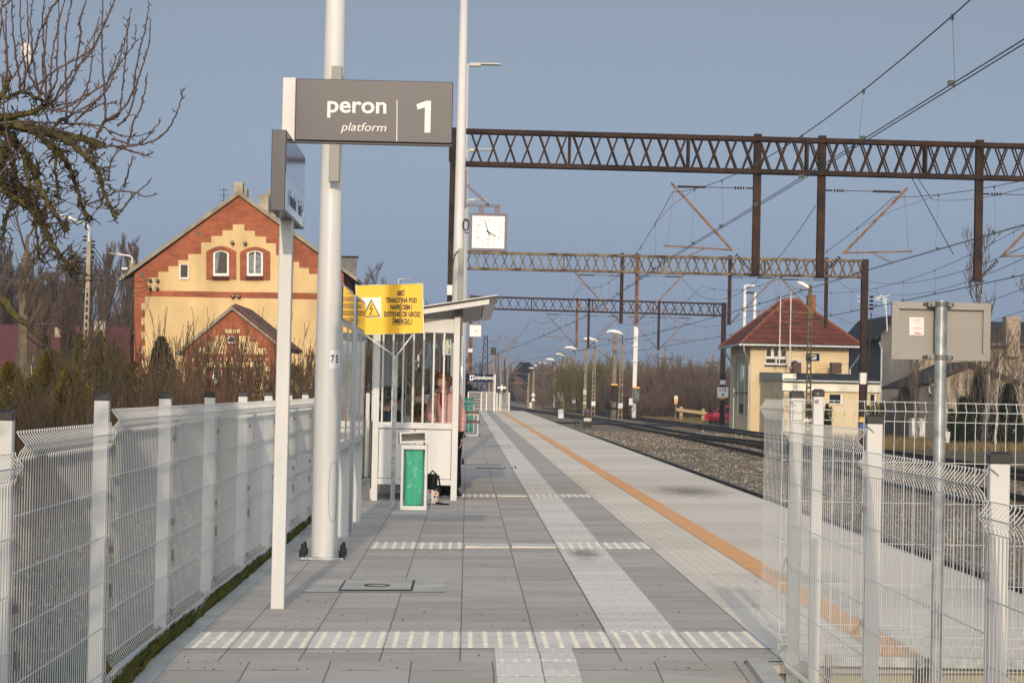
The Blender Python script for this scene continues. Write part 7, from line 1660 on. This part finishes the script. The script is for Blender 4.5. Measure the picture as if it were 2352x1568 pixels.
S15 = branch(limb, [(-300, 860), (60, 830), (190, 785), (330, 850), (430, 900)], .014, .008, .2, 0)
S16 = branch(limb, [(60, 1240), (120, 1420), (140, 1620), (60, 1850), (20, 2050)], .018, .008, .3, .3)
S17 = branch(limb, [(0, 1330), (80, 1500), (230, 1640), (330, 1800), (400, 1950)], .014, .006, .1, .3)
trunk = MB(); trunk.tube([z1(-1300, 4200, .5)+Vector((0, 0, -.6)), z1(-1250, 3200, .5), z1(-1100, 2000, .4), z1(-900, 900, .3)], [.16, .14, .11, .06], 10); trunk.tube([z1(-1150, 2300, .4), z1(-700, 2350, .3), z1(-200, 2500, .3)], [.07, .05, .03], 8)
trunk.tube([z1(-1100, 2000, .4), z1(-700, 600, .3), z1(-600, 300, .3)], [.07, .045, .03], 8)
trunk.build('trunk', MOSS, ap)
for S_, dn, L0 in ((S2, 3, .10), (S3, 4, .11), (S4, 4, .12), (S5, 4, .12), (S6, 3, .09), (S7, 3, .09), (S1, 2, .09), (S9, 1, .09), (S13, 3, .09), (S8, 2, .06), (S14, 3, .10), (S15, 2, .09), (S16, 4, .12), (S17, 4, .12), (S5, 2, .14)): spurry(S_, dn, L0)
shoots = [[(570, 1050), (563, 700), (562, 300), (590, 120), (630, -40)], [(440, 880), (430, 700), (450, 450), (500, 220), (570, -40)], [(395, 850), (385, 600), (370, 300), (365, 120), (392, -30)], [(440, 890), (600, 640), (760, 470), (870, 280), (990, -20)],
 [(480, 900), (640, 870), (740, 760), (780, 560), (800, 340), (855, 140)], [(905, 1020), (885, 700), (868, 420), (872, 200), (885, -30)], [(910, 1030), (1010, 980), (1045, 800), (1058, 600), (1085, 400), (1100, 200), (1125, 75)], [(930, 1020), (1080, 900), (1140, 760), (1165, 600), (1200, 400), (1250, 230), (1275, 38)],
 [(1000, 1080), (1100, 980), (1160, 760), (1200, 620), (1270, 400), (1288, 165)], [(1100, 1230), (1140, 1060), (1200, 920), (1240, 780), (1260, 640)], [(900, 1250), (1080, 1250), (1300, 1210), (1420, 1120), (1500, 1000), (1550, 850), (1567, 760)], [(960, 1190), (1150, 1240), (1250, 1180), (1375, 1030)], [(930, 1240), (1120, 1290), (1240, 1330), (1310, 1298)],
 [(180, 780), (140, 500), (110, 250), (100, -30)], [(200, 770), (215, 600), (185, 350), (175, 100), (180, -30)], [(100, 660), (60, 550), (40, 300), (0, 60)], [(60, 700), (60, 500), (50, 250), (50, 60)], [(200, 780), (350, 700), (500, 580), (700, 480), (810, 390), (870, 240), (985, 0)], [(340, 830), (290, 600), (268, 300), (262, 120), (290, -30)], [(350, 850), (280, 690), (235, 580), (240, 300), (232, -30)],
 [(470, 870), (600, 700), (700, 520), (750, 380), (850, 230)], [(480, 940), (600, 900), (720, 820), (900, 720), (980, 600), (1060, 500), (1150, 370), (1158, 210)], [(580, 1000), (720, 920), (850, 840), (940, 720), (1000, 560), (1075, 330), (1090, 170)], [(640, 1040), (760, 930), (880, 800), (940, 640), (990, 500), (1050, 380)], [(330, 850), (370, 700), (365, 500), (385, 400), (400, 200), (440, 60), (520, -20)], [(390, 860), (480, 700), (490, 500), (500, 200), (500, -20)],
 [(170, 770), (300, 430), (340, 280), (430, 100), (520, -30)], [(560, 1050), (680, 880), (780, 800), (850, 720)], [(680, 180), (690, 300), (660, 460), (640, 640), (560, 800)], [(680, 190), (720, 60), (740, -30)], [(0, 1500), (150, 1300), (240, 1180), (250, 1000)], [(930, 1545), (940, 1420), (1000, 1300), (1100, 1240)], [(1055, 1600), (1090, 1500), (1135, 1335)], [(960, 1800), (1050, 1790), (1120, 1690), (1230, 1600), (1275, 1560)],
 [(200, 1060), (400, 1050), (600, 1060), (850, 1080), (1000, 1150), (1150, 1165), (1310, 1130)], [(0, 1050), (300, 1040), (500, 1100), (700, 1060), (880, 1120)], [(400, 930), (700, 960), (850, 900), (1000, 870)], [(560, 2250), (620, 2380), (760, 2400), (860, 2380)], [(300, 2830), (520, 2660), (640, 2580), (700, 2470), (730, 2350)], [(300, 2780), (500, 2780), (700, 2860), (860, 2930)], [(380, 2560), (360, 2450), (380, 2330)],
 [(0, 900), (120, 830), (190, 790)], [(100, 1300), (60, 1150), (30, 900), (20, 700), (30, 620)], [(0, 640), (90, 680), (170, 560), (210, 500)], [(20, 60), (60, 30), (90, 10)], [(-100, 500), (0, 300), (20, 0)], [(590, 2100), (640, 2200), (600, 2300), (440, 2360), (250, 2420), (100, 2440)], [(720, 1760), (870, 1700), (1000, 1640), (1120, 1640), (1250, 1680), (1330, 1655)]]
for i, sh_ in enumerate(shoots):
    dy = r.uniform(-.35, .35); branch(shoot, sh_, .0072, .0032, dy*.3, dy, 7, .004, 26, .022, .003, 5)
limb.build('limbs', MOSS, ap); spur.build('spurs', M('dark_spur_bark', (.08, .065, .045), .9, vs=12, col2=(.055, .04, .025)), ap); shoot.build('shoots', M('red_brown_shoots', (.12, .075, .06), .7, vs=8, col2=(.08, .055, .05)), ap)
bgp = thing('paper_scrap', 'white scrap of torn bag caught on the apple tree shoots', 'litter', z1(222, 450)); m = MB(); g = 9; r4 = random.Random(2)
pts = [[Vector(((i/(g-1)-.5)*.055*(1-.4*abs(j/(g-1)-.5)), r4.uniform(-.008, .008), (j/(g-1)-.5)*.115+r4.uniform(-.004, .004)+(i/(g-1)-.5)*-.03)) for i in range(g)] for j in range(g)]
for j in range(g-1):
    for i in range(g-1): m.quad(pts[j][i], pts[j][i+1], pts[j+1][i+1], pts[j+1][i])
m.build('torn_bag', M('white_torn_bag', (.80, .76, .70), .6), bgp)
# orchard tree and thujas beside the ramp (outside the frame, they shade the left fence) and an unseen wood added behind the viewer to darken glass reflections
tree_obj('orchard_tree', 'orchard tree beside the ramp, left out of the picture', 'tree', (-2.9, -1.0, -.6), 141, 6.0, .14, (22, 12, 8, 4), 3, MOSS, TWIG, .3, .85, None, .010)
for i, (x, y, h) in enumerate(((-2.75, 5.0, 4.6), (-2.75, 2.8, 5.6), (-2.8, .4, 6.4))):
    needles('thuja', ('tall thuja beside the ramp fence, nearest the picture', 'tall thuja in the middle of the row beside the ramp', 'tall thuja farthest back beside the ramp')[i], 'evergreen shrub', (x, y, -.6), 142+i, h, 2.0, 12000, (TH2, TH1, TH3), 'round', 'thujas beside the ramp', .13)
m = MB(); r = random.Random(22)
for i in range(16000):
    x = r.uniform(-120, 110); y = -75-r.uniform(0, 25); h = (9+2*math.sin(x*.09)+1.5*math.sin(x*.31+1)); p = Vector((x, y, -1+r.random()*h)); a = Vector((r.uniform(-1, 1), r.uniform(-.5, .5), r.uniform(.6, 1.6)))
    m.add([p-Vector((.5, 0, 0)), p+Vector((.5, 0, .2)), p+a], [(0, 1, 2)])
tag(m.build('added_wood_behind', M('added_back_wood', (.06, .05, .035), .95)), 'unseen wood added behind the viewer to darken the glass reflections', 'wood', kind='stuff')
# ================================================================ people
def skin_body(name, nodes, edges, mat, par, sub=2, loc=None, root=0):
    me = bpy.data.meshes.new(name); me.from_pydata([n_[0] for n_ in nodes], edges, []); o = bpy.data.objects.new(name, me); C.objects.link(o)
    sk = o.modifiers.new('s', 'SKIN'); sk.use_smooth_shade = True
    lay = me.skin_vertices[0] if me.skin_vertices else None
    if lay is None:
        bm = bmesh.new(); bm.from_mesh(me); bm.verts.layers.skin.verify(); bm.to_mesh(me); bm.free(); lay = me.skin_vertices[0]
    for i, n_ in enumerate(nodes):
        rr = n_[1] if isinstance(n_[1], tuple) else (n_[1], n_[1]); lay.data[i].radius = rr; lay.data[i].use_root = (i == root)
    ss = o.modifiers.new('ss', 'SUBSURF'); ss.levels = sub; ss.render_levels = sub
    bpy.context.view_layer.update()
    m2 = bpy.data.meshes.new_from_object(o.evaluated_get(bpy.context.evaluated_depsgraph_get())); m2.materials.clear(); m2.materials.append(mat)
    m2.polygons.foreach_set('use_smooth', [True]*len(m2.polygons)); m2.name = name
    C.objects.unlink(o); bpy.data.objects.remove(o)
    q = bpy.data.objects.new(name, m2); C.objects.link(q); q.parent = par; return q
SKIN = M('light_skin', (.55, .30, .22), .5, var=.12, vs=30); PINK = M('pink_quilted_jacket', (.62, .33, .29), .5, var=.10, vs=12); BLK = M('black_cloth', (.014, .013, .014), .8); RED = M('red_top', (.30, .02, .03), .8)
HAIRR = M('auburn_hair', (.20, .06, .025), .5, var=.4, vs=60); SHOE = M('black_shoe', (.025, .022, .022), .5); SOLE = M('pale_sole', (.45, .42, .38), .7)
def head(par, c, s, yaw, pitch, skin, hair, long_=False, cap=None):
    """c = centre of the head, s = head height"""
    mt = Matrix.Translation(c) @ Matrix.Rotation(yaw, 4, 'Z') @ Matrix.Rotation(pitch, 4, 'X')
    bm = bmesh.new(); bmesh.ops.create_uvsphere(bm, u_segments=32, v_segments=24, radius=.5)
    for v in bm.verts:      # local: face looks along -y
        x, y, z = v.co
        w_ = .74 if z > -.1 else .74*(1-.45*((-z-.1)/.4)**1.3); d_ = .86
        if z < -.15 and y > 0: y *= 1-.35*((-z-.15)/.35)
        x *= w_; y *= d_
        if y < -.2:
            y += .04*math.exp(-((abs(x)-.14)**2/.006+(z-.04)**2/.004))           # eye sockets
            y -= .11*math.exp(-(x*x/.0035+(z+.09)**2/.010))                       # nose
            y -= .03*math.exp(-(x*x/.02+(z+.36)**2/.006)); y += .03*math.exp(-(x*x/.012+(z+.255)**2/.0012))   # chin, mouth line
            y -= .035*math.exp(-((abs(x)-.20)**2/.01+(z+.12)**2/.02))             # cheeks
        v.co = Vector((x, y, z))*s
    m = MB(); m.add([mt @ v.co for v in bm.verts], [[v.index for v in f.verts] for f in bm.faces]); bm.free()
    for sx in (-1, 1):  # ears
        p = mt @ Vector((sx*.37*s, .02*s, -.03*s)); m.tube([p+Vector((0, 0, .10*s)), p+Vector((sx*.03*s, 0, .03*s)), p-Vector((0, 0, .09*s))], [.02*s, .055*s, .02*s], 8)
    h = m.build('head', skin, par, smooth=True)
    f = MB()
    for sx in (-1, 1):
        p = mt @ Vector((sx*.145*s, -.385*s, .035*s)); a = mt.to_3x3() @ Vector((.06*s, 0, 0)); f.tube([p-a, p, p+a], [.006*s, .020*s, .006*s], 6)
        p = mt @ Vector((sx*.145*s, -.40*s, .13*s)); f.tube([p-a*1.2, p+Vector((0, 0, .012*s)), p+a*1.2], [.006*s, .012*s, .006*s], 5)
    f.build('eyes', hair, h)
    f = MB(); p = mt @ Vector((0, -.415*s, -.25*s)); a = mt.to_3x3() @ Vector((.09*s, .015*s, 0)); f.tube([p-a, p-Vector((0, 0, .012*s)), p+a], [.006*s, .028*s, .006*s], 8); f.build('mouth', RED, h)
    # hair: shell over the skull, open at the face, cut into locks
    r = random.Random(7); g = MB(); nu, nv = 36, 16; lo = -.30 if not long_ else -.25
    for j in range(nv+1):
        for i in range(nu):
            an = 2*math.pi*i/nu; fr_ = max(0, -math.sin(an)); zb_ = lo+(.52 if not cap else .30)*min(1, fr_*1.6)**1.5; z = .56-(.56-zb_)*(j/nv)**1.0
            rr = math.sqrt(max(0.0, 1-(min(.995, abs(z)/.575))**2)); k_ = 1.0+.05*math.sin(an*9+z*14)*(0 if cap else 1)+r.uniform(-.012, .012)
            g.v.append(tuple(mt @ (Vector((.46*rr*math.cos(an)*k_, .50*rr*math.sin(an)*k_+.02, z))*s)))
    for j in range(nv):
        for i in range(nu): g.f.append((j*nu+i, (j+1)*nu+i, (j+1)*nu+(i+1) % nu, j*nu+(i+1) % nu)); g.m.append(0)
    if long_:
        for k in range(130):
            an = R(r.uniform(-15, 195)); p0 = mt @ (Vector((.44*math.cos(an), .46*math.sin(an), r.uniform(-.3, .15)))*s); o_ = Vector((math.cos(an), math.sin(an), 0)); pts = [p0]
            for q_ in range(6): pts.append(p0+Vector((o_.x*.05*s*q_*.5+r.uniform(-.01, .01), o_.y*.03*s*q_, -s*(.26+r.uniform(0, .03))*(q_+1)*.8)))
            g.tube(pts, [.035*s, .045*s, .045*s, .04*s, .035*s, .025*s, .008*s], 5)
    g.build('hat' if cap else 'hair', cap or hair, par, smooth=True)
    return mt
def hand(name, w_, d, palm, side, mat, par, curl=.6, s=1.0):
    """w_ wrist, d direction of the fingers, palm direction, side = thumb direction"""
    d = d.normalized(); side = side.normalized(); m = MB()
    k = [w_, w_+d*.045*s, w_+d*.088*s]
    def flat(pts, hw, ht):
        o = len(m.v)
        for p, a, b in zip(pts, hw, ht):
            for t in range(8): an = t*math.pi/4; m.v.append(tuple(p+side*a*math.cos(an)+palm*b*math.sin(an)))
        for i in range(len(pts)-1):
            for t in range(8): m.f.append((o+i*8+t, o+i*8+(t+1) % 8, o+(i+1)*8+(t+1) % 8, o+(i+1)*8+t)); m.m.append(0)
        m.f.append(tuple(o+(len(pts)-1)*8+t for t in range(8))); m.m.append(0)
    flat(k, [.026*s, .040*s, .041*s], [.018*s, .016*s, .012*s])
    for i, (o_, L_) in enumerate(((.029, .068), (.010, .076), (-.010, .070), (-.029, .055))):
        p = k[2]+side*o_*s-d*.006; dd = d.copy(); pts = [p]
        for q in range(3): dd = (dd+palm*curl*.55).normalized(); p = p+dd*L_*s*(.42, .33, .25)[q]; pts.append(p)
        m.tube(pts, [.0095*s, .009*s, .008*s, .006*s], 8)
    p = w_+d*.025*s+side*.030*s; m.tube([p, p+(side*.8+d*.8+palm*.3).normalized()*.035*s, p+(side*.5+d*1.2+palm*.6).normalized()*.062*s], [.012*s, .010*s, .007*s], 8)
    return m.build(name, mat, par, smooth=True)
# ---- standing woman in pink, leaning at the shelter corner, turned left and down, laughing
Yp = 28.75
wg = GP(1045, 1137); bx0 = W(1027, 1130, Yp).x
pw = thing('person', 'short haired adult in pink quilted jacket and black trousers standing in the shelter, laughing', 'person', (0, 0, 0))
z0 = pz(-.2)
hip = Vector((-.235, Yp, z0+.80)); chest = Vector((-.27, Yp, z0+1.14)); neck = Vector((-.285, Yp-.02, z0+1.325)); hd = Vector((-.305, Yp-.06, z0+1.452))
ftR = Vector((-.105, Yp-.02, z0+.07)); ftL = Vector((-.33, Yp+.05, z0+.07))
nodes = [(hip, (.16, .11)), (Vector((-.25, Yp, z0+.97)), (.15, .105)), (chest, (.175, .115)), (neck-Vector((0, 0, .04)), (.06, .055)), (hd-Vector((0, -.02, .06)), (.05, .05)),
  (hip+Vector((.09, 0, -.06)), .095), (Vector((-.135, Yp-.01, z0+.44)), .058), (Vector((-.10, Yp, z0+.09)), .04), (hip+Vector((-.09, 0, -.06)), .095), (Vector((-.33, Yp+.02, z0+.44)), .058), (Vector((-.33, Yp+.05, z0+.09)), .04),
  (chest+Vector((.155, 0, .09)), .062), (Vector((-.06, Yp-.03, z0+.98)), .048), (Vector((-.075, Yp-.06, z0+.76)), .032), (chest+Vector((-.155, 0, .09)), .062), (Vector((-.47, Yp-.06, z0+1.0)), .048), (Vector((-.40, Yp-.22, z0+.93)), .032)]
edges = [(0, 1), (1, 2), (2, 3), (3, 4), (0, 5), (5, 6), (6, 7), (0, 8), (8, 9), (9, 10), (2, 11), (11, 12), (12, 13), (2, 14), (14, 15), (15, 16)]
skin_body('body', nodes, edges, SKIN, pw)
def grow_nodes(idx, k, nodes, edges):
    mp = {i: j for j, i in enumerate(idx)}; nn = [(nodes[i][0], tuple(x*k+.012 for x in (nodes[i][1] if isinstance(nodes[i][1], tuple) else (nodes[i][1],)*2))) for i in idx]
    return nn, [(mp[a], mp[b]) for a, b in edges if a in mp and b in mp]
nn, ee = grow_nodes([0, 1, 2, 3, 11, 12, 13, 14, 15, 16], 1.1, nodes, edges)
nn[0] = (nn[0][0]+Vector((0, 0, -.03)), (.195, .14)); nn[3] = (nn[3][0]+Vector((0, 0, .01)), (.085, .08))
jk = skin_body('jacket', nn, ee, PINK, pw, sub=3)
for v in jk.data.vertices:      # quilting: soft horizontal baffles
    ph = v.co.z/.062; s_ = abs(math.sin(math.pi*ph)); c_ = Vector((chest.x, Yp, v.co.z)); d = (v.co-c_); 
    v.co += v.normal*(.020*(s_**.4)-.012)
nn, ee = grow_nodes([0, 5, 6, 7, 8, 9, 10], 1.18, nodes, edges); skin_body('trousers', nn, ee, BLK, pw)
m = MB(); m.tube([neck+Vector((-.03, -.115, -.02)), neck+Vector((-.03, -.14, -.12)), neck+Vector((-.02, -.145, -.22))], [.03, .035, .02], 8); m.build('red_top', RED, pw, smooth=True)
m = MB()
a_ = [Vector((.088*math.cos(R(t)), .08*math.sin(R(t)), 0)) for t in range(-60, 241, 20)]
m.tube([neck+v+Vector((0, .0, .0)) for v in a_], .034, 8); m.build('collar', PINK, pw, smooth=True)
head(pw, hd, .235, R(-38), R(12), SKIN, HAIRR)
hand('hand', Vector((-.078, Yp-.06, z0+.75)), Vector((0, -.1, -1)), Vector((-.6, -.8, 0)).normalized(), Vector((.5, -.8, 0)), SKIN, pw)
hand('hand', Vector((-.395, Yp-.235, z0+.925)), Vector((.6, -.8, -.1)), Vector((0, 0, -1)), Vector((.8, .6, 0)), SKIN, pw)
def shoe(par, ft, yaw, L_=.26):
    mt = Matrix.Translation(ft) @ Matrix.Rotation(yaw, 4, 'Z'); m = MB(); q = MB(); k = 7
    prof = [(.07, .035, .075), (.05, .040, .085), (0, .042, .075), (-.06, .045, .055), (-.11, .048, .035), (-.155, .042, .022), (-.18, .02, .01)]
    for (y, hw, h) in prof:
        for t in range(9): an = math.pi*t/8; m.v.append(tuple(mt @ Vector((hw*math.cos(an), y, -.045+h*math.sin(an)))))
    for i in range(k-1):
        for t in range(8): m.f.append((i*9+t, i*9+t+1, (i+1)*9+t+1, (i+1)*9+t)); m.m.append(0)
    m.f.append(tuple(range(8, -1, -1))); m.m.append(0); o = m.build('shoe', SHOE, par, smooth=True)
    q.prism([mt @ Vector((x, y, -.069)) for x, y in ((.036, .072), (.044, -.02), (.05, -.11), (.03, -.175), (-.03, -.175), (-.05, -.11), (-.044, -.02), (-.036, .072))], (0, 0, .023)); q.build('sole', SHOE, o)
    st = MB()
    for k_ in range(3): st.tube([mt @ Vector((sx*.04, -.02-.03*k_, .012-.008*k_)) for sx in (-1, 0, 1)], .004, 4)
    st.build('laces', SOLE, o)
shoe(pw, ftR+Vector((0, 0, 0)), R(12)); shoe(pw, ftL, R(-25))
# ---- two seated people on the bench, mostly hidden behind the end wall
def sitter(lb, x, y, jm, seat_z, back_yaw, hair, cap, long_, hs_, skin=SKIN):
    t = thing('person', lb, 'person', (0, 0, 0)); H0 = Vector((x, y, seat_z+.10)); ch = H0+Vector((.03, -.03, .36)); nk = H0+Vector((.05, -.05, .50)); hd_ = H0+Vector((.07, -.08, .66))
    f = Vector((math.cos(back_yaw), math.sin(back_yaw), 0)); sd_ = Vector((-f.y, f.x, 0))
    N_ = [(H0, (.13, .12)), (H0+Vector((.01, 0, .2)), (.13, .11)), (ch, (.14, .11)), (nk, (.05, .05)), (hd_, .05)]
    E_ = [(0, 1), (1, 2), (2, 3), (3, 4)]
    for s_ in (-1, 1):
        b = len(N_); N_ += [(H0+sd_*.09*s_+f*.08, .085), (H0+sd_*.10*s_+f*.42+Vector((0, 0, .02)), .06), (H0+sd_*.10*s_+f*.44-Vector((0, 0, .40)), .04), (ch+sd_*.15*s_+Vector((0, 0, .06)), .055), (ch+sd_*.18*s_+f*.08-Vector((0, 0, .17)), .042), (ch+sd_*.08*s_+f*.30-Vector((0, 0, .20)), .03)]
        E_ += [(0, b), (b, b+1), (b+1, b+2), (2, b+3), (b+3, b+4), (b+4, b+5)]
    skin_body('body', N_, E_, skin, t)
    idx = [0, 1, 2, 3, 8, 9, 10, 14, 15, 16]; nn, ee = grow_nodes(idx, 1.15, N_, E_); skin_body('jacket', nn, ee, jm, t, sub=3)
    idx = [0, 5, 6, 7, 11, 12, 13]; nn, ee = grow_nodes(idx, 1.1, N_, E_); skin_body('trousers', nn, ee, BLK, t)
    for s_ in (-1, 1):
        wv = ch+sd_*.08*s_+f*.31-Vector((0, 0, .20)); hand('hand', wv, f-Vector((0, 0, .3)), Vector((0, 0, -1)), -sd_*s_, skin, t)
        shoe(t, H0+sd_*.10*s_+f*.44+Vector((0, 0, -.42 if seat_z > .4 else -.4)), back_yaw-R(-90))
    head(t, hd_+Vector((0, 0, .01)), hs_, back_yaw+R(90), R(10), skin, hair, long_, cap); return t
CAMO = M('grey_camouflage_cloth', (.20, .21, .20), .8, vs=22, col2=(.02, .025, .025), detail=1); NAVYJ = M('dark_navy_jacket', (.012, .03, .055), .7); GLOSSB = M('glossy_black_jacket', (.015, .014, .014), .25, coat=.5, bump=.6, bs=25); BLOND = M('brown_blond_hair', (.16, .085, .035), .5, var=.6, vs=20, stretch=(1, 1, .15))
hx1 = W(889, 885, 28.4); sitter('seated child in grey camouflage beanie and dark navy jacket', hx1.x-.06, 28.45, NAVYJ, .47, R(5), HAIRR, CAMO, False, .24)
hx2 = W(968, 930, 28.9); sitter('seated child with long brown hair and shiny black jacket', hx2.x-.07, 28.95, GLOSSB, .27, R(-10), BLOND, None, True, .235)
hx3 = W(912, 885, 29.6); sitter('seated child in black coat half hidden behind the beanie wearer', hx3.x-.07, 29.7, BLK, .47, R(0), HAIRR, BLK, False, .22)
# ---- patterned backpack on the ground by the bin
bp = thing('backpack', 'black backpack with colourful tree print standing against the shelter wall', 'bag'); Yb = 26.6
PRT = M('printed_canvas', (.62, .54, .50), .8); n = PRT.node_tree.nodes; l = PRT.node_tree.links
tc = n.new('ShaderNodeTexCoord'); vo = n.new('ShaderNodeTexVoronoi'); vo.inputs['Scale'].default_value = 24; l.new(tc.outputs['Object'], vo.inputs[0]); sc_ = n.new('ShaderNodeSeparateColor'); l.new(vo.outputs['Color'], sc_.inputs[0])
rp = n.new('ShaderNodeValToRGB'); rp.color_ramp.interpolation = 'CONSTANT'; l.new(sc_.outputs[0], rp.inputs[0]); els = rp.color_ramp.elements; els[0].color = (.60, .05, .02, 1); els[1].position = .22; els[1].color = (.04, .20, .30, 1)
for p_, c_ in ((.42, (.03, .03, .03)), (.58, (.45, .45, .06)), (.75, (.55, .20, .06)), (.9, (.3, .3, .3))): e = els.new(p_); e.color = (*c_, 1)
ls = n.new('ShaderNodeMath'); ls.operation = 'LESS_THAN'; ls.inputs[1].default_value = .40; l.new(vo.outputs['Distance'], ls.inputs[0]); mx = n.new('ShaderNodeMix'); mx.data_type = 'RGBA'; l.new(ls.outputs[0], mx.inputs[0]); mx.inputs[6].default_value = (.62, .54, .50, 1); l.new(rp.outputs[0], mx.inputs[7]); l.new(mx.outputs[2], n['Principled BSDF'].inputs['Base Color'])
a = W(958, 1143, Yb); b = W(1008, 1143, Yb); x0, x1 = a.x, b.x; zb = pz(x0); zt = W(985, 1082, Yb).z
MB().bbox((x0, Yb-.10, zb), (x1, Yb+.12, zb+.19), .05).build('lower_part', PRT, bp, smooth=True)
MB().bbox((x0+.01, Yb-.085, zb+.175), (x1-.02, Yb+.11, zt-.03), .04).build('upper_part', BLK, bp, smooth=True)
m = MB(); m.tube([(x1-.05, Yb-.05, zt-.04), (x1-.01, Yb-.06, zt-.05), (x1+.01, Yb-.09, zt-.16), (x1-.02, Yb-.1, zb+.17)], .013, 6); m.tube([(x1-.12, Yb, zt-.04), (x1-.08, Yb, zt+.01), (x1-.03, Yb, zt-.04)], .01, 6); m.tube([(x1-.03, Yb-.08, zb+.03), (x1+.05, Yb-.12, zb+.015), (x1+.12, Yb-.1, zb+.012)], .014, 5); m.build('straps', BLK, bp)
# small wind-blown bits on the paving
PEB = M('grit', (.16, .12, .08), .9); m = MB(); r = random.Random(41)
for i in range(420):
    Y = 11+30*r.random()**2; x = r.uniform(-1.4, 3.4) if r.random() < .4 else r.uniform(-1.4, 1.2); s_ = r.uniform(.003, .008); z = pz(x, Y)
    q = [Vector((math.cos(k*1.6+i)*s_*r.uniform(.7, 1.4), math.sin(k*1.6+i)*s_*r.uniform(.7, 1.4), 0)) for k in range(4)]; P = Vector((x, Y, z+.001)); m.add([P+v for v in q]+[P+Vector((0, 0, s_))], [(0, 1, 4), (1, 2, 4), (2, 3, 4), (3, 0, 4)])
tag(m.build('grit', PEB), 'scattered grit and crumbs on the paving', 'grit', kind='stuff')

# ---------------------------------------------------------------- thin haze over the whole place
hz_ = MB().box((-906, -106, -3), (906, 1306, 20)); hm_ = bpy.data.materials.new('haze'); hm_.use_nodes = True; n = hm_.node_tree.nodes; n.remove(n['Principled BSDF'])
pv = n.new('ShaderNodeVolumePrincipled'); pv.inputs['Density'].default_value = .0003; pv.inputs['Color'].default_value = (.66, .80, 1, 1); hm_.node_tree.links.new(pv.outputs[0], n['Material Output'].inputs['Volume'])
tag(hz_.build('haze', hm_), 'thin bluish haze in the air over the yard', 'haze', kind='stuff')
